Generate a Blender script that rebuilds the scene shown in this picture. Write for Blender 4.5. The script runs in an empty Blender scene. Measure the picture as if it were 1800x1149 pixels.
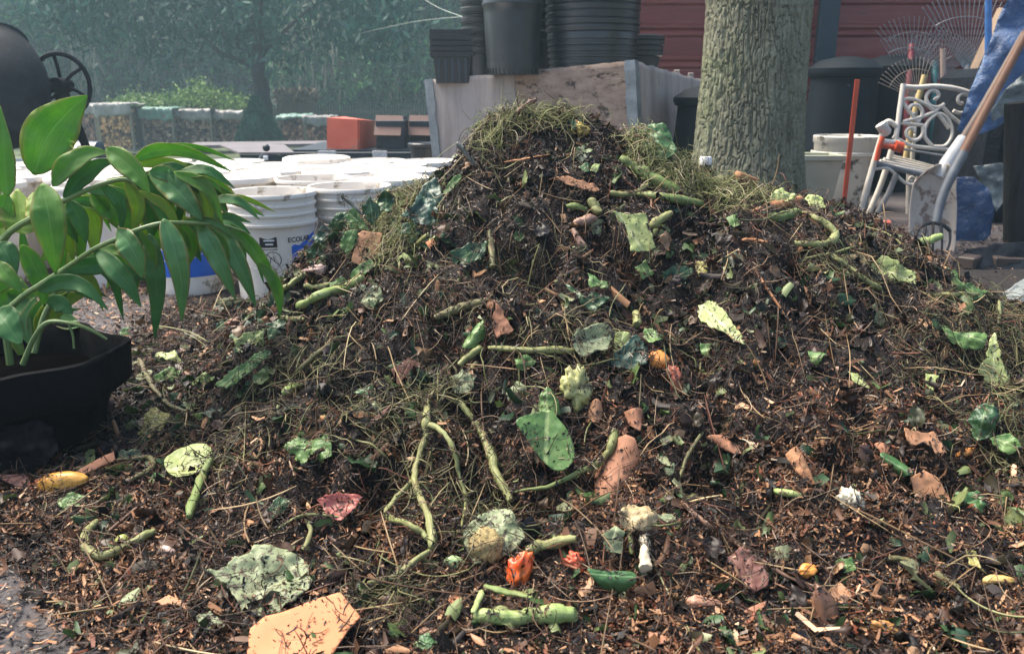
import bpy, math, random
import numpy as np
from mathutils import Vector, Matrix
from mathutils.geometry import delaunay_2d_cdt

random.seed(7)
rng = np.random.default_rng(11)
SC = bpy.context.scene
COL = SC.collection

# ------------------------------------------------------------------ camera geometry
FPX, CX, CY, HOR, CAMZ = 1450.0, 900.0, 574.5, 165.0, 0.70
PITCH = math.atan((CY - HOR) / FPX)
CP, SP = math.cos(PITCH), math.sin(PITCH)


def ray(px, py):
    u, v = (px - CX) / FPX, (CY - py) / FPX
    d = np.array([u, CP + v * SP, -SP + v * CP])
    return d / d[1]


def P(px, py, D):
    return np.array([0, 0, CAMZ]) + ray(px, py) * D


def mpp(D, py=574.0):
    v = (CY - py) / FPX
    return D / (CP + v * SP) / FPX


def proj(x, y, z):
    zz = z - CAMZ
    ax = y * CP - zz * SP
    up = y * SP + zz * CP
    ax = np.maximum(ax, 1e-3)
    return CX + FPX * x / ax, CY - FPX * up / ax


cam = bpy.data.objects.new("camera", bpy.data.cameras.new("camera"))
COL.objects.link(cam)
cam.location = (0, 0, CAMZ)
cam.rotation_euler = (math.pi / 2 - PITCH, 0, 0)
cam.data.sensor_width = 36
cam.data.lens = FPX / 1800 * 36
cam.data.clip_start = 0.05
cam.data.clip_end = 500
cam.data.dof.use_dof = True
cam.data.dof.focus_distance = 1.75
cam.data.dof.aperture_fstop = 8.0
SC.camera = cam

# ------------------------------------------------------------------ noise
def _h(ix, iy, s):
    n = (ix.astype(np.int64) * 374761393 + iy.astype(np.int64) * 668265263 + s * 1274126177) & 0xFFFFFFFF
    n = ((n ^ (n >> 13)) * 1274126177) & 0xFFFFFFFF
    n = n ^ (n >> 16)
    return (n & 0xFFFF) / 65535.0


def vn(x, y, s=0):
    x = np.asarray(x, float); y = np.asarray(y, float)
    ix, iy = np.floor(x), np.floor(y)
    fx, fy = x - ix, y - iy
    fx = fx * fx * fx * (fx * (fx * 6 - 15) + 10); fy = fy * fy * fy * (fy * (fy * 6 - 15) + 10)
    a, b = _h(ix, iy, s), _h(ix + 1, iy, s)
    c, d = _h(ix, iy + 1, s), _h(ix + 1, iy + 1, s)
    return (a + (b - a) * fx) * (1 - fy) + (c + (d - c) * fx) * fy


def fbm(x, y, s=0, o=4):
    t, a, f, n = 0, 1.0, 1.0, 0
    for i in range(o):
        t = t + a * (vn(x * f + 17.3 * i, y * f - 9.1 * i, s + i) * 2 - 1)
        n += a; a *= 0.5; f *= 2.03
    return t / n


def sstep(a, b, x):
    t = np.clip((x - a) / (b - a), 0, 1)
    return t * t * (3 - 2 * t)


# ------------------------------------------------------------------ materials
def srgb(r, g, b):
    f = lambda c: ((c / 255 + 0.055) / 1.055) ** 2.4 if c > 10 else c / 255 / 12.92
    return (f(r), f(g), f(b), 1)


class NT:
    def __init__(s, name):
        s.m = bpy.data.materials.new(name)
        s.m.use_nodes = True
        s.t = s.m.node_tree
        s.b = s.t.nodes["Principled BSDF"]
        s.out = s.t.nodes["Material Output"]

    def n(s, typ, **kw):
        nd = s.t.nodes.new(typ)
        for k, v in kw.items():
            if k in nd.inputs:
                nd.inputs[k].default_value = v
            else:
                setattr(nd, k, v)
        return nd

    def l(s, a, b):
        s.t.links.new(a, b)

    def ramp(s, fac, stops, interp="LINEAR"):
        r = s.t.nodes.new("ShaderNodeValToRGB")
        e = r.color_ramp.elements
        r.color_ramp.interpolation = interp
        while len(e) < len(stops):
            e.new(0.5)
        for i, (p, c) in enumerate(stops):
            e[i].position = p
            e[i].color = tuple(c)[:3] + (1,)
        s.l(fac, r.inputs[0])
        return r.outputs[0]

    def mix(s, fac, a, b, blend="MIX"):
        m = s.t.nodes.new("ShaderNodeMix")
        m.data_type = "RGBA"; m.blend_type = blend
        for v, i in ((fac, 0), (a, 6), (b, 7)):
            if hasattr(v, "links"):
                s.l(v, m.inputs[i])
            else:
                m.inputs[i].default_value = v if i == 0 else tuple(v)[:3] + (1,)
        return m.outputs[2]

    def math(s, op, a, b=0.0):
        m = s.t.nodes.new("ShaderNodeMath"); m.operation = op
        for v, i in ((a, 0), (b, 1)):
            if hasattr(v, "links"):
                s.l(v, m.inputs[i])
            else:
                m.inputs[i].default_value = v
        return m.outputs[0]

    def noise(s, scale, detail=4, rough=0.6, coord="Object", stretch=None, dist=0.0):
        tc = s.t.nodes.new("ShaderNodeTexCoord")
        nz = s.n("ShaderNodeTexNoise", Scale=scale, Detail=detail, Roughness=rough, Distortion=dist)
        v = tc.outputs[coord]
        if stretch:
            mp = s.t.nodes.new("ShaderNodeMapping")
            mp.inputs["Scale"].default_value = stretch
            s.l(v, mp.inputs[0]); v = mp.outputs[0]
        s.l(v, nz.inputs["Vector"])
        return nz.outputs["Fac"]

    def bump(s, h, strength=0.4, dist=0.01):
        b = s.n("ShaderNodeBump", Strength=strength, Distance=dist)
        s.l(h, b.inputs["Height"])
        s.l(b.outputs[0], s.b.inputs["Normal"])

    def set(s, col=None, rough=None, metal=None, spec=None):
        if col is not None:
            if hasattr(col, "links"):
                s.l(col, s.b.inputs["Base Color"])
            else:
                s.b.inputs["Base Color"].default_value = tuple(col)[:3] + (1,)
        if rough is not None: s.b.inputs["Roughness"].default_value = rough
        if metal is not None: s.b.inputs["Metallic"].default_value = metal
        if spec is not None: s.b.inputs["Specular IOR Level"].default_value = spec
        return s.m


def m_mottle(name, c1, c2, scale=8, rough=0.6, c3=None, dirt=None, dscale=14, dthr=0.62, stretch=None, bump=0.3, bdist=0.004, metal=0, spec=0.5, coord="Object"):
    k = NT(name)
    f = k.noise(scale, 5, 0.65, coord, stretch)
    st = [(0.3, c1), (0.7, c2)] if c3 is None else [(0.28, c1), (0.5, c2), (0.72, c3)]
    c = k.ramp(f, st)
    if dirt is not None:
        f2 = k.noise(dscale, 6, 0.7, coord, stretch)
        c = k.mix(k.ramp(f2, [(dthr - 0.03, (0, 0, 0)), (dthr + 0.05, (1, 1, 1))]), c, dirt)
    if bump:
        k.bump(k.noise(scale * 5, 5, 0.65, coord, stretch), bump, bdist)
    return k.set(c, rough, metal, spec)


def m_island(name, stops, rough=0.6, spec=0.4, trans=0.0, var=12):
    k = NT(name)
    g = k.t.nodes.new("ShaderNodeNewGeometry")
    c = k.ramp(g.outputs["Random Per Island"], stops, "CONSTANT")
    f = k.noise(var, 3, 0.6)
    c = k.mix(k.ramp(f, [(0.35, (0, 0, 0)), (0.7, (0.75, 0.75, 0.75))]), c, k.mix(1.0, c, (0.45, 0.42, 0.4), "MULTIPLY"))
    k.set(c, rough, 0, spec)
    if trans:
        tr = k.t.nodes.new("ShaderNodeBsdfTranslucent")
        k.l(c, tr.inputs[0])
        mx = k.t.nodes.new("ShaderNodeMixShader"); mx.inputs[0].default_value = trans
        k.l(k.b.outputs[0], mx.inputs[1]); k.l(tr.outputs[0], mx.inputs[2])
        k.l(mx.outputs[0], k.out.inputs[0])
    return k.m


def m_leaf(name, c1, c2, vein, rough=0.45, dirt=0.62, trans=0.25, veinf=22, edge=None, spec=0.5, dscale=110, dcol=(0.05, 0.036, 0.022), sv=.13, mw=.045):
    """leaf sheet: UV.x runs along the midrib, UV.y = 0.5 + across"""
    k = NT(name)
    tc = k.t.nodes.new("ShaderNodeTexCoord")
    sp = k.t.nodes.new("ShaderNodeSeparateXYZ"); k.l(tc.outputs["UV"], sp.inputs[0])
    av = k.math("ABSOLUTE", k.math("SUBTRACT", sp.outputs[1], 0.5))
    f = k.noise(16, 4, 0.6)
    c = k.ramp(f, [(0.3, c1), (0.72, c2)])
    if dirt: c = k.mix(k.ramp(k.noise(9, 4, .7), [(.52, (0, 0, 0)), (.75, (.55, .55, .55))]), c, (c1[0] * .8 + .05, c1[1] * .62 + .03, c1[2] * .6 + .01))
    ph = k.math("SUBTRACT", k.math("MULTIPLY", sp.outputs[0], veinf), k.math("MULTIPLY", av, veinf * 1.1))
    sn = k.math("SINE", k.math("MULTIPLY", ph, 2.2))
    side = k.ramp(sn, [(0.9, (0, 0, 0)), (1.0, (sv, sv, sv))])
    mid = k.ramp(av, [(0.0, (.85, .85, .85)), (mw * .6, (0.7, 0.7, 0.7)), (mw, (0, 0, 0))])
    c = k.mix(side, c, vein)
    c = k.mix(mid, c, vein)
    if edge is not None:
        c = k.mix(k.ramp(k.math("ADD", av, k.math("MULTIPLY", k.noise(30, 3), 0.25)), [(0.5, (0, 0, 0)), (0.62, (1, 1, 1))]), c, edge)
    if dirt:
        f2 = k.noise(dscale, 6, 0.72)
        c = k.mix(k.ramp(f2, [(dirt - 0.02, (0, 0, 0)), (dirt + 0.04, (1, 1, 1))]), c, dcol)
    if edge is not None:
        c = k.mix(k.ramp(k.noise(28, 6, .75), [(.66, (0, 0, 0)), (.72, (.8, .8, .8))]), c, (c1[0] * 1.5 + .06, c1[1] * .6 + .04, .03))
        c = k.mix(k.ramp(k.noise(1.0, 4, .6, 'UV', (1.2, 26, 1)), [(.45, (0, 0, 0)), (.65, (.35, .35, .35))]), c, (c1[0] * .7, c1[1] * .75, c1[2] * .7))
        c = k.mix(k.ramp(k.math('ADD', sp.outputs[0], k.math('MULTIPLY', k.noise(20, 3), .3)), [(1.06, (0, 0, 0)), (1.15, (1, 1, 1))]), c, (.26, .16, .05))
    k.bump(k.math('ADD', k.math('MULTIPLY', sn, .10), k.noise(70, 5, .7)), 0.5, 0.0025)
    k.set(c, rough, 0, spec)
    if trans:
        tr = k.t.nodes.new("ShaderNodeBsdfTranslucent"); k.l(c, tr.inputs[0])
        mx = k.t.nodes.new("ShaderNodeMixShader"); mx.inputs[0].default_value = trans
        k.l(k.b.outputs[0], mx.inputs[1]); k.l(tr.outputs[0], mx.inputs[2])
        k.l(mx.outputs[0], k.out.inputs[0])
    return k.m


def m_plain(name, col, rough=0.5, metal=0, spec=0.5, var=0.25, scale=20, bump=0.15):
    c = np.array(col[:3])
    return m_mottle(name, tuple(c * (1 - var)), tuple(np.minimum(c * (1 + var), 1)), scale, rough, bump=bump, metal=metal, spec=spec)


# ------------------------------------------------------------------ object helpers
def tag(o, label=None, cat=None, group=None, kind=None):
    if label: o["label"] = label
    if cat: o["category"] = cat
    if group: o["group"] = group
    if kind: o["kind"] = kind
    return o


def thing(name, label, cat, loc=(0, 0, 0), group=None):
    o = bpy.data.objects.new(name, None)
    o.empty_display_size = 0.05
    COL.objects.link(o)
    o.location = tuple(float(v) for v in loc)
    return tag(o, label, cat, group)


def link_mesh(name, me, mat, parent=None, smooth=True):
    o = bpy.data.objects.new(name, me)
    COL.objects.link(o)
    if mat is not None:
        me.materials.append(mat)
    if smooth:
        me.polygons.foreach_set("use_smooth", np.ones(len(me.polygons), bool))
    if parent is not None:
        o.parent = parent
    return o


class MB:
    """collects shapes into one mesh (world coordinates; build() makes them local to the parent Empty)"""

    def __init__(s):
        s.v, s.f = [], []

    def add(s, V, F):
        b = len(s.v)
        s.v.extend([tuple(map(float, p)) for p in V])
        s.f.extend([tuple(i + b for i in f) for f in F])
        return s

    def box(s, c, size, R=None, bev=0.0):
        c = np.array(c, float); h = np.array(size, float) / 2
        V, F = [], []
        b = min(bev, *(h * 0.9)) if bev else 0
        if not b:
            V = [np.array([x, y, z]) * h for x in (-1, 1) for y in (-1, 1) for z in (-1, 1)]
            F = [(0, 1, 3, 2), (4, 6, 7, 5), (0, 4, 5, 1), (2, 3, 7, 6), (0, 2, 6, 4), (1, 5, 7, 3)]
        else:
            idx = {}
            for sx in (-1, 1):
                for sy in (-1, 1):
                    for sz in (-1, 1):
                        sg = np.array([sx, sy, sz])
                        for a in range(3):
                            q = h.copy() - b; q[a] = h[a]
                            idx[(sx, sy, sz, a)] = len(V); V.append(q * sg)
            I = lambda x, y, z, a: idx[(x, y, z, a)]
            for sg in (-1, 1):
                F += [(I(sg, -1, -1, 0), I(sg, 1, -1, 0), I(sg, 1, 1, 0), I(sg, -1, 1, 0)),
                      (I(-1, sg, -1, 1), I(1, sg, -1, 1), I(1, sg, 1, 1), I(-1, sg, 1, 1)),
                      (I(-1, -1, sg, 2), I(1, -1, sg, 2), I(1, 1, sg, 2), I(-1, 1, sg, 2))]
            for p in (-1, 1):
                for q in (-1, 1):
                    F += [(I(p, q, -1, 0), I(p, q, 1, 0), I(p, q, 1, 1), I(p, q, -1, 1)),
                          (I(p, -1, q, 0), I(p, 1, q, 0), I(p, 1, q, 2), I(p, -1, q, 2)),
                          (I(-1, p, q, 1), I(1, p, q, 1), I(1, p, q, 2), I(-1, p, q, 2))]
                    for r in (-1, 1):
                        F.append((I(p, q, r, 0), I(p, q, r, 1), I(p, q, r, 2)))
        V = np.array(V)
        if R is not None:
            V = V @ np.array(R).T
        return s.add(V + c, F)

    def slab(s, quad, thick):
        """quad = 4 points; extruded along its normal by thick (behind)"""
        q = np.array(quad, float)
        n = np.cross(q[1] - q[0], q[3] - q[0]); n /= np.linalg.norm(n)
        V = np.vstack([q, q - n * thick])
        return s.add(V, [(0, 1, 2, 3), (7, 6, 5, 4), (0, 4, 5, 1), (1, 5, 6, 2), (2, 6, 7, 3), (3, 7, 4, 0)])

    def tube(s, pts, r, sides=8, cap=True, flat=1.0, rough=0.0, seed=0):
        pts = np.array(pts, float); n = len(pts)
        r = np.full(n, r, float) if np.isscalar(r) else np.array(r, float)
        t = np.gradient(pts, axis=0)
        t /= np.maximum(np.linalg.norm(t, axis=1)[:, None], 1e-9)
        up = np.array([0.1, 0.2, 1.0]) if abs(t[0][2]) < 0.9 else np.array([1.0, 0.1, 0.1])
        V = []
        a = np.linspace(0, 2 * np.pi, sides, endpoint=False)
        nrm = up - t[0] * (up @ t[0])
        for i in range(n):
            nrm = nrm - t[i] * (nrm @ t[i]); nrm /= max(np.linalg.norm(nrm), 1e-9)
            bi = np.cross(t[i], nrm)
            rr = r[i] * (1 + rough * (vn(a * 1.3 + 7, np.full(sides, i * 0.7), seed) * 2 - 1))
            V.append(pts[i] + (np.cos(a) * rr)[:, None] * nrm * flat + (np.sin(a) * rr)[:, None] * bi)
        F = [(i * sides + j, i * sides + (j + 1) % sides, (i + 1) * sides + (j + 1) % sides, (i + 1) * sides + j)
             for i in range(n - 1) for j in range(sides)]
        V = np.vstack(V)
        if cap:
            F.append(tuple(range(sides - 1, -1, -1)))
            F.append(tuple((n - 1) * sides + j for j in range(sides)))
        return s.add(V, F)

    def lathe(s, prof, seg=32, c=(0, 0, 0), axis="z", fn=None):
        """prof = [(radius, height)]"""
        a = np.linspace(0, 2 * np.pi, seg, endpoint=False)
        V = []
        for r, h in prof:
            V.append(np.stack([np.cos(a) * r, np.sin(a) * r, np.full(seg, h)], 1))
        V = np.vstack(V)
        if fn is not None: V = fn(V)
        if axis == "y": V = V[:, [0, 2, 1]]
        if axis == "x": V = V[:, [2, 1, 0]]
        F = [(i * seg + j, i * seg + (j + 1) % seg, (i + 1) * seg + (j + 1) % seg, (i + 1) * seg + j)
             for i in range(len(prof) - 1) for j in range(seg)]
        return s.add(V + np.array(c), F)

    def build(s, name, mat, parent=None, smooth=True, angle=40):
        off = np.array(parent.location) if parent is not None and parent.type == "EMPTY" else np.zeros(3)
        if parent is not None and parent.type != "EMPTY":
            off = np.array(parent.location) + (np.array(parent.parent.location) if parent.parent else 0)
        me = bpy.data.meshes.new(name)
        me.from_pydata([tuple(np.array(p) - off) for p in s.v], [], s.f)
        me.update()
        o = link_mesh(name, me, mat, parent, smooth)
        if smooth and angle < 180:
            me.set_sharp_from_angle(angle=math.radians(angle))
        return o


def big_mesh(name, V, F, mat, smooth=False, parent=None):
    me = bpy.data.meshes.new(name)
    V = np.ascontiguousarray(V, np.float32); F = np.ascontiguousarray(F, np.int32)
    k = F.shape[1]
    me.vertices.add(len(V)); me.vertices.foreach_set("co", V.ravel())
    me.loops.add(F.size); me.loops.foreach_set("vertex_index", F.ravel())
    me.polygons.add(len(F))
    me.polygons.foreach_set("loop_start", np.arange(0, F.size, k, dtype=np.int32))
    me.polygons.foreach_set("loop_total", np.full(len(F), k, np.int32))
    me.update(calc_edges=True)
    return link_mesh(name, me, mat, parent, smooth)


def copy_tree(o, loc, rz=0.0, label=None, group=None, parent=None):
    r = o.copy(); COL.objects.link(r)
    if parent is None:
        r.location = tuple(float(v) for v in loc); r.rotation_euler = (0, 0, rz)
    else:
        r.parent = parent
    if label: r["label"] = label
    if group: r["group"] = group
    for ch in [c for c in bpy.data.objects if c.parent == o]:
        copy_tree(ch, None, parent=r)
    return r


def spline(pts, n=8):
    p = np.array(pts, float)
    if len(p) < 3:
        return np.array([p[0] + (p[-1] - p[0]) * t for t in np.linspace(0, 1, n + 1)])
    p = np.vstack([2 * p[0] - p[1], p, 2 * p[-1] - p[-2]])
    out = []
    for i in range(1, len(p) - 2):
        for t in np.linspace(0, 1, n, endpoint=False):
            a, b, c, d = p[i - 1], p[i], p[i + 1], p[i + 2]
            out.append(0.5 * (2 * b + (c - a) * t + (2 * a - 5 * b + 4 * c - d) * t * t + (3 * b - a - 3 * c + d) * t ** 3))
    out.append(p[-2])
    return np.array(out)


# ------------------------------------------------------------------ world, sun
EL, AZ = math.radians(60), math.radians(-62)   # hazy sun: high, off to the left and slightly beyond the heap
w = bpy.data.worlds.new("World"); SC.world = w; w.use_nodes = True
sky = w.node_tree.nodes.new("ShaderNodeTexSky"); sky.sky_type = "NISHITA"; sky.sun_disc = False
sky.sun_elevation = EL; sky.sun_rotation = AZ
sky.air_density = 1.0; sky.dust_density = 3.0; sky.ozone_density = 1.0
bg = w.node_tree.nodes["Background"]; bg.inputs[1].default_value = 0.062
w.node_tree.links.new(sky.outputs[0], bg.inputs[0])
sd = bpy.data.lights.new("sun", "SUN"); sun = bpy.data.objects.new("sun", sd); COL.objects.link(sun)
sd.energy = 2.0; sd.angle = math.radians(40); sd.color = (1.0, 0.91, 0.77)
sdir = Vector((math.sin(AZ) * math.cos(EL), math.cos(AZ) * math.cos(EL), math.sin(EL)))
sun.rotation_euler = sdir.to_track_quat("Z", "Y").to_euler()
SC.view_settings.view_transform = "Standard"
SC.view_settings.look = "None"
SC.view_settings.gamma = 1
SC.view_settings.exposure = 2.3
SC.cycles.use_denoising = True
SC.cycles.max_bounces = 6
SC.cycles.transparent_max_bounces = 8
SC.cycles.volume_bounces = 0
SC.cycles.sample_clamp_indirect = 8

# ------------------------------------------------------------------ ground
def ground_z(x, y):
    return -0.82 * sstep(6.0, 22.0, y) + 0.02 * (fbm(x * 0.4, y * 0.4, 91, 3)) * sstep(4, 9, y)


gx = np.concatenate([np.linspace(-100, -8, 14)[:-1], np.linspace(-8, 8, 65), np.linspace(8, 100, 14)[1:]])
gy = np.concatenate([np.linspace(-6, 8, 57)[:-1], np.linspace(8, 30, 45), np.linspace(30, 115, 14)[1:]])
GX, GY = np.meshgrid(gx, gy)
GZ = ground_z(GX, GY)
nx_, ny_ = len(gx), len(gy)
idx = np.arange(nx_ * ny_).reshape(ny_, nx_)
k = NT("yard_ground")
f1 = k.noise(2.2, 6, 0.7); f2 = k.noise(40, 6, 0.7)
c = k.ramp(f1, [(0.3, (0.035, 0.030, 0.034)), (0.5, (0.065, 0.056, 0.06)), (0.72, (0.11, 0.094, 0.092))])
c = k.mix(k.ramp(f2, [(0.45, (0, 0, 0)), (0.7, (0.8, 0.8, 0.8))]), c, (0.024, 0.017, 0.015))
tcn = k.t.nodes.new("ShaderNodeTexCoord"); spn = k.t.nodes.new("ShaderNodeSeparateXYZ"); k.l(tcn.outputs["Object"], spn.inputs[0])
far = k.ramp(k.math("ADD", k.math("DIVIDE", spn.outputs[1], 40.0), k.math("MULTIPLY", f1, 0.12)), [(0.2, (0, 0, 0)), (0.3, (1, 1, 1))])
c = k.mix(far, c, k.ramp(k.noise(0.8, 5), [(0.4, (0.05, 0.085, 0.03)), (0.65, (0.11, 0.13, 0.05))]))
k.bump(k.noise(60, 6, 0.7), 0.6, 0.01)
M_GROUND = k.set(c, 0.75)
gr = big_mesh("ground", np.stack([GX.ravel(), GY.ravel(), GZ.ravel()], 1),
              np.stack([idx[:-1, :-1].ravel(), idx[:-1, 1:].ravel(), idx[1:, 1:].ravel(), idx[1:, :-1].ravel()], 1), M_GROUND, True)
tag(gr, kind="structure")

# ------------------------------------------------------------------ the heap as a height field
YR = 2.1
SIL = [(300, 665), (360, 640), (420, 590), (470, 545), (500, 498), (560, 436), (640, 380), (730, 336), (795, 300), (832, 258), (868, 220), (905, 202),
       (960, 198), (1030, 204), (1085, 216), (1130, 235), (1185, 278), (1260, 316), (1340, 338), (1430, 352), (1520, 380), (1590, 430),
       (1680, 503), (1760, 540), (1850, 572), (2000, 625), (2150, 690), (2300, 760)]
_sx = np.array([P(a, b, YR)[0] for a, b in SIL]); _sz = np.array([max(P(a, b, YR)[2], 0.0) for a, b in SIL])


def ridge(x):
    z = np.interp(x, _sx, _sz, left=0, right=0)
    return z


HX = np.arange(-1.75, 2.35, 0.0085); HY = np.arange(0.5, 3.3, 0.0085)
HGX, HGY = np.meshgrid(HX, HY)
wx = HGX + 0.05 * fbm(HGX * 3, HGY * 3, 3, 2)
R = ridge(wx)
run_f = 0.48 + 0.62 * sstep(0.05, 0.5, R) + 0.12 * sstep(0.5, 1.3, HGX)
t = np.where(HGY < YR, (YR - HGY) / run_f, (HGY - YR) / 0.62)
t = np.clip(t, 0, 1)
prof = np.where(HGY < YR, (1 - t) ** 1.22 * (1 - 0.18 * np.sin(t * np.pi) * sstep(0.45, 0.65, R)), (1 - t) ** 1.2)
HZ = R * prof
body = sstep(0.0, 0.10, HZ)
holes = sstep(.18, .5, fbm(HGX * 13, HGY * 13, 27, 2)) * .045
lump = 0.062 * fbm(HGX * 6.5, HGY * 6.5, 21, 2) + 0.034 * fbm(HGX * 17, HGY * 17, 22, 2) + 0.013 * fbm(HGX * 45, HGY * 45, 23, 2)
atten = 1 - 0.65 * sstep(1.85, 2.1, HGY)
HZ = HZ + (lump - holes * body) * atten * (0.25 + 0.75 * body)
# litter skirt round the toe
PXg, PYg = proj(HGX, HGY, np.zeros_like(HGX))
skirt = sstep(0, 130, (PYg - 1050) * -1 + (PXg) * 0.97 + 40 * fbm(HGX * 5, HGY * 5, 31, 3)) * sstep(-260, -60, HGY * 0 + (PXg - 300) + (PYg - 640) * 1.6)
skirt = np.maximum(skirt, sstep(0.02, 0.06, R * prof))
HZ = np.maximum(HZ, 0) + 0.022 * skirt - 0.012
HZ = np.maximum(HZ, -0.012 + 0.02 * skirt)
LIT = np.maximum(skirt, body)
hnx, hny = len(HX), len(HY)
idx = np.arange(hnx * hny).reshape(hny, hnx)
_gy, _gx = np.gradient(HZ, 0.0085)


def samp(A, x, y):
    fx = np.clip((np.asarray(x, float) - HX[0]) / 0.0085, 0, hnx - 1.001); fy = np.clip((np.asarray(y, float) - HY[0]) / 0.0085, 0, hny - 1.001)
    ix, iy = fx.astype(int), fy.astype(int); a, b = fx - ix, fy - iy
    return (A[iy, ix] * (1 - a) + A[iy, ix + 1] * a) * (1 - b) + (A[iy + 1, ix] * (1 - a) + A[iy + 1, ix + 1] * a) * b


def hz(x, y): return samp(HZ, x, y)


# smoothed field for resting the larger scraps on
def blur(A, n):
    for ax in (0, 1):
        K = np.ones(n) / n
        A = np.apply_along_axis(lambda r: np.convolve(np.pad(r, n // 2, mode="edge"), K, "valid"), ax, A)
    return A


HZS = blur(HZ, 7)
_gys, _gxs = np.gradient(HZS, 0.0085)


def normal(x, y):
    n = np.array([-samp(_gxs, x, y), -samp(_gys, x, y), 1.0])
    return n / np.linalg.norm(n)


def hit(px, py):
    d = ray(px, py)
    D = 0.55
    while D < 3.25:
        p = np.array([0, 0, CAMZ]) + d * D
        if HX[0] < p[0] < HX[-1] and p[2] < max(hz(p[0], p[1]), samp(HZS, p[0], p[1])):
            return p, normal(p[0], p[1])
        D += 0.006
    if d[2] < -0.02:
        D = min(-CAMZ / d[2], 3.2)
    else:
        D = YR
    p = np.array([0, 0, CAMZ]) + d * min(D, YR if py < 560 else 9)
    return p, np.array([0, -0.3, 0.95])


# dark hollows between the clumps
for px_, py_, r_, d_ in [(1085, 425, .05, .06), (1062, 415, .04, .05), (925, 455, .05, .05), (900, 470, .04, .05), (1245, 602, .05, .06), (900, 650, .05, .05), (742, 405, .04, .05), (1062, 840, .04, .05), (1240, 795, .04, .05),
                         (705, 640, .04, .04), (1130, 470, .05, .05), (835, 690, .05, .05), (1080, 690, .05, .05), (985, 640, .04, .04), (1290, 815, .04, .04), (600, 690, .04, .05), (850, 870, .05, .06), (700, 870, .05, .05), (660, 940, .04, .04),
                         (960, 880, .05, .05), (1190, 790, .04, .05), (1400, 470, .04, .04), (1560, 540, .05, .06), (1480, 720, .05, .04), (1380, 690, .05, .04), (1100, 1030, .04, .04), (1380, 1080, .04, .04), (560, 850, .04, .04), (1220, 470, .05, .05),
                         (1150, 540, .05, .04), (780, 500, .05, .04), (1330, 900, .05, .04), (1500, 850, .04, .03), (420, 700, .05, .05), (1650, 680, .05, .05), (1000, 740, .04, .04), (870, 760, .05, .05), (1090, 250, .04, .04), (880, 330, .04, .03)]:
    p, _ = hit(px_, py_)
    gq = np.exp(-((HGX - p[0]) ** 2 / r_ ** 2 + (HGY - p[1]) ** 2 / (r_ * 1.2) ** 2) * (1 + .6 * fbm(HGX * 20, HGY * 20, 66, 2)))
    HZ = HZ - d_ * 1.25 * gq * np.clip(HZ * 12, 0, 1)
HZS = blur(HZ, 9)
_gy, _gx = np.gradient(HZ, 0.0085)
_gys, _gxs = np.gradient(HZS, 0.0085)
M_SOIL = m_mottle("compost_soil", (0.004, 0.002, 0.002), (0.014, 0.007, 0.005), 60, 0.7, c3=(0.035, 0.018, 0.011), bump=1.0, bdist=0.012)
keep = LIT > 0.03
kf = keep[:-1, :-1] | keep[:-1, 1:] | keep[1:, 1:] | keep[1:, :-1]
F = np.stack([idx[:-1, :-1], idx[:-1, 1:], idx[1:, 1:], idx[1:, :-1]], -1)[kf]
used = np.unique(F); remap = np.zeros(hnx * hny, int); remap[used] = np.arange(len(used))
pile = big_mesh("compost_heap", np.stack([HGX.ravel(), HGY.ravel(), HZ.ravel()], 1)[used], remap[F], M_SOIL, True)
tag(pile, "big dark brown mound of rotting garden and kitchen waste in the middle of the yard", "compost heap")
# ------------------------------------------------------------------ loose debris on the heap (nobody could count it)
TOC = lambda p: (np.array([0, 0, CAMZ]) - p)


def scatter(n, fn, xr=(-1.7, 2.3), yr=(0.75, 2.75)):
    """n points on the heap's surface with probability fn(x, y, px, py)"""
    out = []
    got = 0; NB = 30000 if n < 5000 else 90000
    while got < n:
        x = rng.uniform(*xr, NB); y = rng.uniform(*yr, NB)
        z = hz(x, y)
        gx, gy = samp(_gx, x, y), samp(_gy, x, y)
        px, py = proj(x, y, z)
        pr = fn(x, y, px, py) * np.minimum(np.sqrt(1 + gx * gx + gy * gy) / 2, 1) * samp(LIT, x, y)
        pr = pr * ((px > -80) & (px < 1880) & (py < 1240))
        m = rng.random(NB) < pr
        n3 = np.stack([-gx[m], -gy[m], np.ones(m.sum())], 1); n3 /= np.linalg.norm(n3, axis=1)[:, None]
        out.append(np.hstack([np.stack([x[m], y[m], z[m]], 1), n3])); got += m.sum()
    o = np.vstack(out)[:n]
    return o[:, :3], o[:, 3:]


def unit(v):
    return v / np.maximum(np.linalg.norm(v, axis=1)[:, None], 1e-9)


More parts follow.
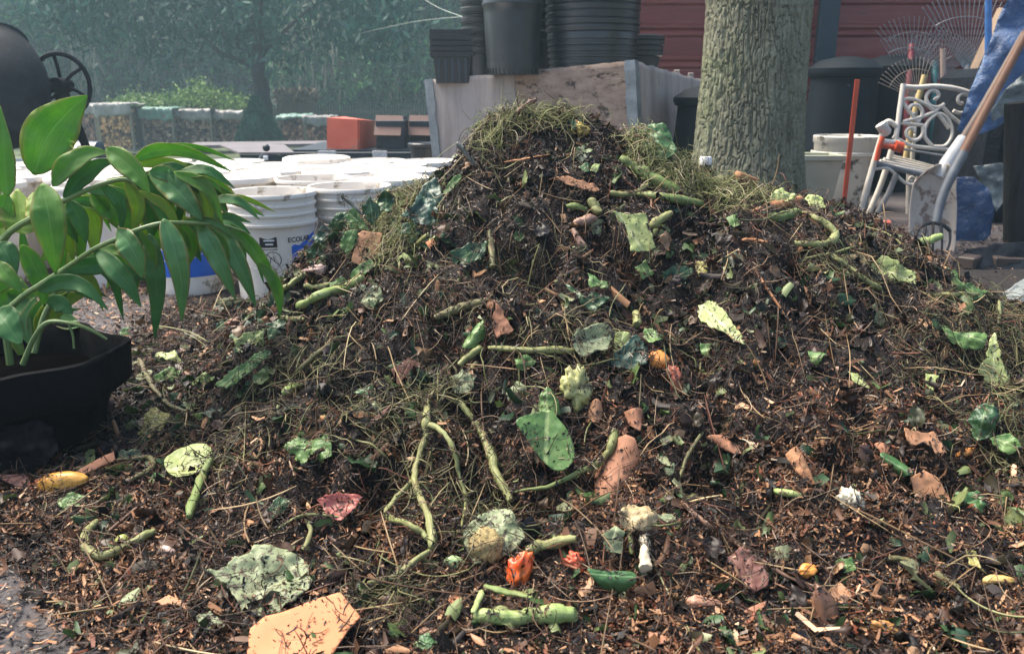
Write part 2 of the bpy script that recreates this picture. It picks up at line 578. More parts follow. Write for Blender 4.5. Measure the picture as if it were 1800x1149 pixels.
def chips(name, n, fn, L, Wd, mat, off=(-0.004, 0.007), tilt=0.7, bend=0.25):
    p, nr = scatter(n, fn)
    nn = unit(nr + tilt * rng.normal(size=(n, 3)) * np.array([1, 1, 0.7]))
    d = rng.normal(size=(n, 3)); d = unit(d - nn * (d * nn).sum(1)[:, None])
    b = np.cross(nn, d)
    l = np.exp(rng.uniform(np.log(L[0]), np.log(L[1]), n)) / 2; wd = np.minimum(np.exp(rng.uniform(np.log(Wd[0]), np.log(Wd[1]), n)), l * 1.2) / 2
    p = p + nr * rng.uniform(*off, n)[:, None]
    bl = (rng.normal(0, bend, n) * l)[:, None]; cr = (rng.normal(0, 0.5, n) * wd)[:, None]
    V = np.zeros((n, 9, 3))
    for i, s in enumerate((-1, 0, 1)):
        ww = wd * (1 if s == 0 else rng.uniform(0.25, 1.0, n))
        sk = rng.normal(0, 0.2, n) * wd
        for j, q in enumerate((-1, 0, 1)):
            V[:, i * 3 + j] = p + d * (s * l * rng.uniform(0.85, 1.1, n))[:, None] + b * (q * ww + sk)[:, None] + nn * (bl * (s * s) + cr * (1 - q * q))
    base = (np.arange(n) * 9)[:, None, None]
    q = np.array([[0, 1, 4, 3], [1, 2, 5, 4], [3, 4, 7, 6], [4, 5, 8, 7]])
    return big_mesh(name, V.reshape(-1, 3), (base + q).reshape(-1, 4), mat, False)


def threads(name, p, nr, Lr, rr, mat, curl=0.5, lift=0.01, seg=6, dirv=None, spread=1.0, stick=0.35, cap=0.03):
    n = len(p)
    d = rng.normal(size=(n, 3)) * spread
    if dirv is not None: d = d + dirv
    d = unit(d - nr * (d * nr).sum(1)[:, None] * (1 - stick))
    L = np.exp(rng.uniform(np.log(Lr[0]), np.log(Lr[1]), n)); st = (L / seg)[:, None]
    r = np.exp(rng.uniform(np.log(rr[0]), np.log(rr[1]), n))
    ax = unit(rng.normal(size=(n, 3)))
    cv = rng.normal(0, curl, n)[:, None]
    q = p + nr * (r + rng.uniform(0, lift, n))[:, None] - d * L[:, None] * 0.5
    # start at half a length back; keep the thread close to the surface
    pts = [q]
    for i in range(seg):
        d = unit(d + np.cross(ax, d) * cv + rng.normal(size=(n, 3)) * 0.12 * curl)
        q = q + d * st
        h = samp(HZ, q[:, 0], q[:, 1])
        low = q[:, 2] < h + r
        q[:, 2] = np.where(low & (h > -0.005), h + r * rng.uniform(0.5, 2, n), q[:, 2])
        hi = q[:, 2] > h + cap
        q[:, 2] = np.where(hi, q[:, 2] - (q[:, 2] - h - cap) * 0.5, q[:, 2])
        pts.append(q)
    pts = np.stack(pts, 1)                     # n, seg+1, 3
    t = unit((pts[:, -1] - pts[:, 0]))
    a = unit(np.cross(t, rng.normal(size=(n, 3)))); bb = np.cross(t, a)
    V = np.zeros((n, seg + 1, 3, 3))
    for j in range(3):
        an = 2 * math.pi * j / 3
        for i in range(seg + 1):
            tp = (1.0 if 0 < i < seg else 0.45)
            V[:, i, j] = pts[:, i] + (a * math.cos(an) + bb * math.sin(an)) * (r * tp)[:, None]
    base = (np.arange(n) * (seg + 1) * 3)[:, None, None]
    F = np.array([[i * 3 + j, i * 3 + (j + 1) % 3, (i + 1) * 3 + (j + 1) % 3, (i + 1) * 3 + j] for i in range(seg) for j in range(3)])
    return big_mesh(name, V.reshape(-1, 3), (base + F).reshape(-1, 4), mat, True)


def hitv(px, py):
    u, v = (px - CX) / FPX, (CY - py) / FPX
    d = np.stack([u, CP + v * SP, -SP + v * CP], 1); d = d / d[:, 1:2]
    D = np.full(len(px), 0.6); live = np.ones(len(px), bool)
    for _ in range(420):
        i = np.nonzero(live)[0]
        if not len(i): break
        q = d[i] * D[i][:, None]
        below = q[:, 2] + CAMZ < samp(HZ, q[:, 0], q[:, 1])
        live[i[below]] = False
        D[i[~below]] += 0.006
    p = d * D[:, None]; p[:, 2] += CAMZ
    n = np.stack([-samp(_gxs, p[:, 0], p[:, 1]), -samp(_gys, p[:, 0], p[:, 1]), np.ones(len(p))], 1)
    return p, unit(n), ~live & (D < 2.9)


def cluster(spots):
    """spots = [(px, py, rx, ry, count)] -> points and normals on the heap"""
    X, Y = [], []
    for px, py, rx, ry, n in spots:
        a = rng.uniform(0, 6.283, n); rr = np.sqrt(rng.random(n)) * (0.75 + 0.5 * vn(a * 1.5, a * 0 + px))
        X.append(px + np.cos(a) * rr * rx); Y.append(py + np.sin(a) * rr * ry)
    p, n, ok = hitv(np.concatenate(X), np.concatenate(Y))
    return p[ok], n[ok]


lowband = lambda px, py: sstep(640, 960, py + 0.10 * (px - 900) + 90 * fbm(px / 160, py / 160, 41, 2))
topband = lambda px, py: 1 - sstep(260, 520, py + 60 * fbm(px / 120, py / 120, 42, 2))
patch = lambda px, py, s: sstep(-0.15, 0.35, fbm(px / 90.0, py / 90.0, s, 3))
D_ = lambda *c: tuple(c)
M_MULCH = m_island("dark_mulch", [(0, D_(.004, .0025, .0025)), (.29, D_(.009, .005, .005)), (.51, D_(.019, .0095, .008)), (.69, D_(.041, .020, .015)), (.81, D_(.092, .042, .028)),
                                  (.88, D_(.18, .09, .056)), (.925, D_(.30, .19, .13)), (.965, D_(.42, .31, .23)), (.988, D_(.13, .035, .02))], 0.45, 0.35)
M_CHIP = m_island("wood_chip", [(0, D_(.012, .006, .005)), (.22, D_(.05, .023, .013)), (.40, D_(.115, .053, .026)), (.57, D_(.22, .105, .05)), (.72, D_(.36, .185, .09)),
                                (.83, D_(.48, .275, .15)), (.91, D_(.22, .065, .028)), (.965, D_(.58, .39, .25))], 0.6, 0.35)
M_GREY = m_island("grey_shreds", [(0, D_(.015, .012, .012)), (.25, D_(.045, .033, .03)), (.45, D_(.10, .075, .062)), (.62, D_(.17, .13, .105)), (.78, D_(.26, .20, .15)), (.9, D_(.38, .31, .23)), (.96, D_(.2, .1, .06))], 0.6, 0.35)
M_FIBRE = m_island("plant_fibre", [(0, D_(.010, .0055, .005)), (.32, D_(.030, .015, .011)), (.54, D_(.07, .036, .023)), (.70, D_(.13, .075, .043)), (.83, D_(.25, .15, .085)), (.88, D_(.16, .055, .032)), (.94, D_(.42, .31, .20))], 0.55, 0.4)
M_GRASS = m_island("dry_grass", [(0, D_(.14, .16, .05)), (.16, D_(.28, .30, .11)), (.38, D_(.42, .43, .19)), (.62, D_(.55, .53, .29)), (.78, D_(.16, .23, .07)), (.9, D_(.62, .55, .36))], 0.6, 0.3, 0.2)
M_GFIB = m_island("green_fibre", [(0, D_(.03, .034, .014)), (.2, D_(.09, .088, .035)), (.45, D_(.19, .175, .075)), (.68, D_(.28, .25, .12)), (.82, D_(.10, .07, .035)), (.93, D_(.08, .11, .04))], 0.55, 0.4)
M_SCRAP = m_island("leaf_scrap", [(0, D_(.015, .045, .016)), (.18, D_(.04, .09, .03)), (.36, D_(.10, .16, .05)), (.52, D_(.20, .25, .10)), (.66, D_(.06, .04, .022)), (.76, D_(.14, .075, .035)), (.86, D_(.30, .32, .17)), (.94, D_(.42, .22, .10))], 0.5, 0.5, 0.15)

dens_all = lambda x, y, px, py: 0.4 + 0.6 * patch(px, py, 51)
tag(chips("dark_mulch", 90000, dens_all, (0.005, 0.024), (0.0015, 0.006), M_MULCH, tilt=0.9, bend=.45), kind="stuff")
tag(chips("dark_crumbs", 100000, lambda x, y, px, py: 0.5 + 0.5 * patch(px, py, 61), (0.0025, 0.008), (0.0015, 0.005), M_MULCH, off=(-.001, .007), tilt=1.0), kind="stuff")
tag(chips("matted_leaves", 4500, lambda x, y, px, py: .25 + .75 * patch(px, py, 62), (0.014, 0.046), (0.007, 0.024), m_island("rotten_leaf", [(0, D_(.006, .005, .004)), (.3, D_(.016, .010, .008)), (.5, D_(.03, .024, .012)), (.66, D_(.05, .026, .016)), (.8, D_(.035, .05, .018)), (.92, D_(.12, .06, .035))], .6, .15), off=(-.002, .009), tilt=.75, bend=.5), kind="stuff")
tag(chips("wood_chips", 34000, lambda x, y, px, py: lowband(px, py) * patch(px, py, 52) + 0.04 * patch(px, py, 53), (0.004, 0.030), (0.0016, 0.007), M_CHIP, off=(-.001, .010), tilt=0.8, bend=.35), kind="stuff")
tag(chips("fine_chips", 27000, lambda x, y, px, py: lowband(px, py) * (.35 + .65 * patch(px, py, 63)), (0.003, 0.011), (0.0012, 0.004), M_CHIP, off=(0, .009), tilt=0.9), kind="stuff")
tag(chips("grey_shreds", 22000, lambda x, y, px, py: topband(px, py) * (0.4 + .6 * patch(px, py, 54)) + 0.14 * sstep(1150, 1400, px) * patch(px, py, 56), (0.005, 0.03), (0.0012, 0.0045), M_GREY, off=(0, .012), tilt=0.9, bend=.45), kind="stuff")
tag(chips("bark_flakes", 1300, lambda x, y, px, py: 0.2 + 0.8 * lowband(px, py) * patch(px, py, 64), (0.02, 0.055), (0.006, 0.018), M_CHIP, off=(0.0, .011), tilt=0.6, bend=.3), kind="stuff")
tag(chips("leaf_scraps", 1900, lambda x, y, px, py: 0.12 + 0.88 * patch(px, py, 57), (0.012, 0.042), (0.008, 0.03), M_SCRAP, off=(0.001, .011), tilt=0.7, bend=.6), kind="stuff")
def crumples(name, n, fn, L, mat, off=(.0, .012), tilt=.5, amp=.28):
    """wilted, torn pieces of leaf: little crumpled sheets"""
    p, nr = scatter(n, fn)
    nn = unit(nr + tilt * rng.normal(size=(n, 3)) * np.array([1, 1, .6]))
    d = rng.normal(size=(n, 3)); d = unit(d - nn * (d * nn).sum(1)[:, None]); b = np.cross(nn, d)
    l = np.exp(rng.uniform(np.log(L[0]), np.log(L[1]), n)) / 2; w = l * rng.uniform(.45, .95, n)
    p = p + nr * rng.uniform(*off, n)[:, None]
    A_, B_ = 9, 7
    V = np.zeros((n, A_, B_, 3)); r1, r2, r3 = rng.uniform(0, 99, n), rng.uniform(0, 99, n), rng.uniform(-1, 1, n)
    fold = rng.normal(0, .5, n)
    for i in range(A_):
        s_ = i / (A_ - 1) * 2 - 1
        wd = np.sqrt(np.maximum(0, 1 - abs(s_) ** 2.4)) * (.75 + .5 * vn(r1 + s_ * 3, r2)) + .04
        for j in range(B_):
            q = j / (B_ - 1) * 2 - 1
            e = 1 + .28 * (vn(r2 + s_ * 5 + 9, r1 + q * 4) - .5) * abs(q)
            z = amp * (vn(r1 + s_ * 2.2, r2 + q * 2.0) - .5) * 2 + .12 * (vn(r1 + s_ * 6, r2 + q * 5) - .5) * 2 + fold * abs(q) * .5 + r3 * .35 * s_ * s_
            V[:, i, j] = p + d * (s_ * l * e)[:, None] + b * (q * wd * w * e + .15 * l * s_ * s_ * r3)[:, None] + nn * (z * w)[:, None]
    base = (np.arange(n) * A_ * B_)[:, None, None]
    F = np.array([[i * B_ + j, i * B_ + j + 1, (i + 1) * B_ + j + 1, (i + 1) * B_ + j] for i in range(A_ - 1) for j in range(B_ - 1)])
    return big_mesh(name, V.reshape(-1, 3), (base + F).reshape(-1, 4), mat, True)


M_WILT = m_island("wilted_green", [(0, D_(.018, .05, .016)), (.16, D_(.045, .095, .028)), (.32, D_(.10, .155, .05)), (.46, D_(.18, .22, .085)), (.58, D_(.03, .065, .035)), (.68, D_(.28, .31, .14)), (.77, D_(.055, .04, .02)), (.86, D_(.13, .075, .035)), (.93, D_(.36, .37, .2))], .45, .4, .12, var=60)
green_side = lambda px, py: .25 + 1.2 * np.exp(-((px - 560) / 190) ** 2) * sstep(380, 480, py) * (1 - sstep(760, 900, py)) + .9 * sstep(1560, 1680, px) + .6 * np.exp(-((px - 1000) / 160) ** 2 - ((py - 700) / 160) ** 2) + .5 * (1 - sstep(380, 520, py))
tag(crumples("wilted_greens", 620, lambda x, y, px, py: green_side(px, py) * (.2 + .8 * patch(px, py, 67)) * .5, (.022, .062), M_WILT), kind="stuff")
tag(crumples("rotted_scraps", 1500, lambda x, y, px, py: .3 + .7 * patch(px, py, 68), (.014, .045), m_island("rotted_scrap", [(0, D_(.006, .004, .004)), (.3, D_(.018, .010, .008)), (.5, D_(.04, .02, .013)), (.66, D_(.09, .045, .025)), (.78, D_(.03, .035, .014)), (.88, D_(.20, .10, .055)), (.95, D_(.34, .20, .11))], .5, .35, var=60), tilt=.8, amp=.4), kind="stuff")
p, nr = scatter(190, lambda x, y, px, py: (.3 + green_side(px, py)) * .5)
tag(threads("vine_stems", p, nr, (.07, .26), (.0011, .0026), m_island("vine_stem", [(0, D_(.05, .055, .02)), (.25, D_(.12, .13, .045)), (.5, D_(.22, .22, .09)), (.75, D_(.09, .06, .03)), (.88, D_(.32, .31, .15))], .5, .35, var=60), .22, .012, seg=10, stick=.3, cap=.03), kind="stuff")
p, nr = scatter(24000, lambda x, y, px, py: 0.25 + 0.75 * patch(px, py, 58))
tag(threads("plant_fibres", p, nr, (0.02, 0.10), (0.00035, 0.0010), M_FIBRE, 0.42, 0.012, dirv=np.array([0.2, -0.4, -0.3])), kind="stuff")
p, nr = scatter(900, lambda x, y, px, py: 0.4 + 0.6 * patch(px, py, 59))
tag(threads("twiggy_straw", p, nr, (0.06, 0.22), (0.0009, 0.0017), m_island("straw_twig", [(0, D_(.10, .055, .03)), (.3, D_(.22, .14, .07)), (.55, D_(.36, .25, .13)), (.8, D_(.16, .06, .035)), (.92, D_(.45, .36, .2))], .55), 0.10, 0.02, stick=.5, cap=.05), kind="stuff")
# pale dry grass on the crest and the right shoulder
p, nr = cluster([(925, 205, 64, 24, 330), (872, 234, 36, 32, 190), (1168, 288, 46, 46, 360), (1225, 320, 65, 26, 330), (1130, 250, 26, 32, 220),
                 (700, 372, 55, 38, 250), (690, 425, 32, 34, 240), (745, 350, 45, 25, 150), (650, 400, 40, 30, 250), (990, 200, 45, 25, 300), (1290, 345, 60, 30, 350)])
tag(threads("dry_grass", p, nr, (0.03, 0.15), (0.0004, 0.0009), M_GRASS, 0.75, 0.022, stick=.5, cap=.035), kind="stuff")
p, nr = cluster([(1730, 560, 80, 80, 420), (1770, 720, 50, 120, 320), (1620, 640, 60, 80, 120), (700, 730, 100, 50, 110), (610, 760, 90, 70, 60), (430, 800, 60, 40, 90), (560, 640, 70, 60, 110),
                 (800, 860, 120, 90, 70), (470, 700, 70, 60, 80), (300, 760, 60, 50, 90), (690, 1060, 60, 40, 60), (1010, 600, 100, 60, 100), (880, 480, 200, 90, 90), (1500, 470, 90, 40, 200), (860, 930, 50, 40, 160)])
tag(threads("green_roots", p, nr, (0.03, 0.15), (0.0006, 0.0013), M_GFIB, 0.55, 0.02, stick=.4, cap=.03), kind="stuff")
# thin scatter of litter on the paving beyond the skirt
def ground_litter(n, sel, L, Wd, mat, name):
    o = []
    while len(o) < n:
        px, py = sel()
        d = ray(px, py)
        if d[2] > -0.05: continue
        D = -CAMZ / d[2]
        o.append((d[0] * D, D, 0.003))
    p = np.array(o); nr = np.tile([0, 0, 1.0], (n, 1))
    global scatter
    keep_s = scatter
    scatter = lambda n_, f_: (p, nr)
    ob = chips(name, n, None, L, Wd, mat, off=(0.001, 0.006), tilt=0.25, bend=.15)
    scatter = keep_s
    return tag(ob, kind="stuff")
def _sel():
    r = random.random()
    if r < .45: return random.uniform(0, 480), random.uniform(440, 640)
    if r < .6: return random.gauss(215, 60), random.gauss(490, 28)
    return (random.uniform(-20, 420), random.uniform(900, 1200)) if random.random() < .4 else (random.uniform(0, 480), random.uniform(440, 640))
ground_litter(4200, _sel, (.008, .03), (.002, .007), M_CHIP, "paving_litter")
ground_litter(5200, _sel, (.004, .016), (.002, .007), M_MULCH, "paving_crumbs")
ground_litter(9000, lambda: (random.uniform(1540, 1900), random.uniform(395, 640)), (.006, .03), (.003, .012), M_MULCH, "shade_fill_litter")  # dark chips added as clutter and to stand in for shade on this ground
ground_litter(260, lambda: (random.gauss(190, 55), random.gauss(478, 30)), (.04, .11), (.006, .012), m_island("bark_strip", [(0, D_(.10, .05, .03)), (.3, D_(.22, .13, .08)), (.6, D_(.33, .23, .16)), (.85, D_(.08, .05, .04))], .6), "bark_strips")
# ------------------------------------------------------------------ kitchen and garden scraps lying on the heap
LEAFM = {
    "pale": m_leaf("leaf_pale", (.29, .36, .115), (.46, .51, .21), (.57, .60, .32), 0.5, 0.70, .15, 14),
    "mid": m_leaf("leaf_mid", (.075, .17, .045), (.17, .29, .085), (.34, .44, .18), 0.45, 0.62, .2, 18),
    "dark": m_leaf("leaf_dark", (.020, .062, .026), (.05, .12, .045), (.16, .24, .10), 0.35, 0.68, .15, 18),
    "grey": m_leaf("leaf_grey", (.16, .20, .10), (.30, .34, .19), (.40, .44, .26), 0.6, 0.55, .1, 26, dscale=90),
    "blue": m_leaf("leaf_blue", (.014, .045, .03), (.04, .095, .065), (.10, .18, .12), 0.4, 0.68, .1, 16),
    "teal": m_leaf("leaf_teal", (.030, .095, .028), (.085, .19, .065), (.20, .33, .15), 0.4, 0.7, .15, 10),
    "yellow": m_leaf("leaf_yellow", (.28, .25, .07), (.42, .37, .12), (.5, .45, .2), 0.5, 0.6, .15, 14),
    "red": m_leaf("leaf_red", (.42, .09, .07), (.62, .24, .19), (.7, .36, .28), 0.5, 0.66, .2, 18),
    "husk": m_leaf("leaf_husk", (.34, .25, .12), (.52, .42, .24), (.42, .32, .17), 0.55, 0.6, .15, 30),
}
CARD = {
    "tan": m_mottle("card_tan", (.45, .175, .075), (.54, .235, .11), 9, .8, dirt=(.03, .018, .012), dscale=30, dthr=.72, bump=.25, bdist=.002),
    "brown": m_mottle("card_brown", (.27, .115, .06), (.37, .175, .10), 12, .75, dirt=(.02, .012, .009), dscale=40, dthr=.6, bump=.3, bdist=.002),
    "spotted": m_mottle("card_spotted", (.38, .18, .09), (.48, .25, .135), 12, .75, dirt=(.02, .012, .009), dscale=34, dthr=.56, bump=.3, bdist=.002),
    "maroon": m_mottle("card_maroon", (.11, .042, .032), (.18, .075, .055), 12, .7, dirt=(.012, .008, .006), dscale=40, dthr=.58, bump=.3, bdist=.002),
    "bark": m_mottle("bark_piece", (.17, .075, .035), (.34, .16, .075), 20, .75, c3=(.42, .24, .12), stretch=(1, 5, 1), bump=.6, bdist=.004),
}
STALK = {
    "green": m_mottle("stalk_green", (.21, .35, .07), (.36, .50, .15), 20, .4, dirt=(.04, .03, .015), dscale=60, dthr=.68, bump=.2, bdist=.002),
    "fresh": m_mottle("stalk_fresh", (.33, .50, .12), (.50, .64, .26), 10, .32, dirt=(.05, .035, .02), dscale=60, dthr=.74, bump=.2, bdist=.002),
    "pale": m_mottle("stalk_pale", (.30, .32, .12), (.46, .47, .22), 22, .5, dirt=(.05, .035, .02), dscale=60, dthr=.62, bump=.3, bdist=.002),
    "olive": m_mottle("stalk_olive", (.12, .13, .045), (.25, .26, .095), 30, .55, dirt=(.03, .02, .012), dscale=70, dthr=.58, bump=.35, bdist=.002),
    "brown": m_mottle("stalk_brown", (.10, .05, .03), (.22, .12, .07), 30, .6, bump=.4, bdist=.002),
    "grey": m_mottle("stalk_grey", (.10, .10, .085), (.20, .20, .17), 30, .6, bump=.4, bdist=.002),
    "orange": m_mottle("stalk_orange", (.34, .13, .05), (.48, .24, .11), 30, .6, bump=.4, bdist=.002),
    "pink": m_mottle("stalk_pink", (.36, .20, .16), (.50, .32, .26), 24, .5, dirt=(.05, .03, .02), dscale=60, dthr=.66, bump=.3, bdist=.002),
}
CAMR, CAMU, CAMF = np.array([1.0, 0, 0]), np.array([0, SP, CP]), np.array([0, CP, -SP])


def jag(poly, amt, n=4):
    out = []
    k = len(poly)
    for i in range(k):
        a, b = np.array(poly[i], float), np.array(poly[(i + 1) % k], float)
        e = np.array([b[1] - a[1], a[0] - b[0]]); L = np.linalg.norm(e) + 1e-6; e /= L
        for j in range(n):
            t = j / n
            out.append(a + (b - a) * t + e * (random.uniform(-amt, amt) * L if j else 0))
    return out


def smooth_poly(poly, n=5):
    p = np.array(poly, float)
    q = np.vstack([p[-1:], p, p[:2]])
    out = []
    for i in range(1, len(q) - 2):
        for t in np.linspace(0, 1, n, endpoint=False):
            a, b, c, d = q[i - 1], q[i], q[i + 1], q[i + 2]
            out.append(0.5 * (2 * b + (c - a) * t + (2 * a - 5 * b + 4 * c - d) * t * t + (3 * b - a - 3 * c + d) * t ** 3))
    return out


def sheet(name, poly, mat, label, cat, lift=.006, face=.45, tilt=(0, 0), crump=.005, curl=0.0, thick=.0009, rib=None, edge="jag", D=None, nrm=None, group=None, seed=None, cfreq=26, res=None, parent=None, roll=0.0):
    """a real sheet (leaf, card, cloth): an outline on its own plane on the heap, crumpled, with thickness"""
    seed = seed if seed is not None else int(abs(poly[0][0] * 7 + poly[0][1] * 13))
    st = random.getstate(); random.seed(seed)
    poly = jag(jag(poly, .10, 3), .10, 3) if edge == "jag" else (smooth_poly(poly, 6) if edge == "smooth" else jag(poly, .015, 5))
    random.setstate(st)
    c2 = np.mean(np.array(poly), 0)
    if D is None:
        p0, n0 = hit(*c2)
    else:
        p0 = P(c2[0], c2[1], D); n0 = np.array(nrm if nrm is not None else (0, -1, .1), float)
    if nrm is not None: n0 = np.array(nrm, float)
    v = TOC(p0); v /= np.linalg.norm(v)
    n = n0 * (1 - face) + v * face + CAMR * tilt[0] + CAMU * tilt[1]
    n /= np.linalg.norm(n)
    p0 = p0 + (n0 if D is None else n * 0) * lift * 1.05 + n * .004
    pts = []
    for q in poly:
        d = ray(*q); o = np.array([0, 0, CAMZ])
        pts.append(o + d * ((p0 - o) @ n) / (d @ n))
    pts = np.array(pts)
    ref = ray(*(rib[1] if rib else poly[0])); a = None
    if rib:
        o = np.array([0, 0, CAMZ]); A = [o + ray(*r) * (((p0 - o) @ n) / (ray(*r) @ n)) for r in rib]
        e1 = A[1] - A[0]; org = A[0]
    else:
        u_, s_, vt = np.linalg.svd(pts - pts.mean(0)); e1 = vt[0]; org = pts.mean(0) - e1 * s_[0] / math.sqrt(len(pts)) * 1.7
    e1 = e1 / np.linalg.norm(e1); e2 = np.cross(n, e1); e2 /= np.linalg.norm(e2)
    uv = np.stack([(pts - org) @ e1, (pts - org) @ e2], 1)
    lo, hi = uv.min(0), uv.max(0); size = max(hi - lo)
    h = res or max(size / 26, .0022)
    g = [(x + random.uniform(-.2, .2) * h, y + random.uniform(-.2, .2) * h) for x in np.arange(lo[0], hi[0], h) for y in np.arange(lo[1], hi[1], h)]
    nb = len(uv)
    vs = [Vector(q) for q in uv.tolist()] + [Vector(q) for q in g]
    ed = [(i, (i + 1) % nb) for i in range(nb)]
    vo, eo, fo, _, _, _ = delaunay_2d_cdt(vs, ed, [], 1, 1e-6)
    V2 = np.array([list(q) for q in vo])
    W = max(hi[1] - lo[1], 1e-4); Lg = max(hi[0] - lo[0], 1e-4)
    x, y = V2[:, 0], V2[:, 1]
    un = (x - lo[0]) / Lg; vn_ = (y - (0 if rib else lo[1] + W / 2)) / W
    dz = .75 * crump * (fbm(x * cfreq + seed, y * cfreq, seed % 97, 3) * 1.6 + .5 * fbm(x * cfreq * 3, y * cfreq * 3 + seed, seed % 89, 2))
    dz = dz + curl * Lg * ((un - .5) ** 2 - .1)
    if rib: dz = dz + np.abs(vn_) * W * .22 - .0015 * np.exp(-(vn_ / .04) ** 2) * 0
    if roll: dz = dz - roll * W * (vn_ * 2) ** 2 * .5
    V3 = org + np.outer(x, e1) + np.outer(y, e2) + np.outer(dz, n)
    me = bpy.data.meshes.new(name)
    off = V3.mean(0)
    me.from_pydata((V3 - off).tolist(), [], [tuple(f) for f in fo])
    ul = me.uv_layers.new(name="UVMap")
    li = np.zeros(len(me.loops), np.int32); me.loops.foreach_get("vertex_index", li)
    ul.data.foreach_set("uv", np.stack([un[li], vn_[li] + .5], 1).ravel())
    ob = link_mesh(name, me, mat, None, True)
    ob.location = tuple(off)
    if parent is not None:
        ob.parent = parent; ob.location = tuple(off - np.array(parent.location))
    md = ob.modifiers.new("thickness", "SOLIDIFY"); md.thickness = thick; md.offset = 0
    if parent is None: tag(ob, label, cat, group)
    elif label: ob["label"] = label
    return ob


def on_heap(pts, r, lift=0.0, D=None, sub=7):
    out = []
    for i, q in enumerate(pts):
        if D is not None:
            out.append(P(q[0], q[1], D[i] if hasattr(D, "__len__") else D)); continue
        p, n = hit(q[0], q[1])
        lf = (lift[i] if hasattr(lift, "__len__") else lift) * .85
        out.append(p + n * lf)
    return spline(out, sub)


def m_stalk(name, c1, c2, c3, rough=.5):
    """fibrous stem: UV.x runs along, UV.y round it"""
    k = NT(name)
    f = k.noise(1.0, 5, .65, "UV", (26, 9, 1)); g = k.noise(1.0, 4, .6, "UV", (10, 1.6, 1), 1.0); h = k.noise(75, 6, .72)
    c = k.ramp(f, [(.3, c1), (.68, c2)])
    c = k.mix(k.ramp(g, [(.46, (0, 0, 0)), (.7, (.8, .8, .8))]), c, c3)
    c = k.mix(k.ramp(h, [(.66, (0, 0, 0)), (.73, (.8, .8, .8))]), c, (.045, .032, .02))
    k.bump(k.math("ADD", f, k.math("MULTIPLY", h, .5)), .55, .003)
    return k.set(c, rough, 0, .35)


STALK.update({
    "green": m_stalk("stem_green", (.11, .165, .045), (.20, .265, .085), (.19, .155, .065)),
    "fresh": m_stalk("stem_fresh", (.19, .28, .075), (.32, .40, .15), (.34, .33, .16), .4),
    "pale": m_stalk("stem_pale", (.16, .18, .06), (.30, .31, .13), (.16, .125, .055)),
    "olive": m_stalk("stem_olive", (.085, .085, .035), (.19, .18, .075), (.11, .075, .04)),
    "pink": m_stalk("stem_pink", (.26, .15, .11), (.44, .29, .22), (.22, .12, .08)),
})


def stalk(name, pts, rpx, mat, label, cat="stalk", lift=None, sides=14, D=None, rough=.15, flat=1.0, group=None, sub=7, parent=None):
    """a stem: pixel trace laid on the heap, radii in photo pixels"""
    p0, _ = hit(*pts[len(pts) // 2]) if D is None else (P(*pts[0], D if np.isscalar(D) else D[0]), 0)
    k = mpp(p0[1], pts[0][1])
    rp = np.array(rpx if hasattr(rpx, "__len__") else [rpx] * 2, float) * k * .88
    C = on_heap(pts, rp, (rp.mean() * 1.0 + .003) if lift is None else lift, D, sub)
    n = len(C)
    r = np.interp(np.linspace(0, 1, n), np.linspace(0, 1, len(rp)), rp)
    sd = int(pts[0][0] + pts[0][1])
    nz = np.stack([fbm(np.arange(n) * .45, np.full(n, sd + j * 9.0), 5, 2) for j in range(3)], 1)
    C = C + nz * rp.mean() * .3
    m = MB(); 
    r = r * (1 + .16 * (vn(np.arange(n) * .28, np.full(n, sd * 1.0), 6) * 2 - 1))
    C = np.vstack([C[0] - (C[1] - C[0]) * .15, C, C[-1] + (C[-1] - C[-2]) * .15]); r = np.concatenate([[r[0] * .6], r, [r[-1] * .6]]); r = r * np.clip(.62 + np.minimum(np.arange(len(r)), np.arange(len(r))[::-1]) * .13, 0, 1)
    m.tube(C, r, sides, True, flat, rough, sd)
    arc = np.concatenate([[0], np.cumsum(np.linalg.norm(np.diff(C, axis=0), axis=1))])
    off = C.mean(0)
    m.v = [tuple(np.array(q) - off) for q in m.v]
    o = m.build(name, mat, None, True, 60)
    o.location = tuple(off)
    ul = o.data.uv_layers.new(name="UVMap"); li = np.zeros(len(o.data.loops), np.int32); o.data.loops.foreach_get("vertex_index", li)
    an = (li % sides) / sides
    ul.data.foreach_set("uv", np.stack([arc[li // sides] + sd % 7, np.abs(an - .5) * 2], 1).ravel())
    if parent is not None:
        o.parent = parent; o.location = tuple(off - np.array(parent.location))
        return o
    return tag(o, label, cat, group)


def ico(n=4):
    import bmesh
    bm = bmesh.new(); bmesh.ops.create_icosphere(bm, subdivisions=n, radius=1)
    V = np.array([v.co[:] for v in bm.verts]); F = [tuple(v.index for v in f.verts) for f in bm.faces]
    bm.free()
    return V, F


ICO = ico(4)


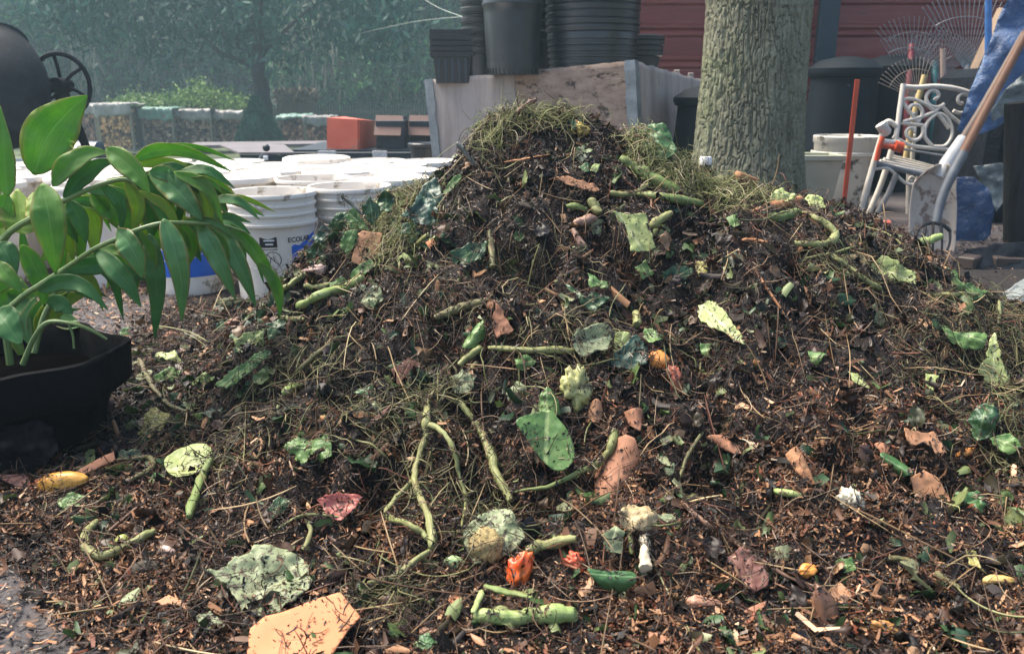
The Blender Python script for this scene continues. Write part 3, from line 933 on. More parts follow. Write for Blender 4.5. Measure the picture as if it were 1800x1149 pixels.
def blob(name, c, ab, ang, mat, label, cat, noise=.12, depth=.8, sink=.25, freq=2.0, D=None, group=None, pinch=0.0, bend=0.0):
    p, n = hit(*c) if D is None else (P(c[0], c[1], D), np.array([0, -1, 0.2]))
    k = mpp(p[1], c[1]); a, b = ab[0] * k, ab[1] * k; d = min(a, b) * depth
    ca, sa = math.cos(math.radians(ang)), math.sin(math.radians(ang))
    e1 = CAMR * ca + CAMU * sa; e2 = -CAMR * sa + CAMU * ca; e3 = -CAMF
    V, F = ICO
    sd = c[0] * .37 + c[1] * .11
    r = 1 + noise * (fbm(V[:, 0] * freq + sd, V[:, 1] * freq, 61, 4) + fbm(V[:, 1] * freq + sd, V[:, 2] * freq, 62, 4) + fbm(V[:, 2] * freq + sd, V[:, 0] * freq, 63, 4)) * 1.1
    X = V * r[:, None]
    X[:, 1] = X[:, 1] * (1 - pinch * X[:, 0]) + bend * (X[:, 0] ** 2 - .4)
    W = X[:, :1] * e1 * a + X[:, 1:2] * e2 * b + X[:, 2:] * e3 * d
    off = p + n * d * (1 - sink)
    m = MB(); m.v = [tuple(q) for q in W]; m.f = list(F)
    o = m.build(name, mat, None, True, 180); o.location = tuple(off)
    return tag(o, label, cat, group)


# ---- big leaves
def leaf(poly, key, label, cat="leaf", **kw):
    return sheet(kw.pop("name", "leaf"), poly, LEAFM[key], label, cat, **kw)


leaf([(1068, 369), (1101, 377), (1135, 377), (1139, 404), (1148, 415), (1153, 437), (1139, 443), (1108, 442), (1104, 419), (1099, 395)], "pale", "pale yellow-green torn leaf hanging over a dark hollow near the crest", lift=.06, face=.55, rib=((1085, 372), (1130, 440)), crump=.005)
leaf([(1227, 536), (1253, 531), (1270, 543), (1300, 583), (1310, 605), (1290, 600), (1260, 580), (1232, 566)], "pale", "flat pale green leaf with a pointed end, lying alone on dark mulch", lift=.028, face=.3, rib=((1232, 536), (1308, 604)), crump=.003)
leaf([(1003, 603), (1013, 580), (1060, 570), (1083, 583), (1067, 616), (1020, 630)], "grey", "dirty grey-green leaf at the tip of a tan stem, beside the white folded leaf", lift=.02, face=.5, rib=((1010, 605), (1078, 590)))
leaf([(1063, 636), (1093, 613), (1120, 590), (1140, 613), (1137, 643), (1113, 651), (1080, 646)], "blue", "dark blue-green leaf under the small white folded leaf", lift=.016, face=.5, rib=((1065, 640), (1135, 605)))
leaf([(1080, 596), (1087, 583), (1110, 590), (1083, 630)], "pale", "small whitish pointed leaf folded on top of a dark leaf", lift=.032, face=.7, crump=.003, edge="smooth")
leaf([(1133, 573), (1150, 578), (1163, 596), (1147, 606), (1130, 595)], "mid", "little curled green leaf just above the round orange scrap", lift=.016, crump=.009)
leaf([(907, 740), (960, 722), (975, 730), (1000, 766), (1007, 809), (980, 829), (947, 803), (923, 770)], "mid", "broad green leaf with a white midrib and side veins, mid slope", lift=.05, face=.5, rib=((962, 724), (958, 828)), crump=.003, edge="smooth")
leaf([(937, 720), (950, 690), (962, 678), (980, 696), (988, 726), (970, 732), (950, 728)], "mid", "rolled green leaf standing above the broad veined leaf", lift=.03, face=.6, crump=.008, roll=.8)
leaf([(290, 816), (320, 793), (360, 786), (380, 809), (353, 833), (310, 846)], "pale", "cupped rounded light green leaf near the foot of the heap", lift=.03, face=.3, tilt=(0, .25), rib=((380, 806), (292, 832)), crump=.006, curl=.25, edge="smooth")
leaf([(357, 1013), (400, 1006), (447, 969), (500, 966), (533, 979), (550, 1026), (520, 1066), (473, 1093), (433, 1086), (417, 1059), (400, 1033)], "grey", "large ragged grey-green leaf full of holes beside the orange card", lift=.016, face=.25, rib=((535, 975), (420, 1075)), crump=.01)
leaf([(410, 596), (440, 584), (467, 576), (463, 606), (440, 618), (423, 625)], "pale", "crinkled light green lettuce leaf at the heap's edge by the pot plant", lift=.03, face=.5, crump=.012)
leaf([(378, 676), (417, 643), (450, 622), (477, 610), (470, 630), (443, 655), (400, 685)], "mid", "long wavy green lettuce leaf sloping down towards the black pot", lift=.025, face=.5, rib=((477, 610), (380, 682)), crump=.012)
leaf([(467, 570), (500, 556), (505, 575), (493, 592), (473, 606)], "dark", "small dark leaf where the lettuce leaves meet the mulch", lift=.02, crump=.01)
leaf([(380, 570), (393, 564), (407, 583), (400, 598), (383, 596)], "dark", "dark green leaf standing upright on the paving edge", lift=.02, face=.8, crump=.004)
leaf([(497, 783), (520, 763), (548, 770), (578, 766), (585, 803), (550, 818), (515, 808)], "mid", "crumpled mid-green leaf half buried among pale roots", lift=.02, crump=.014)
leaf([(790, 446), (813, 436), (857, 424), (853, 443), (820, 473), (800, 470)], "dark", "dark green pointed leaf beside the short upright stem", lift=.028, face=.5, rib=((857, 426), (795, 465)), crump=.006)
leaf([(705, 384), (725, 365), (738, 342), (756, 354), (780, 385), (772, 398), (740, 396)], "blue", "big folded blue-green leaf arching over a dark hollow at the heap's shoulder", lift=.045, face=.5, tilt=(.1, .2), rib=((742, 345), (770, 398)), crump=.012)
leaf([(700, 395), (735, 390), (742, 412), (722, 428), (704, 418)], "dark", "very dark leaf in the hollow under the blue-green leaf", lift=.012, crump=.01)
leaf([(736, 344), (750, 322), (766, 312), (782, 350), (786, 385), (768, 378)], "blue", "upper blue-green leaf leaning against the folded one", lift=.03, face=.4, crump=.01, rib=((750, 322), (780, 388)))
leaf([(607, 380), (622, 366), (640, 388), (650, 406), (616, 404)], "mid", "bright green pointed leaf standing against the white buckets", D=1.98, nrm=(-.2, -1, .5), crump=.006, rib=((648, 405), (612, 374)))
leaf([(636, 362), (651, 345), (668, 365), (660, 402), (642, 385)], "dark", "dark green leaf standing behind the bright one by the buckets", D=2.0, nrm=(.2, -1, .4), crump=.008)
leaf([(598, 428), (607, 408), (629, 404), (630, 425), (611, 452)], "mid", "toothed green leaf next to the square of spotted brown card", D=1.94, nrm=(-.2, -1, .5), crump=.009)
leaf([(560, 428), (580, 412), (602, 404), (606, 440), (590, 452), (566, 458)], "dark", "clump of dark curly leaf against the blue bucket label", D=1.97, nrm=(-.3, -1, .5), crump=.02)
leaf([(540, 440), (562, 425), (575, 447), (560, 464), (538, 462)], "dark", "dark crinkled leaf at the outer end of the leafy clump", D=1.96, nrm=(-.3, -1, .6), crump=.018)
leaf([(697, 456), (710, 443), (736, 463), (704, 480)], "pale", "small pale triangular leaf near the heap's shoulder", lift=.018, face=.5, crump=.004)
leaf([(615, 487), (650, 455), (662, 468), (636, 494)], "mid", "green leaf below the square of spotted card", lift=.02, crump=.006, rib=((660, 458), (618, 490)))
leaf([(575, 497), (598, 486), (612, 494), (598, 508), (580, 508)], "mid", "bluish green leaf scrap at the base of a short curved stem", lift=.016, crump=.008)
leaf([(640, 520), (668, 505), (676, 524), (650, 545), (632, 540)], "grey", "ragged leaf tangled with fibres just right of the thick green stem", lift=.014, crump=.01)
leaf([(813, 596), (827, 570), (847, 560), (855, 583), (835, 613), (815, 612)], "mid", "rolled fuzzy green leaf left of the upright orange card", lift=.028, face=.5, roll=1.2, crump=.007)
leaf([(990, 496), (1007, 506), (1033, 523), (1043, 510), (1073, 523), (1060, 533), (1040, 552), (1020, 533)], "dark", "limp dark green lobed leaf in the middle of the slope", lift=.018, crump=.01)
leaf([(1033, 480), (1067, 496), (1070, 505), (1037, 506)], "mid", "small green leaf on top of the limp lobed one", lift=.022, crump=.006)
leaf([(620, 688), (650, 676), (692, 694), (680, 700), (652, 698)], "teal", "dark glossy curly leaf above the tangle of roots", lift=.026, crump=.01)
leaf([(652, 702), (672, 706), (680, 720), (660, 730), (648, 718)], "grey", "pale ruffled leaf just under the glossy curly one", lift=.016, crump=.012)
leaf([(1530, 466), (1550, 450), (1577, 461), (1610, 480), (1609, 502), (1577, 494), (1540, 488)], "pale", "large pale green leaf lying on the heap's far shoulder below the fork", lift=.028, face=.4, rib=((1532, 470), (1612, 494)), crump=.006)
leaf([(1477, 452), (1505, 446), (1530, 452), (1527, 480), (1490, 468)], "husk", "tan papery leaf touching the large pale leaf", lift=.02, crump=.008)
leaf([(1663, 488), (1677, 474), (1687, 498), (1737, 513), (1710, 532), (1680, 514)], "mid", "spiky green leaf at the heap's edge in front of the blue tarp", lift=.028, crump=.012)
leaf([(1520, 546), (1537, 533), (1557, 563), (1547, 578), (1527, 568)], "grey", "hanging grey-green leaf below the sloping pale stem", lift=.02, face=.6, crump=.007)
leaf([(1653, 570), (1683, 583), (1733, 588), (1727, 613), (1690, 614), (1665, 596)], "mid", "broad light green leaf folded over the heap's outer flank", lift=.03, crump=.012, rib=((1655, 574), (1732, 604)))
leaf([(1747, 585), (1763, 650), (1772, 668), (1733, 705), (1717, 650)], "pale", "fan-shaped pale green leaf hanging from its stem on the outer flank", lift=.03, face=.5, rib=((1748, 590), (1742, 704)), crump=.008)
leaf([(1700, 740), (1722, 712), (1756, 720), (1750, 760), (1718, 775)], "dark", "dark green leaf cluster below the fan-shaped leaf", lift=.02, crump=.016)
leaf([(1357, 588), (1383, 594), (1379, 612), (1362, 606)], "dark", "small dark leaf scrap among reddish mulch", lift=.012, crump=.006)
leaf([(1420, 618), (1453, 622), (1436, 640), (1424, 634)], "mid", "curled little green leaf low on the mulch slope", lift=.016, crump=.008, roll=.6)
leaf([(1490, 653), (1507, 656), (1530, 685), (1500, 672)], "pale", "yellow-green shred of leaf in the mulch", lift=.016, crump=.008)
leaf([(1627, 656), (1652, 658), (1640, 685), (1630, 676)], "pale", "pale torn scrap of leaf below the hanging grey-green one", lift=.016, crump=.008)
leaf([(1230, 602), (1250, 602), (1248, 628), (1234, 622)], "mid", "small green leaf under the flat pointed leaf", lift=.012, crump=.006)
leaf([(1547, 797), (1570, 799), (1606, 829), (1580, 836), (1560, 820)], "teal", "glossy dark green leaf rolled into a tube above tan card", lift=.03, roll=1.4, crump=.003, edge="smooth", rib=((1548, 800), (1602, 832)))
leaf([(1673, 900), (1680, 866), (1720, 862), (1735, 879), (1727, 905), (1706, 886), (1688, 914)], "teal", "bright green crumpled leaf beside the tan card", lift=.03, face=.6, crump=.012)
leaf([(1467, 986), (1497, 977), (1508, 999), (1485, 1007)], "mid", "small triangular green leaf near the orange peel", lift=.014, crump=.006)
leaf([(1697, 966), (1715, 970), (1733, 1010), (1702, 994)], "yellow", "yellowing leaf with a brown tip low on the slope", lift=.018, crump=.006, rib=((1698, 968), (1732, 1008)))
leaf([(1033, 999), (1060, 1003), (1113, 1005), (1115, 1026), (1075, 1042), (1047, 1020)], "teal", "folded bluish green leaf like a little boat near the foot of the heap", lift=.03, face=.7, roll=.9, crump=.003, edge="smooth", rib=((1035, 1008), (1114, 1014)))
leaf([(813, 933), (840, 908), (867, 894), (897, 896), (923, 946), (900, 968), (870, 982), (833, 990), (818, 965)], "grey", "fuzzy grey-green leaf draped over the tan seed head", lift=.028, face=.55, crump=.008, cfreq=40)
leaf([(343, 1083), (370, 1072), (400, 1103), (380, 1116), (355, 1108)], "grey", "small grey-green leaf below the ragged leaf", lift=.012, crump=.006)
leaf([(470, 899), (490, 874), (512, 882), (500, 900), (480, 914)], "dark", "small dark green leaf left of the red leaf", lift=.018, crump=.008)
leaf([(260, 848), (272, 832), (288, 838), (286, 858), (266, 862)], "mid", "pale scrap of leaf below the cupped leaf", lift=.014, crump=.006)
leaf([(100, 878), (130, 868), (152, 876), (140, 892), (106, 898)], "mid", "wilted green leaf in front of the orange fruit", lift=.014, crump=.01)
leaf([(270, 660), (300, 644), (318, 650), (309, 690), (277, 688)], "mid", "stiff green leaf standing by the black pot", lift=.03, face=.7, crump=.006)
leaf([(272, 623), (307, 614), (332, 650), (318, 640), (292, 634)], "pale", "pale ruffled leaf lying behind the stiff green leaf", lift=.03, crump=.01)
leaf([(206, 598), (214, 578), (228, 574), (226, 596), (214, 606)], "mid", "green leaf scrap on the paving right of the pot", lift=.016, face=.7, crump=.004)
leaf([(240, 763), (263, 714), (300, 726), (288, 750), (262, 772)], "yellow", "limp yellow-brown leaf hanging beside the black pot", lift=.02, crump=.01)
leaf([(335, 672), (362, 655), (380, 668), (366, 690), (342, 690)], "mid", "green leaf lying between the curved stem and the lettuce", lift=.016, crump=.01)
leaf([(557, 879), (597, 866), (638, 871), (624, 893), (600, 915), (572, 902)], "red", "bright pinkish red leaf with a toothed edge", lift=.03, face=.5, crump=.008, rib=((638, 873), (565, 895)))
leaf([(1123, 229), (1150, 218), (1170, 220), (1190, 268), (1165, 282), (1138, 286)], "teal", "blue-green leaf under dry grass beside the crest", lift=.03, face=.5, crump=.01)
leaf([(1350, 350), (1362, 336), (1376, 328), (1399, 347), (1380, 356)], "pale", "light green ruffled leaf at the foot of the tree trunk", lift=.03, crump=.012)
leaf([(1413, 348), (1426, 340), (1442, 343), (1452, 364), (1430, 366)], "pale", "light green leaf on the heap in front of the pale bin", lift=.03, crump=.012)
leaf([(1037, 300), (1044, 288), (1056, 286), (1048, 304)], "pale", "small whitish green leaf below the crest", lift=.02, crump=.005)
leaf([(1018, 292), (1034, 284), (1036, 302), (1024, 306)], "teal", "small blue-green leaf beside the whitish one", lift=.014, crump=.006)
leaf([(1000, 214), (1020, 206), (1026, 222), (1006, 230)], "dark", "dark green leaf just under the crest", lift=.016, crump=.008)
leaf([(1276, 384), (1296, 376), (1302, 396), (1284, 402)], "mid", "small bright leaf behind the long pale stem", lift=.014, crump=.008)
leaf([(1115, 470), (1135, 455), (1150, 480), (1130, 492)], "mid", "green leaf in the shadow below the hanging torn leaf", lift=.012, face=.6, crump=.006)
leaf([(1222, 460), (1242, 455), (1246, 478), (1228, 486)], "yellow", "yellow-green leaf pocketed in the dark upper slope", lift=.012, crump=.008)
leaf([(1165, 478), (1190, 462), (1218, 472), (1205, 500), (1175, 505)], "dark", "dark leaf lying in a shallow hollow of the upper slope", lift=.01, crump=.01)
leaf([(1460, 738), (1480, 736), (1492, 760), (1474, 772)], "dark", "dark green leaf low on the outer slope above the brown bark", lift=.012, crump=.008)
leaf([(778, 338), (798, 312), (812, 310), (792, 337)], "mid", "narrow green leaf near the grassy shoulder", lift=.02, crump=.004, rib=((812, 311), (780, 337)), edge="smooth")
leaf([(905, 632), (925, 622), (942, 634), (930, 650), (910, 650)], "mid", "green sprout leaf under the tan stem", lift=.016, crump=.012)
leaf([(890, 690), (910, 670), (930, 684), (922, 706), (896, 708)], "grey", "dull green leaf between the two pale stems", lift=.012, crump=.01)
leaf([(1057, 940), (1080, 925), (1098, 936), (1092, 972), (1065, 972)], "grey", "dusky green leaf beside the pale hollow stalk", lift=.018, face=.6, crump=.008)
leaf([(1150, 905), (1180, 902), (1200, 912), (1172, 918)], "grey", "flat grey-green leaf right of the pale hollow stalk", lift=.016, crump=.005)
leaf([(738, 1118), (754, 1112), (764, 1128), (748, 1146), (732, 1138)], "teal", "small fresh green leaf at the front of the heap", lift=.018, crump=.004)
leaf([(790, 665), (812, 650), (836, 662), (828, 690), (800, 692)], "olive" if False else "grey", "olive leaf beneath the forked pale stem", lift=.012, crump=.01)
leaf([(1740, 770), (1775, 760), (1795, 785), (1770, 800)], "mid", "green leaf among wet weeds on the outermost flank", lift=.02, crump=.012)
leaf([(185, 806), (215, 788), (246, 790), (250, 806), (215, 815)], "dark", "dark green cut leaf base next to the tilted brown card", lift=.02, face=.6, crump=.006)

leaf([(575, 398), (592, 376), (612, 372), (610, 400), (590, 410)], "dark", "dark green leaf between the buckets and the bright pointed leaf", D=2.0, nrm=(-.3, -1, .4), crump=.014)
leaf([(548, 415), (566, 396), (584, 402), (574, 424), (556, 430)], "blue", "blue-green curly leaf on the outermost edge of the leafy clump", D=1.99, nrm=(-.4, -1, .5), crump=.014)
leaf([(662, 352), (676, 334), (694, 346), (688, 372), (670, 374)], "dark", "dark leaf poking up through dry grass beside the pale rising stem", D=2.0, nrm=(0, -1, .4), crump=.012)

# ---- card, bark and peel
def card(poly, key, label, cat="cardboard piece", **kw):
    kw.setdefault("thick", .003); kw.setdefault("edge", "cut"); kw.setdefault("crump", .003)
    return sheet(kw.pop("name", "cardboard_piece"), poly, CARD[key], label, cat, **kw)


card([(440, 1105), (466, 1084), (492, 1078), (560, 1052), (598, 1042), (634, 1085), (612, 1108), (585, 1149), (560, 1178), (432, 1182)], "tan", "large clean orange-tan piece of card at the very front", lift=.034, face=.3, crump=.0012, curl=.05)
card([(1040, 816), (1073, 773), (1100, 763), (1116, 770), (1134, 838), (1100, 850), (1073, 880), (1043, 863)], "brown", "curled reddish brown piece of card behind the curved green stem", lift=.03, face=.5, roll=.9, crump=.003)
card([(120, 838), (143, 823), (200, 794), (203, 808), (150, 833)], "brown", "thin slab of brown card propped over the orange fruit", lift=.045, face=.5, thick=.006)
card([(-10, 835), (43, 833), (69, 866), (22, 852)], "maroon", "dark brown torn card at the heap's edge under the pot", lift=.02)
card([(618, 461), (627, 413), (637, 406), (671, 410), (667, 450), (633, 467)], "spotted", "square of brown card dotted with soil near the leafy clump", lift=.03, face=.6)
card([(1600, 839), (1623, 826), (1647, 839), (1671, 879), (1633, 905), (1613, 889)], "spotted", "soil-flecked tan card next to the bright crumpled leaf", lift=.02, face=.4)
card([(1590, 752), (1640, 758), (1664, 796), (1627, 795), (1600, 780)], "spotted", "ragged light tan card above the rolled glossy leaf", lift=.018, face=.35, edge="jag")
card([(1537, 780), (1567, 776), (1572, 795), (1548, 797)], "brown", "small orange-brown scrap of card beside the ragged light card", lift=.012, edge="jag")
card([(1382, 796), (1400, 783), (1414, 803), (1434, 848), (1430, 856), (1402, 830)], "bark", "leaf-shaped piece of orange-brown bark on the mulch slope", lift=.024, face=.5, crump=.006, roll=.5, name="bark_piece", cat="bark")
card([(1240, 766), (1268, 764), (1292, 776), (1308, 804), (1277, 788)], "brown", "curved brown peel arching over a dark gap", lift=.026, face=.3, roll=.6, name="peel", cat="peel")
card([(867, 571), (870, 530), (880, 540), (893, 563), (903, 580), (873, 594)], "brown", "small upright piece of pale orange card mid slope", lift=.022, face=.6, crump=.005, edge="jag")
card([(687, 650), (717, 629), (744, 640), (728, 670), (700, 677)], "maroon", "dark reddish brown flap of card in a hollow", lift=.012, face=.5)
card([(1098, 720), (1130, 715), (1125, 758), (1107, 745)], "brown", "curled pinkish brown peel above the curled card", lift=.024, face=.5, roll=1.0, name="peel", cat="peel")
card([(975, 312), (1017, 317), (1044, 322), (1054, 335), (1024, 332), (995, 324)], "spotted", "long pale strip of bark below the crest", lift=.018, face=.3, name="bark_piece", cat="bark", edge="jag")
card([(267, 1059), (297, 1046), (350, 1068), (325, 1072), (298, 1062)], "spotted", "pinkish splinter of bark at the front edge of the heap", lift=.012, face=.3, name="bark_piece", cat="bark", edge="jag")
card([(637, 755), (662, 732), (690, 710), (672, 734), (642, 758)], "maroon", "slanting reddish bark slab among roots", lift=.022, name="bark_piece", cat="bark", thick=.005)
card([(1460, 1033), (1477, 1024), (1499, 1046), (1483, 1062), (1464, 1054)], "spotted", "flat beige scrap above the brown root vegetable", lift=.012)
card([(1308, 1073), (1347, 1055), (1332, 1076)], "brown", "pointed dry brown leaf on the lower slope", lift=.016, name="leaf", cat="leaf", edge="smooth", thick=.001)
card([(787, 1054), (808, 1044), (814, 1060), (800, 1072)], "tan", "small square of tan card near the front", lift=.01)
card([(748, 426), (762, 420), (768, 430), (756, 438)], "tan", "tiny orange scrap of card at the end of the pale stem", lift=.012)
card([(1140, 1110), (1172, 1120), (1168, 1132), (1146, 1134)], "brown", "small brown curl of card at the front right of the thick stem", lift=.016, edge="jag")
card([(1270, 990), (1300, 962), (1345, 985), (1350, 1030), (1325, 1045), (1290, 1020)], "maroon", "broad dark brown rotten sheet under the long thin stick", lift=.008, crump=.008, edge="jag")
card([(258, 578), (275, 566), (282, 584), (266, 592)], "brown", "curled orange-brown leaf on the paving under the hanging leaf", lift=.012, D=None, edge="jag", name="leaf", cat="leaf")
card([(282, 592), (300, 582), (318, 592), (300, 602)], "brown", "flat orange-brown leaf on the paving next to the curled one", lift=.008, edge="jag", name="leaf", cat="leaf")
card([(1030, 735), (1042, 704), (1056, 706), (1062, 738), (1046, 742)], "spotted", "horn-shaped tan husk beside the pale bulb", lift=.018, roll=1.3, face=.6, name="husk", cat="husk", edge="smooth", thick=.001)
m_ = MB(); _p, _n = hit(1310, 322); m_.box((0, 0, 0), (.062, .03, .022), np.array(Matrix.Rotation(.35, 3, "Y") @ Matrix.Rotation(.3, 3, "Z")), .004)
_o = m_.build("bark_chunk", CARD["bark"], None, True, 50); _o.location = tuple(_p + _n * .012)
tag(_o, "thick reddish chunk of bark at the foot of the tree trunk", "bark")

# ---- stems
def st(pts, r, key, label, **kw):
    return stalk(kw.pop("name", "stalk"), pts, r, STALK[key], label, kw.pop("cat", "stem"), **kw)


st([(1081, 286), (1112, 304), (1142, 321), (1184, 344)], [10, 11, 12, 10], "green", "thick straight green stem on the shoulder right of the crest", lift=.02)
st([(1119, 352), (1177, 359), (1226, 366)], [6, 10, 9], "green", "horizontal green leaf stalk below the thick straight stem", lift=.022)
st([(1068, 347), (1092, 350), (1115, 348), (1142, 328)], [5, 6, 5, 4], "pale", "thin forked pale green stem above the hanging torn leaf", lift=.02)
st([(1035, 355), (1043, 370), (1052, 383)], [9, 9, 8], "pale", "short curved pale green stub left of the hanging torn leaf", lift=.022)
st([(995, 368), (1012, 368), (1032, 374)], [5, 7, 5], "green", "little green stem touching the curved stub", lift=.015)
st([(1142, 408), (1154, 396), (1167, 385)], [8, 8, 9], "pale", "short pale stalk end sticking out of the hanging torn leaf", lift=.03)
st([(1006, 402), (1020, 396), (1046, 390)], [6, 9, 8], "pink", "pinkish knobbly stalk above a dark hollow", lift=.02)
st([(1005, 408), (1012, 425), (1026, 446)], [6, 8, 5], "pink", "pinkish root bent downwards below the knobbly stalk", lift=.015)
st([(533, 547), (570, 530), (605, 514), (645, 495)], [8, 9, 9, 8], "fresh", "long bright green stem on the flank facing the buckets", lift=.02)
st([(493, 563), (516, 565), (541, 566)], [6, 5, 5], "pale", "pale stem end beside the lettuce leaf", lift=.012)
st([(490, 520), (518, 504), (545, 486)], [5, 6, 6], "pale", "pale green stem slanting up at the edge towards the leafy clump", lift=.016)
st([(540, 508), (560, 512), (580, 506)], [5, 7, 5], "pale", "short curved stem joined to the bluish leaf scrap", lift=.014)
st([(660, 388), (675, 370), (692, 352)], [5, 6, 7], "pale", "pale stem rising through dry grass beside the leafy clump", lift=.03)
st([(703, 441), (733, 434), (760, 419)], [4, 6, 6], "pale", "pale stem running to the tiny orange scrap", lift=.014)
st([(857, 412), (858, 445), (855, 482)], [4, 6, 7], "olive", "short upright stem below the shoulder", lift=.025)
st([(763, 563), (790, 553), (815, 543), (855, 535)], [6, 9, 9, 6], "olive", "dirty green stem half sunk in dark mulch", lift=.012)
st([(867, 615), (933, 620), (1007, 624)], [5, 6, 8], "pale", "long tan-green stem leading to the dirty grey-green leaf", lift=.018)
st([(808, 655), (830, 636), (855, 615)], [6, 7, 6], "pale", "pale green stem end pointing down the slope", lift=.022)
st([(822, 668), (834, 652), (844, 640)], [5, 6, 5], "olive", "olive stem lying under the pale stem end", lift=.012)
st([(520, 664), (538, 648), (553, 633), (575, 614), (602, 596)], [3, 5, 5, 5, 4], "olive", "long bent root on the left flank", lift=.012, name="root", cat="root")
st([(511, 703), (522, 692), (538, 684)], [8, 9, 7], "fresh", "short stubby green stem near the lettuce leaf", lift=.022)
st([(1407, 384), (1430, 395), (1447, 406), (1458, 420), (1450, 436), (1425, 439), (1390, 435)], [4, 6, 7, 8, 8, 7, 5], "pale", "pale stem bent back on itself like a hook", lift=.022)
st([(1450, 452), (1470, 465), (1490, 481), (1513, 497), (1540, 512)], [5, 6, 6, 6, 6], "pale", "long straight pale stem below the hooked one", lift=.016)
st([(1600, 430), (1625, 424), (1655, 416)], [7, 8, 7], "fresh", "cut green stem sticking out in front of the garden fork", D=[2.1, 2.1, 2.1])
st([(1638, 532), (1675, 528), (1715, 524)], [5, 5, 4], "pale", "thin pale stem on the outer flank near the spiky leaf", lift=.02)
st([(1745, 586), (1746, 560), (1740, 540)], [3, 4, 3], "pale", "stem from which the fan-shaped leaf hangs", lift=.03)
st([(1350, 388), (1375, 388), (1402, 380)], [9, 11, 9], "green", "fat dark green stem below the pale splintered wood", lift=.012)
st([(1325, 382), (1360, 370), (1402, 360)], [6, 10, 9], "husk" if False else "orange", "pale orange splintered piece of wood near the trunk", lift=.02, name="wood_splinter", cat="wood")
st([(1363, 868), (1388, 872), (1415, 877)], [6, 7, 4], "fresh", "short bright green stem on the lower outer slope", lift=.014)
st([(1553, 988), (1580, 988), (1612, 997)], [5, 7, 4], "olive", "withered stem on the lower outer slope", lift=.010)
st([(1640, 1013), (1660, 1028), (1685, 1042)], [5, 7, 4], "olive", "olive stem slanting below the withered one", lift=.012)
st([(1200, 899), (1232, 928), (1267, 953), (1305, 978), (1340, 999), (1380, 1022), (1430, 1045)], [5, 5, 5, 4, 4, 4, 3], "brown", "very long thin reddish brown stick crossing the lower slope", lift=.02, name="stick", cat="stick")
st([(1323, 476), (1345, 510), (1375, 556)], [2.5, 2.5, 2], "orange", "thin straight orange-brown stick on the upper slope", lift=.012, name="stick", cat="stick")
st([(1302, 428), (1322, 427), (1345, 431)], [4, 4, 3], "orange", "short orange splinter near the hooked stem", lift=.012, name="stick", cat="stick")
st([(1413, 464), (1455, 456), (1495, 446)], [2, 2.5, 2], "pale", "long pale straw lying across the hooked stem", lift=.03, name="straw", cat="straw")
st([(890, 290), (925, 286), (963, 279)], [3, 6, 4], "orange", "orange strip of bark under the crest", lift=.016, name="bark_strip", cat="bark", flat=.5)
st([(908, 214), (925, 203), (942, 192)], [4, 5, 4], "brown", "dark twig poking out of the dry grass on the crest", lift=.03, name="twig", cat="twig")
st([(834, 288), (818, 268), (802, 250)], [5, 5, 5], "grey", "bare grey twig pointing out from below the crest", D=2.0, name="twig", cat="twig")
st([(645, 382), (627, 368), (612, 354), (600, 344)], [4, 4, 4, 3], "grey", "bare grey twig with a hooked tip in front of the buckets", D=2.0, name="twig", cat="twig")
st([(173, 930), (155, 952), (155, 978), (185, 994), (220, 978), (248, 962), (272, 948)], [8, 9, 10, 10, 9, 9, 8], "pale", "thick pale green stem bent like a letter J", lift=.02)
st([(393, 816), (375, 846), (358, 876), (337, 930)], [8, 9, 9, 8], "green", "hairy green stem standing at the foot of the heap", lift=.028)
st([(193, 823), (230, 819), (263, 817), (272, 830), (255, 845), (233, 855)], [4, 4, 5, 5, 5, 5], "olive", "curled olive stem behind the orange fruit", lift=.018)
st([(247, 643), (257, 668), (267, 686), (285, 706), (300, 723), (333, 737)], [6, 5, 5, 4, 4, 3], "olive", "bent olive stem hanging down beside the black pot", lift=.022)
st([(193, 946), (230, 915), (262, 892), (295, 876)], [3, 3, 3, 2], "brown", "straight brown twig behind the J-shaped stem", lift=.016, name="twig", cat="twig")
st([(413, 914), (409, 890), (411, 866), (430, 818)], [4, 4, 3, 3], "brown", "reddish twig standing right of the hairy stem", lift=.02, name="twig", cat="twig")
st([(925, 981), (955, 973), (985, 968), (1015, 960)], [11, 12, 10, 8], "pale", "stout pale green stem right of the red pepper", lift=.02)
st([(800, 712), (822, 742), (835, 766), (850, 785), (863, 809), (877, 846), (897, 894)], [5, 6, 7, 8, 9, 8, 9], "pale", "long thick stem running down to the fuzzy leaf", lift=.03)
st([(1080, 776), (1076, 798), (1064, 818), (1045, 832), (1023, 839), (967, 862), (900, 880)], [8, 8, 7, 7, 6, 4, 2], "green", "smooth curved green stem in front of the curled card", lift=.035)
st([(1106, 560), (1114, 585)], [8, 9], "pale", "short whitish stalk standing above the white folded leaf", lift=.025)
st([(640, 1005), (640, 1006), (641, 1007)], [1, 1, 1], "olive", "") if False else None
st([(1185, 850), (1205, 805), (1228, 765)], [3, 4, 4], "olive", "slanting olive stem right of the curled card", lift=.02)
st([(1700, 560), (1715, 590), (1722, 640)], [3, 3, 2], "olive", "thin wet stem among weeds on the outer flank", lift=.02)
st([(1465, 455), (1440, 470), (1420, 472)], [2, 2, 2], "brown", "fine dark root below the hooked stem", lift=.012, name="root", cat="root")
st([(480, 955), (505, 938), (530, 925), (560, 921), (600, 925)], [2, 3, 3, 2, 2], "pale", "bent straw arching below the red leaf", lift=.025, name="straw", cat="straw")
st([(540, 925), (548, 945), (536, 978)], [4, 5, 4], "pale", "stalk of the large ragged grey-green leaf", lift=.018)

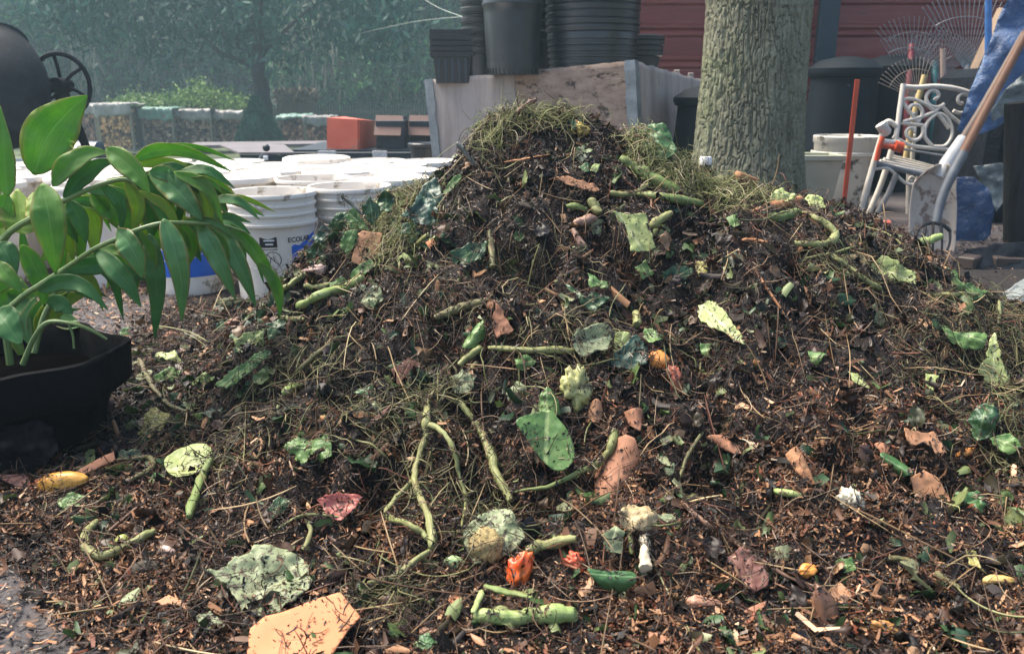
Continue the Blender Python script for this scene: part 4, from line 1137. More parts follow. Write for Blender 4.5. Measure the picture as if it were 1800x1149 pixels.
# celery at the very front: one stick with a torn flap
t_ = thing("celery_stick", "fat bright green celery stick with a torn flap at the front of the heap", "celery", hit(920, 1098)[0])
stalk("stick", [(832, 1103), (880, 1105), (930, 1102), (975, 1100), (1010, 1099)], [11, 15, 17, 17, 17], STALK["fresh"], None, parent=t_, lift=.022, rough=.12, sides=14)
stalk("torn_flap", [(850, 1066), (878, 1074), (905, 1081), (930, 1088)], [7, 10, 9, 6], STALK["green"], None, parent=t_, lift=.042, flat=.5)
stalk("torn_flap", [(832, 1116), (840, 1094), (848, 1072)], [6, 7, 6], STALK["fresh"], None, parent=t_, lift=.04, flat=.6)

# uprooted plant: a tangle of pale forked roots with fine rootlets
t_ = thing("uprooted_plant", "uprooted plant with long forked pale roots sprawling down the middle of the slope", "uprooted plant", hit(755, 880)[0])
for pts_, r_ in [([(770, 708), (755, 725), (745, 742), (757, 762), (758, 790), (748, 820), (743, 856), (750, 898), (757, 939), (764, 985)], [4, 5, 6, 8, 7, 6, 6, 6, 7, 8]),
                 ([(758, 768), (772, 772), (785, 786), (793, 816), (797, 850), (803, 900), (810, 953)], [6, 6, 5, 5, 4, 3, 2]),
                 ([(741, 858), (718, 878), (697, 895), (677, 926), (700, 938), (727, 946), (745, 958), (757, 972)], [5, 5, 6, 5, 6, 6, 6, 5]),
                 ([(757, 990), (727, 1017), (693, 1043), (650, 1053)], [6, 6, 6, 4])]:
    stalk("root", pts_, r_, STALK["pale"], None, parent=t_, lift=.034, rough=.2)
P1, N1 = cluster([(690, 740, 90, 40, 110), (690, 1060, 40, 20, 50), (760, 860, 60, 80, 70), (780, 700, 50, 25, 60)])
o_ = threads("rootlets", P1, N1, (.04, .13), (.0006, .0013), M_GFIB, .45, .03, stick=.6, cap=.05)
o_.parent = t_; o_.matrix_parent_inverse = Matrix.Translation(-Vector(t_.location)); o_["kind"] = "stuff"

# ---- fruit and vegetable waste
FR = lambda nm, a, b, **kw: m_mottle(nm, a, b, kw.pop("scale", 22), kw.pop("rough", .4), bump=kw.pop("bump", .3), bdist=.003, **kw)
blob("papaya", (113, 861), (44, 20), 10, FR("papaya_skin", (.45, .20, .03), (.68, .37, .07), dirt=(.10, .05, .02), dscale=30, dthr=.62), "long yellow-orange fruit lying at the heap's edge under brown card", "fruit", .07, sink=.1, pinch=.15)
blob("tomato_piece", (1157, 638), (19, 16), 0, FR("orange_flesh", (.62, .18, .03), (.85, .38, .10), dirt=(.2, .04, .02), dscale=50, dthr=.64), "squashed round orange tomato beside the dark blue-green leaf", "tomato", .2, sink=.15, freq=1.2)
blob("rotten_flesh", (1184, 672), (12, 26), 8, FR("red_flesh", (.24, .055, .03), (.42, .14, .08), dirt=(.06, .03, .02), dscale=70, dthr=.58), "reddish brown rotten flesh just under the orange tomato", "rotten fruit", .3, freq=4)
blob("red_pepper", (912, 1012), (20, 33), -15, FR("pepper_skin", (.58, .035, .012), (.72, .16, .03), dirt=(.25, .10, .03), dscale=34, dthr=.6, rough=.25), "shrivelled red and orange pepper by the tan seed head", "pepper", .3, sink=.1, freq=2.6, bend=.25)
blob("pepper_piece", (1011, 995), (20, 14), -30, FR("pepper_red", (.42, .05, .02), (.58, .13, .05), dirt=(.05, .02, .015), dscale=50, dthr=.6), "small torn red piece of pepper next to the folded bluish leaf", "pepper", .35, freq=3)
blob("seed_head", (857, 975), (29, 31), 20, FR("seed_tan", (.32, .23, .09), (.50, .39, .18), scale=80, bump=1.0, dirt=(.10, .07, .03), dscale=80, dthr=.58, rough=.8), "fuzzy tan seed head under the grey-green leaf", "seed head", .16, sink=0, freq=7)
blob("mango_stone", (1757, 1028), (31, 12), -3, FR("mango_yellow", (.45, .30, .09), (.60, .44, .18)), "flat yellowish mango stone at the far end of the lower slope", "fruit stone", .1)
blob("sweet_potato", (1447, 1088), (48, 21), 98, FR("potato_skin", (.15, .075, .045), (.27, .14, .085), dirt=(.06, .035, .02), dscale=40, dthr=.62, c3=None), "dark brown bent sweet potato at the front of the heap", "sweet potato", .18, sink=.1, bend=.3)
blob("potato_peel", (1240, 1068), (37, 13), -8, FR("peel_brown", (.30, .15, .09), (.42, .23, .15), dirt=(.06, .03, .02), dscale=60, dthr=.6), "long pinkish brown root piece with a sliced end", "root vegetable", .12, pinch=.2)
blob("orange_peel", (1418, 1007), (16, 11), 0, FR("peel_orange", (.60, .20, .03), (.75, .34, .08), dirt=(.2, .1, .03), dscale=50, dthr=.66), "small bright orange scrap of peel on the lower slope", "peel", .2)
blob("citrus_peel", (1558, 1112), (32, 12), -25, FR("peel_tan", (.40, .17, .05), (.55, .30, .10), dirt=(.08, .05, .03), dscale=50, dthr=.6), "orange-brown strip of peel near the bottom of the slope", "peel", .28, freq=3)
blob("carrot_end", (1694, 798), (18, 7), 20, FR("carrot", (.50, .19, .04), (.62, .28, .08)), "stubby orange carrot end by the ragged light card", "carrot", .12)
blob("cauliflower_piece", (1490, 890), (20, 24), 30, FR("cauli", (.48, .44, .32), (.64, .60, .46), dirt=(.20, .14, .08), dscale=60, dthr=.56, scale=50), "cream crumbly lump of cauliflower on the mulch slope", "cauliflower", .3, freq=4)
blob("lime", (217, 958), (13, 13), 0, FR("lime_skin", (.26, .29, .06), (.38, .38, .10)), "small yellow-green lime inside the bend of the J-shaped stem", "lime", .06)
blob("onion_half", (293, 977), (18, 12), -10, FR("onion_skin", (.42, .30, .26), (.60, .48, .42), dirt=(.25, .14, .10), dscale=50, dthr=.64), "pale pink half onion beyond the J-shaped stem", "onion", .1)
blob("dark_husk", (255, 1010), (27, 16), 8, FR("husk_dark", (.035, .026, .018), (.09, .068, .045), scale=70, bump=1.0, rough=.8), "rough dark brown nut husk below the pink onion", "husk", .14, freq=6)
blob("green_bulb", (798, 993), (20, 12), 0, FR("bulb_green", (.26, .38, .15), (.40, .50, .25), dirt=(.08, .06, .03), dscale=50, dthr=.68), "oval light green bulb left of the tan seed head", "bulb", .1)
blob("artichoke", (1010, 692), (36, 22), 100, FR("artichoke_skin", (.24, .25, .08), (.50, .49, .22), scale=30, dirt=(.10, .07, .03), dscale=50, dthr=.56), "knobbly pale green artichoke bulb in the middle of the slope", "artichoke", .3, sink=.05, freq=4)
blob("green_lump", (120, 748), (22, 14), 8, FR("lump_green", (.14, .22, .10), (.26, .34, .17), dirt=(.04, .03, .02), dscale=50, dthr=.64), "cut chunk of light green stalk at the foot of the black pot", "stalk chunk", .14)
blob("yellow_flower", (1020, 233), (13, 11), 0, FR("yellow_flesh", (.50, .36, .06), (.62, .48, .14), dirt=(.2, .12, .04), dscale=60, dthr=.6), "small yellow scrap of fruit just under the crest", "fruit scrap", .35, freq=4)
blob("red_scrap", (1557, 400), (9, 8), 0, FR("red_bit", (.45, .08, .05), (.58, .16, .11)), "little red scrap on the heap's edge near the fork", "fruit scrap", .2)
blob("soil_clod", (405, 543), (22, 12), 5, FR("clod_green", (.05, .06, .03), (.14, .15, .07), scale=60, bump=.9, rough=.8), "mossy clod lying on the paving in front of the bucket", "clod", .25, freq=4, sink=.1)
blob("dark_fruit", (420, 571), (20, 9), 5, FR("rotten_brown", (.16, .06, .035), (.26, .12, .08)), "flattened brown fruit skin at the heap's edge behind the lettuce", "fruit skin", .25, freq=3)
blob("onion_skin", (560, 478), (22, 9), 12, FR("onion_pinkish", (.40, .24, .20), (.55, .38, .33), scale=50), "pinkish papery onion skin below the dark crinkled leaf", "onion skin", .3, freq=3)
# pale hollow cauliflower core
t_ = thing("cauliflower_core", "pale hollow cauliflower core with a torn crown, standing near the foot of the heap", "cauliflower core", hit(1122, 970)[0])
stalk("stump", [(1118, 925), (1128, 955), (1134, 985), (1136, 1018)], [7, 9, 10, 13], STALK["pink"] if False else FR("core_cream", (.50, .42, .28), (.66, .58, .42), dirt=(.16, .10, .06), dscale=60, dthr=.6), None, parent=t_, lift=.03, rough=.4)
sheet("torn_crown", [(1085, 905), (1105, 884), (1140, 892), (1160, 912), (1140, 930), (1112, 935), (1092, 925)], LEAFM["husk"], None, None, lift=.035, face=.5, crump=.014, parent=t_)
stalk("green_stem", [(1100, 920), (1103, 950), (1106, 985)], [4, 5, 5], STALK["green"], None, parent=t_, lift=.025)
# bottle by the trunk
t_ = thing("bottle", "dark bottle with a white cap leaning at the foot of the tree trunk", "bottle", P(1245, 300, 2.25))
m_ = MB(); m_.lathe([(0, -.09), (.022, -.09), (.023, -.03), (.021, -.012), (.012, 0), (.012, .006), (0, .006)], 20, P(1241, 292, 2.25)); m_.build("glass_body", m_plain("bottle_dark", (.03, .012, .01), .2), t_)
m_ = MB(); m_.lathe([(.0, 0), (.016, .001), (.017, .016), (.014, .022), (0, .023)], 20, P(1240, 290, 2.25)); m_.build("cap", m_plain("cap_white", (.75, .74, .72), .4, var=.05), t_)
# crumbs and shreds that have fallen on top of the scraps
bpy.context.view_layer.update()
_T = []
for o in list(bpy.data.objects):
    if o.type == "MESH" and (o.get("category") or (o.parent and o.parent.get("category"))) and o.name != "compost_heap" and not o.get("kind"):
        me = o.data; nv = len(me.vertices)
        co = np.zeros(nv * 3, np.float32); no = np.zeros(nv * 3, np.float32)
        me.vertices.foreach_get("co", co); me.vertices.foreach_get("normal", no)
        co = co.reshape(-1, 3) + np.array(o.matrix_world.translation); no = no.reshape(-1, 3)
        if len(o.modifiers):
            no = no * np.sign(no[:, 2:3] + 1e-6)
        m = (no[:, 2] > .25) & (fbm(co[:, 0] * 38, co[:, 1] * 38 + co[:, 2] * 30, 71, 2) > .02)
        q = np.hstack([co[m], no[m]])
        dim = max(o.dimensions)
        kk = min(len(q), int(8 + 420 * dim * dim / .01 * .12))
        if len(q): _T.append(q[rng.choice(len(q), kk, replace=False)])
_T = np.vstack(_T); _T[:, :2] += rng.normal(0, .0015, (len(_T), 2))
_ks, _hz = scatter, 0
scatter = lambda n_, f_: (_T[:, :3], _T[:, 3:])
tag(chips("fallen_crumbs", len(_T), None, (.002, .012), (.001, .0045), M_MULCH, off=(.0005, .003), tilt=.5), kind="stuff")
scatter = _ks
_s = _T[rng.choice(len(_T), min(1500, len(_T)), replace=False)]
tag(threads("fallen_fibres", _s[:, :3], _s[:, 3:], (.02, .08), (.0005, .001), M_FIBRE, .4, .004, stick=.2, cap=.08), kind="stuff")

# ------------------------------------------------------------------ leafy plant in the black pot
M_GING = [m_leaf("blade_a", (.13, .35, .06), (.27, .48, .10), (.30, .52, .16), .42, 0.78, .55, 60, edge=(.36, .38, .12), dscale=60, sv=.12, mw=.022),
          m_leaf("blade_b", (.075, .235, .07), (.15, .36, .11), (.19, .39, .14), .4, 0.76, .45, 60, edge=(.16, .26, .08), dscale=60, sv=.12, mw=.022),
          m_leaf("blade_c", (.26, .42, .06), (.38, .54, .10), (.40, .54, .15), .45, 0.78, .45, 60, edge=(.46, .40, .11), dscale=60, sv=.12, mw=.022),
          m_leaf("blade_d", (.115, .31, .10), (.21, .43, .16), (.28, .48, .22), .3, 0.70, .45, 60, edge=(.34, .28, .09), dscale=70, sv=.15, mw=.025)]
pot_c = np.array([P(20, 620, 1.62)[0], 1.60, 0.0])
plant = thing("pot_plant", "lush ginger-like plant with long glossy green leaves arching out of the black pot", "plant", tuple(pot_c + [0, 0, .16]))


def blade(pts, wpx, mi, roll=0.0, fold=.28, droop=0.0):
    """one long leaf: centre line in pixels+depth, width in pixels"""
    Q = [P(*q) for q in pts]
    C = spline(Q, 12 if len(Q) == 2 else 9); n = len(C)
    s = np.linspace(0, 1, n)
    kx = mpp(pts[0][2], pts[0][1])
    wv = (np.sin(np.pi * np.clip(s, 0, 1) ** .82) ** .8) * (1 - .25 * s); wv /= wv.max()
    wv = np.maximum(wv, .03) * wpx * kx / 2
    t = np.gradient(C, axis=0); t /= np.linalg.norm(t, axis=1)[:, None]
    sd = pts[0][0] * .13 + pts[-1][1] * .7
    M = 9
    V, UV = [], []
    for i in range(n):
        v = np.array([0, 0, CAMZ]) - C[i]; v /= np.linalg.norm(v)
        nn = v - t[i] * (v @ t[i]); nn /= np.linalg.norm(nn)
        bb = np.cross(nn, t[i])
        ra = roll * (1 - .3 * s[i])
        b2 = bb * math.cos(ra) + nn * math.sin(ra); n2 = nn * math.cos(ra) - bb * math.sin(ra)
        for j in range(M):
            q = j / (M - 1) * 2 - 1
            wav = .17 * fbm(s[i] * 7 + sd, q * 1.1 + sd, 77, 2) * abs(q)
            V.append(C[i] + b2 * q * wv[i] / math.cos(ra * .8 if abs(ra) < 1.2 else 1.0) + n2 * wv[i] * (fold * (abs(q) - .4) + wav * 2.2))
            UV.append((s[i], .5 + q * .5))
    F = [(i * M + j, i * M + j + 1, (i + 1) * M + j + 1, (i + 1) * M + j) for i in range(n - 1) for j in range(M - 1)]
    me = bpy.data.meshes.new("leaf")
    me.from_pydata((np.array(V) - np.array(plant.location)).tolist(), [], F)
    ul = me.uv_layers.new(name="UVMap"); li = np.zeros(len(me.loops), np.int32); me.loops.foreach_get("vertex_index", li)
    ul.data.foreach_set("uv", np.array(UV)[li].ravel())
    o = link_mesh("leaf", me, M_GING[mi], plant, True)
    md = o.modifiers.new("thickness", "SOLIDIFY"); md.thickness = .0007; md.offset = 0
    return o


A, B_, C_, D4 = 0, 1, 2, 3
for pts, wp, mi, rl, fo in [
    ([(60, 308, 1.66), (82, 245, 1.68), (112, 205, 1.70), (153, 168, 1.72)], 92, A, .15, .18),
    ([(92, 328, 1.62), (118, 292, 1.62), (155, 270, 1.63), (190, 268, 1.64)], 46, A, -.5, .3),
    ([(186, 262, 1.63), (215, 282, 1.61), (242, 308, 1.6), (264, 342, 1.6)], 52, A, .2, .3),
    ([(112, 350, 1.64), (140, 315, 1.65), (172, 290, 1.66), (205, 282, 1.68)], 40, B_, .3, .3),
    ([(74, 322, 1.58), (84, 372, 1.55), (92, 425, 1.55), (98, 482, 1.57)], 62, A, .2, .22),
    ([(14, 345, 1.6), (8, 300, 1.6), (4, 250, 1.6), (0, 186, 1.62)], 50, A, -.3, .25),
    ([(40, 412, 1.66), (36, 380, 1.68), (30, 332, 1.72)], 74, C_, .2, .2),
    ([(70, 400, 1.68), (62, 365, 1.7), (58, 338, 1.74)], 46, C_, -.2, .2),
    ([(120, 352, 1.70), (140, 385, 1.70), (152, 428, 1.71)], 42, B_, .6, .3),
    ([(165, 326, 1.72), (200, 365, 1.73), (242, 405, 1.75)], 62, A, -.3, .25),
    ([(150, 338, 1.76), (158, 390, 1.77), (170, 440, 1.78)], 58, C_, .1, .2),
    ([(202, 322, 1.80), (222, 355, 1.81), (242, 398, 1.82)], 42, C_, .3, .25),
    ([(252, 345, 1.84), (256, 385, 1.84), (254, 428, 1.85)], 26, C_, .2, .25),
    ([(272, 318, 1.74), (278, 355, 1.74), (282, 400, 1.75)], 34, B_, .3, .25),
    ([(262, 302, 1.68), (300, 325, 1.66), (330, 355, 1.65), (356, 388, 1.66)], 58, D4, .1, .25),
    ([(232, 284, 1.72), (275, 264, 1.74), (335, 268, 1.76), (408, 302, 1.78)], 34, A, .5, .3),
    ([(255, 268, 1.80), (305, 258, 1.82), (360, 262, 1.84), (416, 284, 1.86)], 18, A, .4, .3),
    ([(240, 290, 1.78), (290, 285, 1.79), (330, 288, 1.8)], 24, C_, .3, .3),
    ([(282, 292, 1.74), (315, 296, 1.75), (350, 308, 1.76), (388, 328, 1.77)], 24, C_, .3, .3),
    ([(335, 326, 1.76), (380, 338, 1.78), (420, 355, 1.80), (465, 380, 1.82)], 30, A, .2, .3),
    ([(405, 342, 1.82), (440, 352, 1.84), (485, 373, 1.86)], 13, C_, .2, .3),
    ([(333, 330, 1.72), (355, 350, 1.72), (384, 388, 1.73)], 30, D4, .2, .3),
    ([(262, 410, 1.70), (270, 460, 1.68), (276, 520, 1.68), (272, 598, 1.70)], 46, B_, .2, .25),
    ([(287, 384, 1.63), (304, 430, 1.61), (318, 490, 1.61), (320, 566, 1.63)], 52, D4, -.1, .22),
    ([(350, 394, 1.68), (370, 430, 1.66), (392, 475, 1.66), (414, 526, 1.68)], 46, D4, .1, .25),
    ([(388, 398, 1.72), (408, 440, 1.70), (430, 485, 1.70), (450, 540, 1.72)], 42, D4, .15, .25),
    ([(404, 394, 1.76), (440, 430, 1.76), (470, 475, 1.77), (490, 520, 1.78)], 34, A, .3, .3),
    ([(455, 462, 1.76), (480, 490, 1.76), (490, 520, 1.77), (492, 558, 1.78)], 30, A, .2, .3),
    ([(378, 382, 1.74), (405, 380, 1.75), (442, 392, 1.77)], 18, D4, .3, .3),
    ([(205, 405, 1.58), (225, 428, 1.56), (240, 455, 1.56), (250, 490, 1.57)], 56, D4, .5, .25),
    ([(168, 440, 1.60), (198, 468, 1.57), (225, 500, 1.57), (248, 540, 1.58)], 44, B_, .3, .25),
    ([(112, 476, 1.64), (160, 466, 1.66), (205, 468, 1.68), (262, 496, 1.70)], 44, B_, .3, .25),
    ([(68, 512, 1.60), (110, 496, 1.59), (150, 505, 1.58), (190, 545, 1.58)], 40, B_, .2, .25),
    ([(38, 430, 1.70), (58, 465, 1.70), (72, 500, 1.70), (82, 545, 1.70)], 48, A, .1, .25),
    ([(315, 398, 1.78), (335, 425, 1.78), (354, 460, 1.79)], 30, B_, .3, .3),
    ([(0, 425, 1.60), (14, 450, 1.59), (28, 486, 1.59)], 50, B_, .2, .25),
    ([(-10, 460, 1.56), (15, 485, 1.55), (40, 515, 1.55)], 38, A, .2, .25),
    ([(-10, 545, 1.56), (12, 570, 1.54), (38, 606, 1.53)], 60, B_, .1, .25),
    ([(82, 532, 1.62), (108, 535, 1.61), (128, 552, 1.61)], 42, B_, .4, .25),
    ([(-20, 400, 1.66), (0, 370, 1.66), (14, 340, 1.68)], 60, A, .4, .25),
    ([(-30, 520, 1.7), (0, 500, 1.7), (36, 490, 1.72)], 40, A, .3, .25),
    ([(345, 390, 1.84), (352, 420, 1.84), (350, 450, 1.85)], 22, C_, .3, .3)]:
    blade(pts, wp * (.76 if wp < 60 else .92), mi, rl, fo)
_rp = random.Random(3)
STEMS = [[(75, 498), (165, 438), (245, 403), (345, 392), (432, 408)], [(66, 378), (115, 352), (173, 326), (220, 316), (268, 362)], [(262, 302), (300, 300), (345, 330), (400, 375)]]
STEMS2 = [[(10, 620), (10, 560), (35, 525), (75, 498), (120, 468)], [(40, 640), (62, 590), (85, 566), (125, 568), (160, 580)], [(-20, 560), (-10, 480), (9, 416), (66, 378)], [(60, 620), (75, 560), (95, 520), (105, 490)]]
for i in range(125):
    S_ = spline([(a, b, 0) for a, b in _rp.choice(STEMS if i < 92 else STEMS2)], 8); b_ = S_[_rp.randrange(len(S_) - 4)]
    L_ = _rp.uniform(70, 135); a_ = _rp.choice([_rp.uniform(.2, .7), _rp.uniform(.9, 1.7), _rp.uniform(.7, 1.3)]) if i < 92 else _rp.choice([_rp.uniform(-1.2, -.2), _rp.uniform(.1, .9), _rp.uniform(-2.6, -1.4)])
    D0 = _rp.uniform(1.66, 1.88)
    e_ = (b_[0] + L_ * math.cos(a_), b_[1] + L_ * math.sin(a_)); m_ = (b_[0] + L_ * .5 * math.cos(a_ - .35), b_[1] + L_ * .5 * math.sin(a_ - .35))
    if e_[0] > 500 or e_[1] > 590 or e_[1] < 300 and i >= 92: continue
    blade([(b_[0], b_[1], D0), (m_[0], m_[1], D0 + .01), (e_[0], e_[1], D0 + .03)], _rp.uniform(14, 28) * (1 if i < 92 else 1.3), _rp.choice([A, B_, C_, D4, B_, A]), _rp.uniform(-.7, .9), .3)
M_STEMG = m_mottle("plant_stem", (.10, .17, .05), (.20, .27, .09), 30, .4, bump=.1)
for pts, r in [([(18, 640, 1.60), (10, 560, 1.60), (35, 525, 1.60), (75, 498, 1.60), (120, 468, 1.60), (165, 438, 1.6), (205, 420, 1.6), (245, 403, 1.61), (290, 392, 1.63), (345, 392, 1.66), (392, 396, 1.70), (432, 408, 1.74)], [7, 6, 5, 5, 4, 4, 4, 4, 4, 3, 3, 2]),
               ([(-30, 620, 1.62), (-20, 480, 1.63), (9, 416, 1.63), (66, 378, 1.63), (115, 352, 1.64), (173, 326, 1.66), (220, 316, 1.68), (245, 335, 1.70), (268, 362, 1.72)], [7, 6, 6, 5, 5, 4, 4, 3, 2]),
               ([(40, 640, 1.56), (62, 590, 1.56), (85, 566, 1.56), (125, 568, 1.56), (160, 580, 1.57), (188, 596, 1.58)], [5, 4, 4, 3, 3, 2]),
               ([(60, 620, 1.66), (75, 560, 1.68), (95, 520, 1.7), (105, 490, 1.7)], [6, 5, 5, 4]),
               ([(220, 316, 1.7), (262, 302, 1.7), (300, 300, 1.72), (345, 330, 1.74), (400, 375, 1.78)], [3, 3, 3, 2, 2]),
               ([(120, 568, 1.57), (128, 590, 1.57), (130, 612, 1.57)], [2, 2, 2])]:
    m_ = MB(); m_.tube(spline([P(*q) for q in pts], 7), np.interp(np.linspace(0, 1, (len(pts) - 1) * 7 + 1), np.linspace(0, 1, len(r)), r) * mpp(1.62, 450), 8)
    m_.build("stem", M_STEMG, plant)
# pot: sagging black plastic
M_POT = m_mottle("black_plastic", (.0025, .0025, .003), (.006, .006, .008), 14, .8, dirt=(.05, .047, .043), dscale=60, dthr=.72, bump=.5, bdist=.006, spec=.1)
def _sag(V):
    a = np.arctan2(V[:, 1], V[:, 0])
    fac = np.round(a / (2 * np.pi / 7)) * (2 * np.pi / 7)
    k = .97 / np.cos((a - fac)) * (1 + .06 * np.cos(3 * a + .6) + .05 * fbm(a * 2, V[:, 2] * 14, 88, 3))
    V = V.copy(); V[:, :2] *= k[:, None]
    V[:, 2] += .006 * np.cos(2 * a + .8) * (V[:, 2] > .1) + .005 * fbm(a * 3, V[:, 2] * 9, 89, 3)
    return V
pt = thing("plant_pot", "sagging wide black plastic pot at the edge of the heap", "plant pot", tuple(pot_c))
m_ = MB(); m_.lathe([(0, .004), (.14, .004), (.158, .02), (.165, .05), (.176, .085), (.186, .10), (.205, .105), (.214, .115), (.218, .15), (.220, .188), (.222, .196), (.216, .199), (.209, .194), (.205, .15), (.195, .12)], 72, tuple(pot_c), fn=_sag)
m_.build("body", M_POT, pt, True, 60)
m_ = MB(); m_.lathe([(0, .135), (.1, .138), (.198, .13)], 48, tuple(pot_c), fn=_sag); m_.build("potting_soil", m_plain("potting_black", (.0025, .002, .002), 1.0, spec=.0), pt)
tag(sheet("plastic_sheet", [(-60, 800), (-30, 742), (60, 735), (95, 748), (104, 790), (60, 830), (-40, 850)], M_POT, "crumpled black plastic sheet on the ground below the black pot", "plastic sheet", D=1.40, nrm=(.25, -.8, .6), crump=.02, thick=.001))
# ------------------------------------------------------------------ white buckets in rows
M_BUCK = m_mottle("white_plastic", (.70, .635, .555), (.81, .755, .68), 5, .42, dirt=(.30, .24, .17), dscale=13, dthr=.60, bump=.08, spec=.4)
M_WIRE = m_plain("handle_wire", (.35, .34, .33), .4, .8)
M_BLUE = m_plain("label_blue", (.02, .13, .56), .45, var=.06)
M_BLACK = m_plain("print_black", (.02, .02, .022), .5, var=.1)
M_WHITEP = m_plain("print_white", (.75, .75, .75), .5, var=.04)
BR, BH = .150, .375


def brad(z): return .132 + (BR - .136) * z / BH


def on_cyl(xz, dr=.0012, a0=0.0):
    """(arc length, height) -> wrapped on the bucket's wall; angle 0 faces the camera (-y)"""
    out = []
    for x, z in xz:
        r = brad(z) + dr; a = a0 + x / r
        out.append((math.sin(a) * r, -math.cos(a) * r, z))
    return out


def wrap_poly(m, poly, dr=.0012, a0=0.0, h=.006):
    pv = np.array(poly); lo, hi = pv.min(0), pv.max(0)
    g = [Vector((x, z)) for x in np.arange(lo[0], hi[0], h) for z in np.arange(lo[1], hi[1], h * 4)]
    n = len(poly)
    vo, _, fo, _, _, _ = delaunay_2d_cdt([Vector(q) for q in poly] + g, [(i, (i + 1) % n) for i in range(n)], [], 1, 1e-6)
    m.add(on_cyl([tuple(q) for q in vo], dr, a0), [tuple(f) for f in fo])


def text_wrap(m, s, size, x, z, dr, a0):
    cu = bpy.data.curves.new("lettering", "FONT"); cu.body = s; cu.size = size; cu.resolution_u = 3; cu.offset = size * .018
    to = bpy.data.objects.new("lettering", cu); COL.objects.link(to)
    bpy.context.view_layer.update()
    me = to.evaluated_get(bpy.context.evaluated_depsgraph_get()).to_mesh()
    V = [(x + v.co.x, z + v.co.y) for v in me.vertices]; F = [tuple(p.vertices) for p in me.polygons]
    m.add(on_cyl(V, dr, a0), F)
    to.evaluated_get(bpy.context.evaluated_depsgraph_get()).to_mesh_clear()
    bpy.data.objects.remove(to); bpy.data.curves.remove(cu)


def make_bucket(label, group="white buckets packed in rows behind the heap"):
    t = thing("bucket", label, "bucket", (0, 0, 0), group)
    m = MB()
    pr = [(0, .006), (.122, .004), (.130, .0), (.132, .006)] + [(brad(z), z) for z in np.linspace(.03, .262, 7)]
    r = brad(.27)
    pr += [(r + .001, .266), (r + .011, .268), (r + .0115, .276), (r + .002, .279), (r + .002, .300), (r + .009, .302), (r + .0095, .308), (r + .002, .311), (r + .003, .330), (r + .009, .332),
           (r + .009, .338), (r + .003, .341), (r + .004, .358), (r + .011, .361), (r + .012, .373), (r + .009, .376), (r + .003, .375), (r + .001, .368), (brad(.2) - .004, .2), (.126, .012), (0, .012)]
    m.lathe(pr, 56)
    m.build("body", M_BUCK, t, True, 50)
    m = MB()
    a = np.linspace(-1.45, 1.45, 22)
    m.tube([(math.sin(q) * .163, -math.cos(q) * .163, .29 - .16 * math.cos(q) ** 1.0) for q in a], .0017, 6)
    m.build("handle", M_WIRE, t)
    return t


def bucket_at(px, D, rz=0.0, src=None, label=None):
    x = P(px, 440, D)[0]
    o = copy_tree(src, (x, D, 0), rz, label)
    return o


bA = make_bucket("white bucket at the front with a blue label, the word ECOLAB and a black box")
PLAINL = "plain white bucket crowded in the rows behind the labelled front buckets"
bP = make_bucket(PLAINL)
bL = make_bucket(PLAINL)
m = MB(); m.lathe([(.1625, .358), (.1635, .374), (.161, .379), (.150, .380), (.146, .372), (.10, .371), (0, .371)], 48); m.build("lid", M_BUCK, bL, True, 40)
# bucket A: label wraps round its right side
m = MB(); wrap_poly(m, [(.094, .07), (.094, .198), (.100, .204), (.150, .212), (.175, .228), (.21, .236), (.30, .236), (.30, .07)]); lab = m.build("label", M_BLUE, bA, True, 180)
m = MB()
text_wrap(m, "ECOLAB", .024, .082, .214, .0016, 0)
m.build("lettering", M_BLACK, bA, False)
m = MB(); wrap_poly(m, [(-.012, .200), (.046, .200), (.046, .235), (-.012, .235)], .0012); wrap_poly(m, [(-.012, .192), (.046, .192), (.046, .195), (-.012, .195)], .0012)
bx_ = m.build("black_notice", M_BLACK, bA, True, 180)
m = MB()
for zz, w_ in ((.222, .018), (.209, .013)): wrap_poly(m, [(.02 - w_, zz), (.02 + w_, zz), (.02 + w_, zz + .005), (.02 - w_, zz + .005)], .0020)
m.build("notice_lines", M_WHITEP, bx_, True, 180)
m = MB()
ang = np.linspace(0, 2 * np.pi, 40)
m.tube(on_cyl([(.028 + .027 * math.cos(q), .158 + .027 * math.sin(q)) for q in ang], .0008), .0012, 4, False)
m.tube(on_cyl([(.028 + .027 * math.cos(q), .158 + .027 * math.sin(q)) for q in np.linspace(0, 1, 8) * 0 + np.array([2.36] * 8)], .0008)[:1] + on_cyl([(.028 + .019 * k_, .158 - .019 * k_) for k_ in np.linspace(-1, 1, 8)], .0008), .0010, 4)
m.tube(on_cyl([(.018, .146), (.02, .164), (.03, .170), (.034, .151)], .0008), .0012, 4)
m.build("warning_sign", M_BLACK, bA, True)
bA.location = (P(462, 440, 2.74)[0], 2.74 + .15, 0); 
# bucket C: blue label in front
bC = make_bucket("white bucket at the front with a blue label half hidden by hanging plant leaves")
m = MB(); wrap_poly(m, [(-.075, .070), (-.075, .165), (-.04, .17), (.02, .182), (.16, .182), (.16, .070)]); lab = m.build("label", M_BLUE, bC, True, 180)
m = MB()
for zz, w_ in ((.150, .04), (.138, .034), (.126, .04)): wrap_poly(m, [(-.03, zz), (-.03 + w_, zz), (-.03 + w_, zz + .004), (-.03, zz + .004)], .0020)
m.build("label_lines", M_WHITEP, lab, True, 180)
bC.location = (P(308, 440, 2.86)[0], 2.86 + .15, 0)
bB = make_bucket("white bucket with a big blue label partly covered by the heap's leafy edge")
m = MB(); wrap_poly(m, [(-.14, .09), (-.14, .205), (-.10, .211), (-.07, .228), (-.03, .250), (.12, .254), (.12, .09)]); m.build("label", M_BLUE, bB, True, 180)
m = MB()
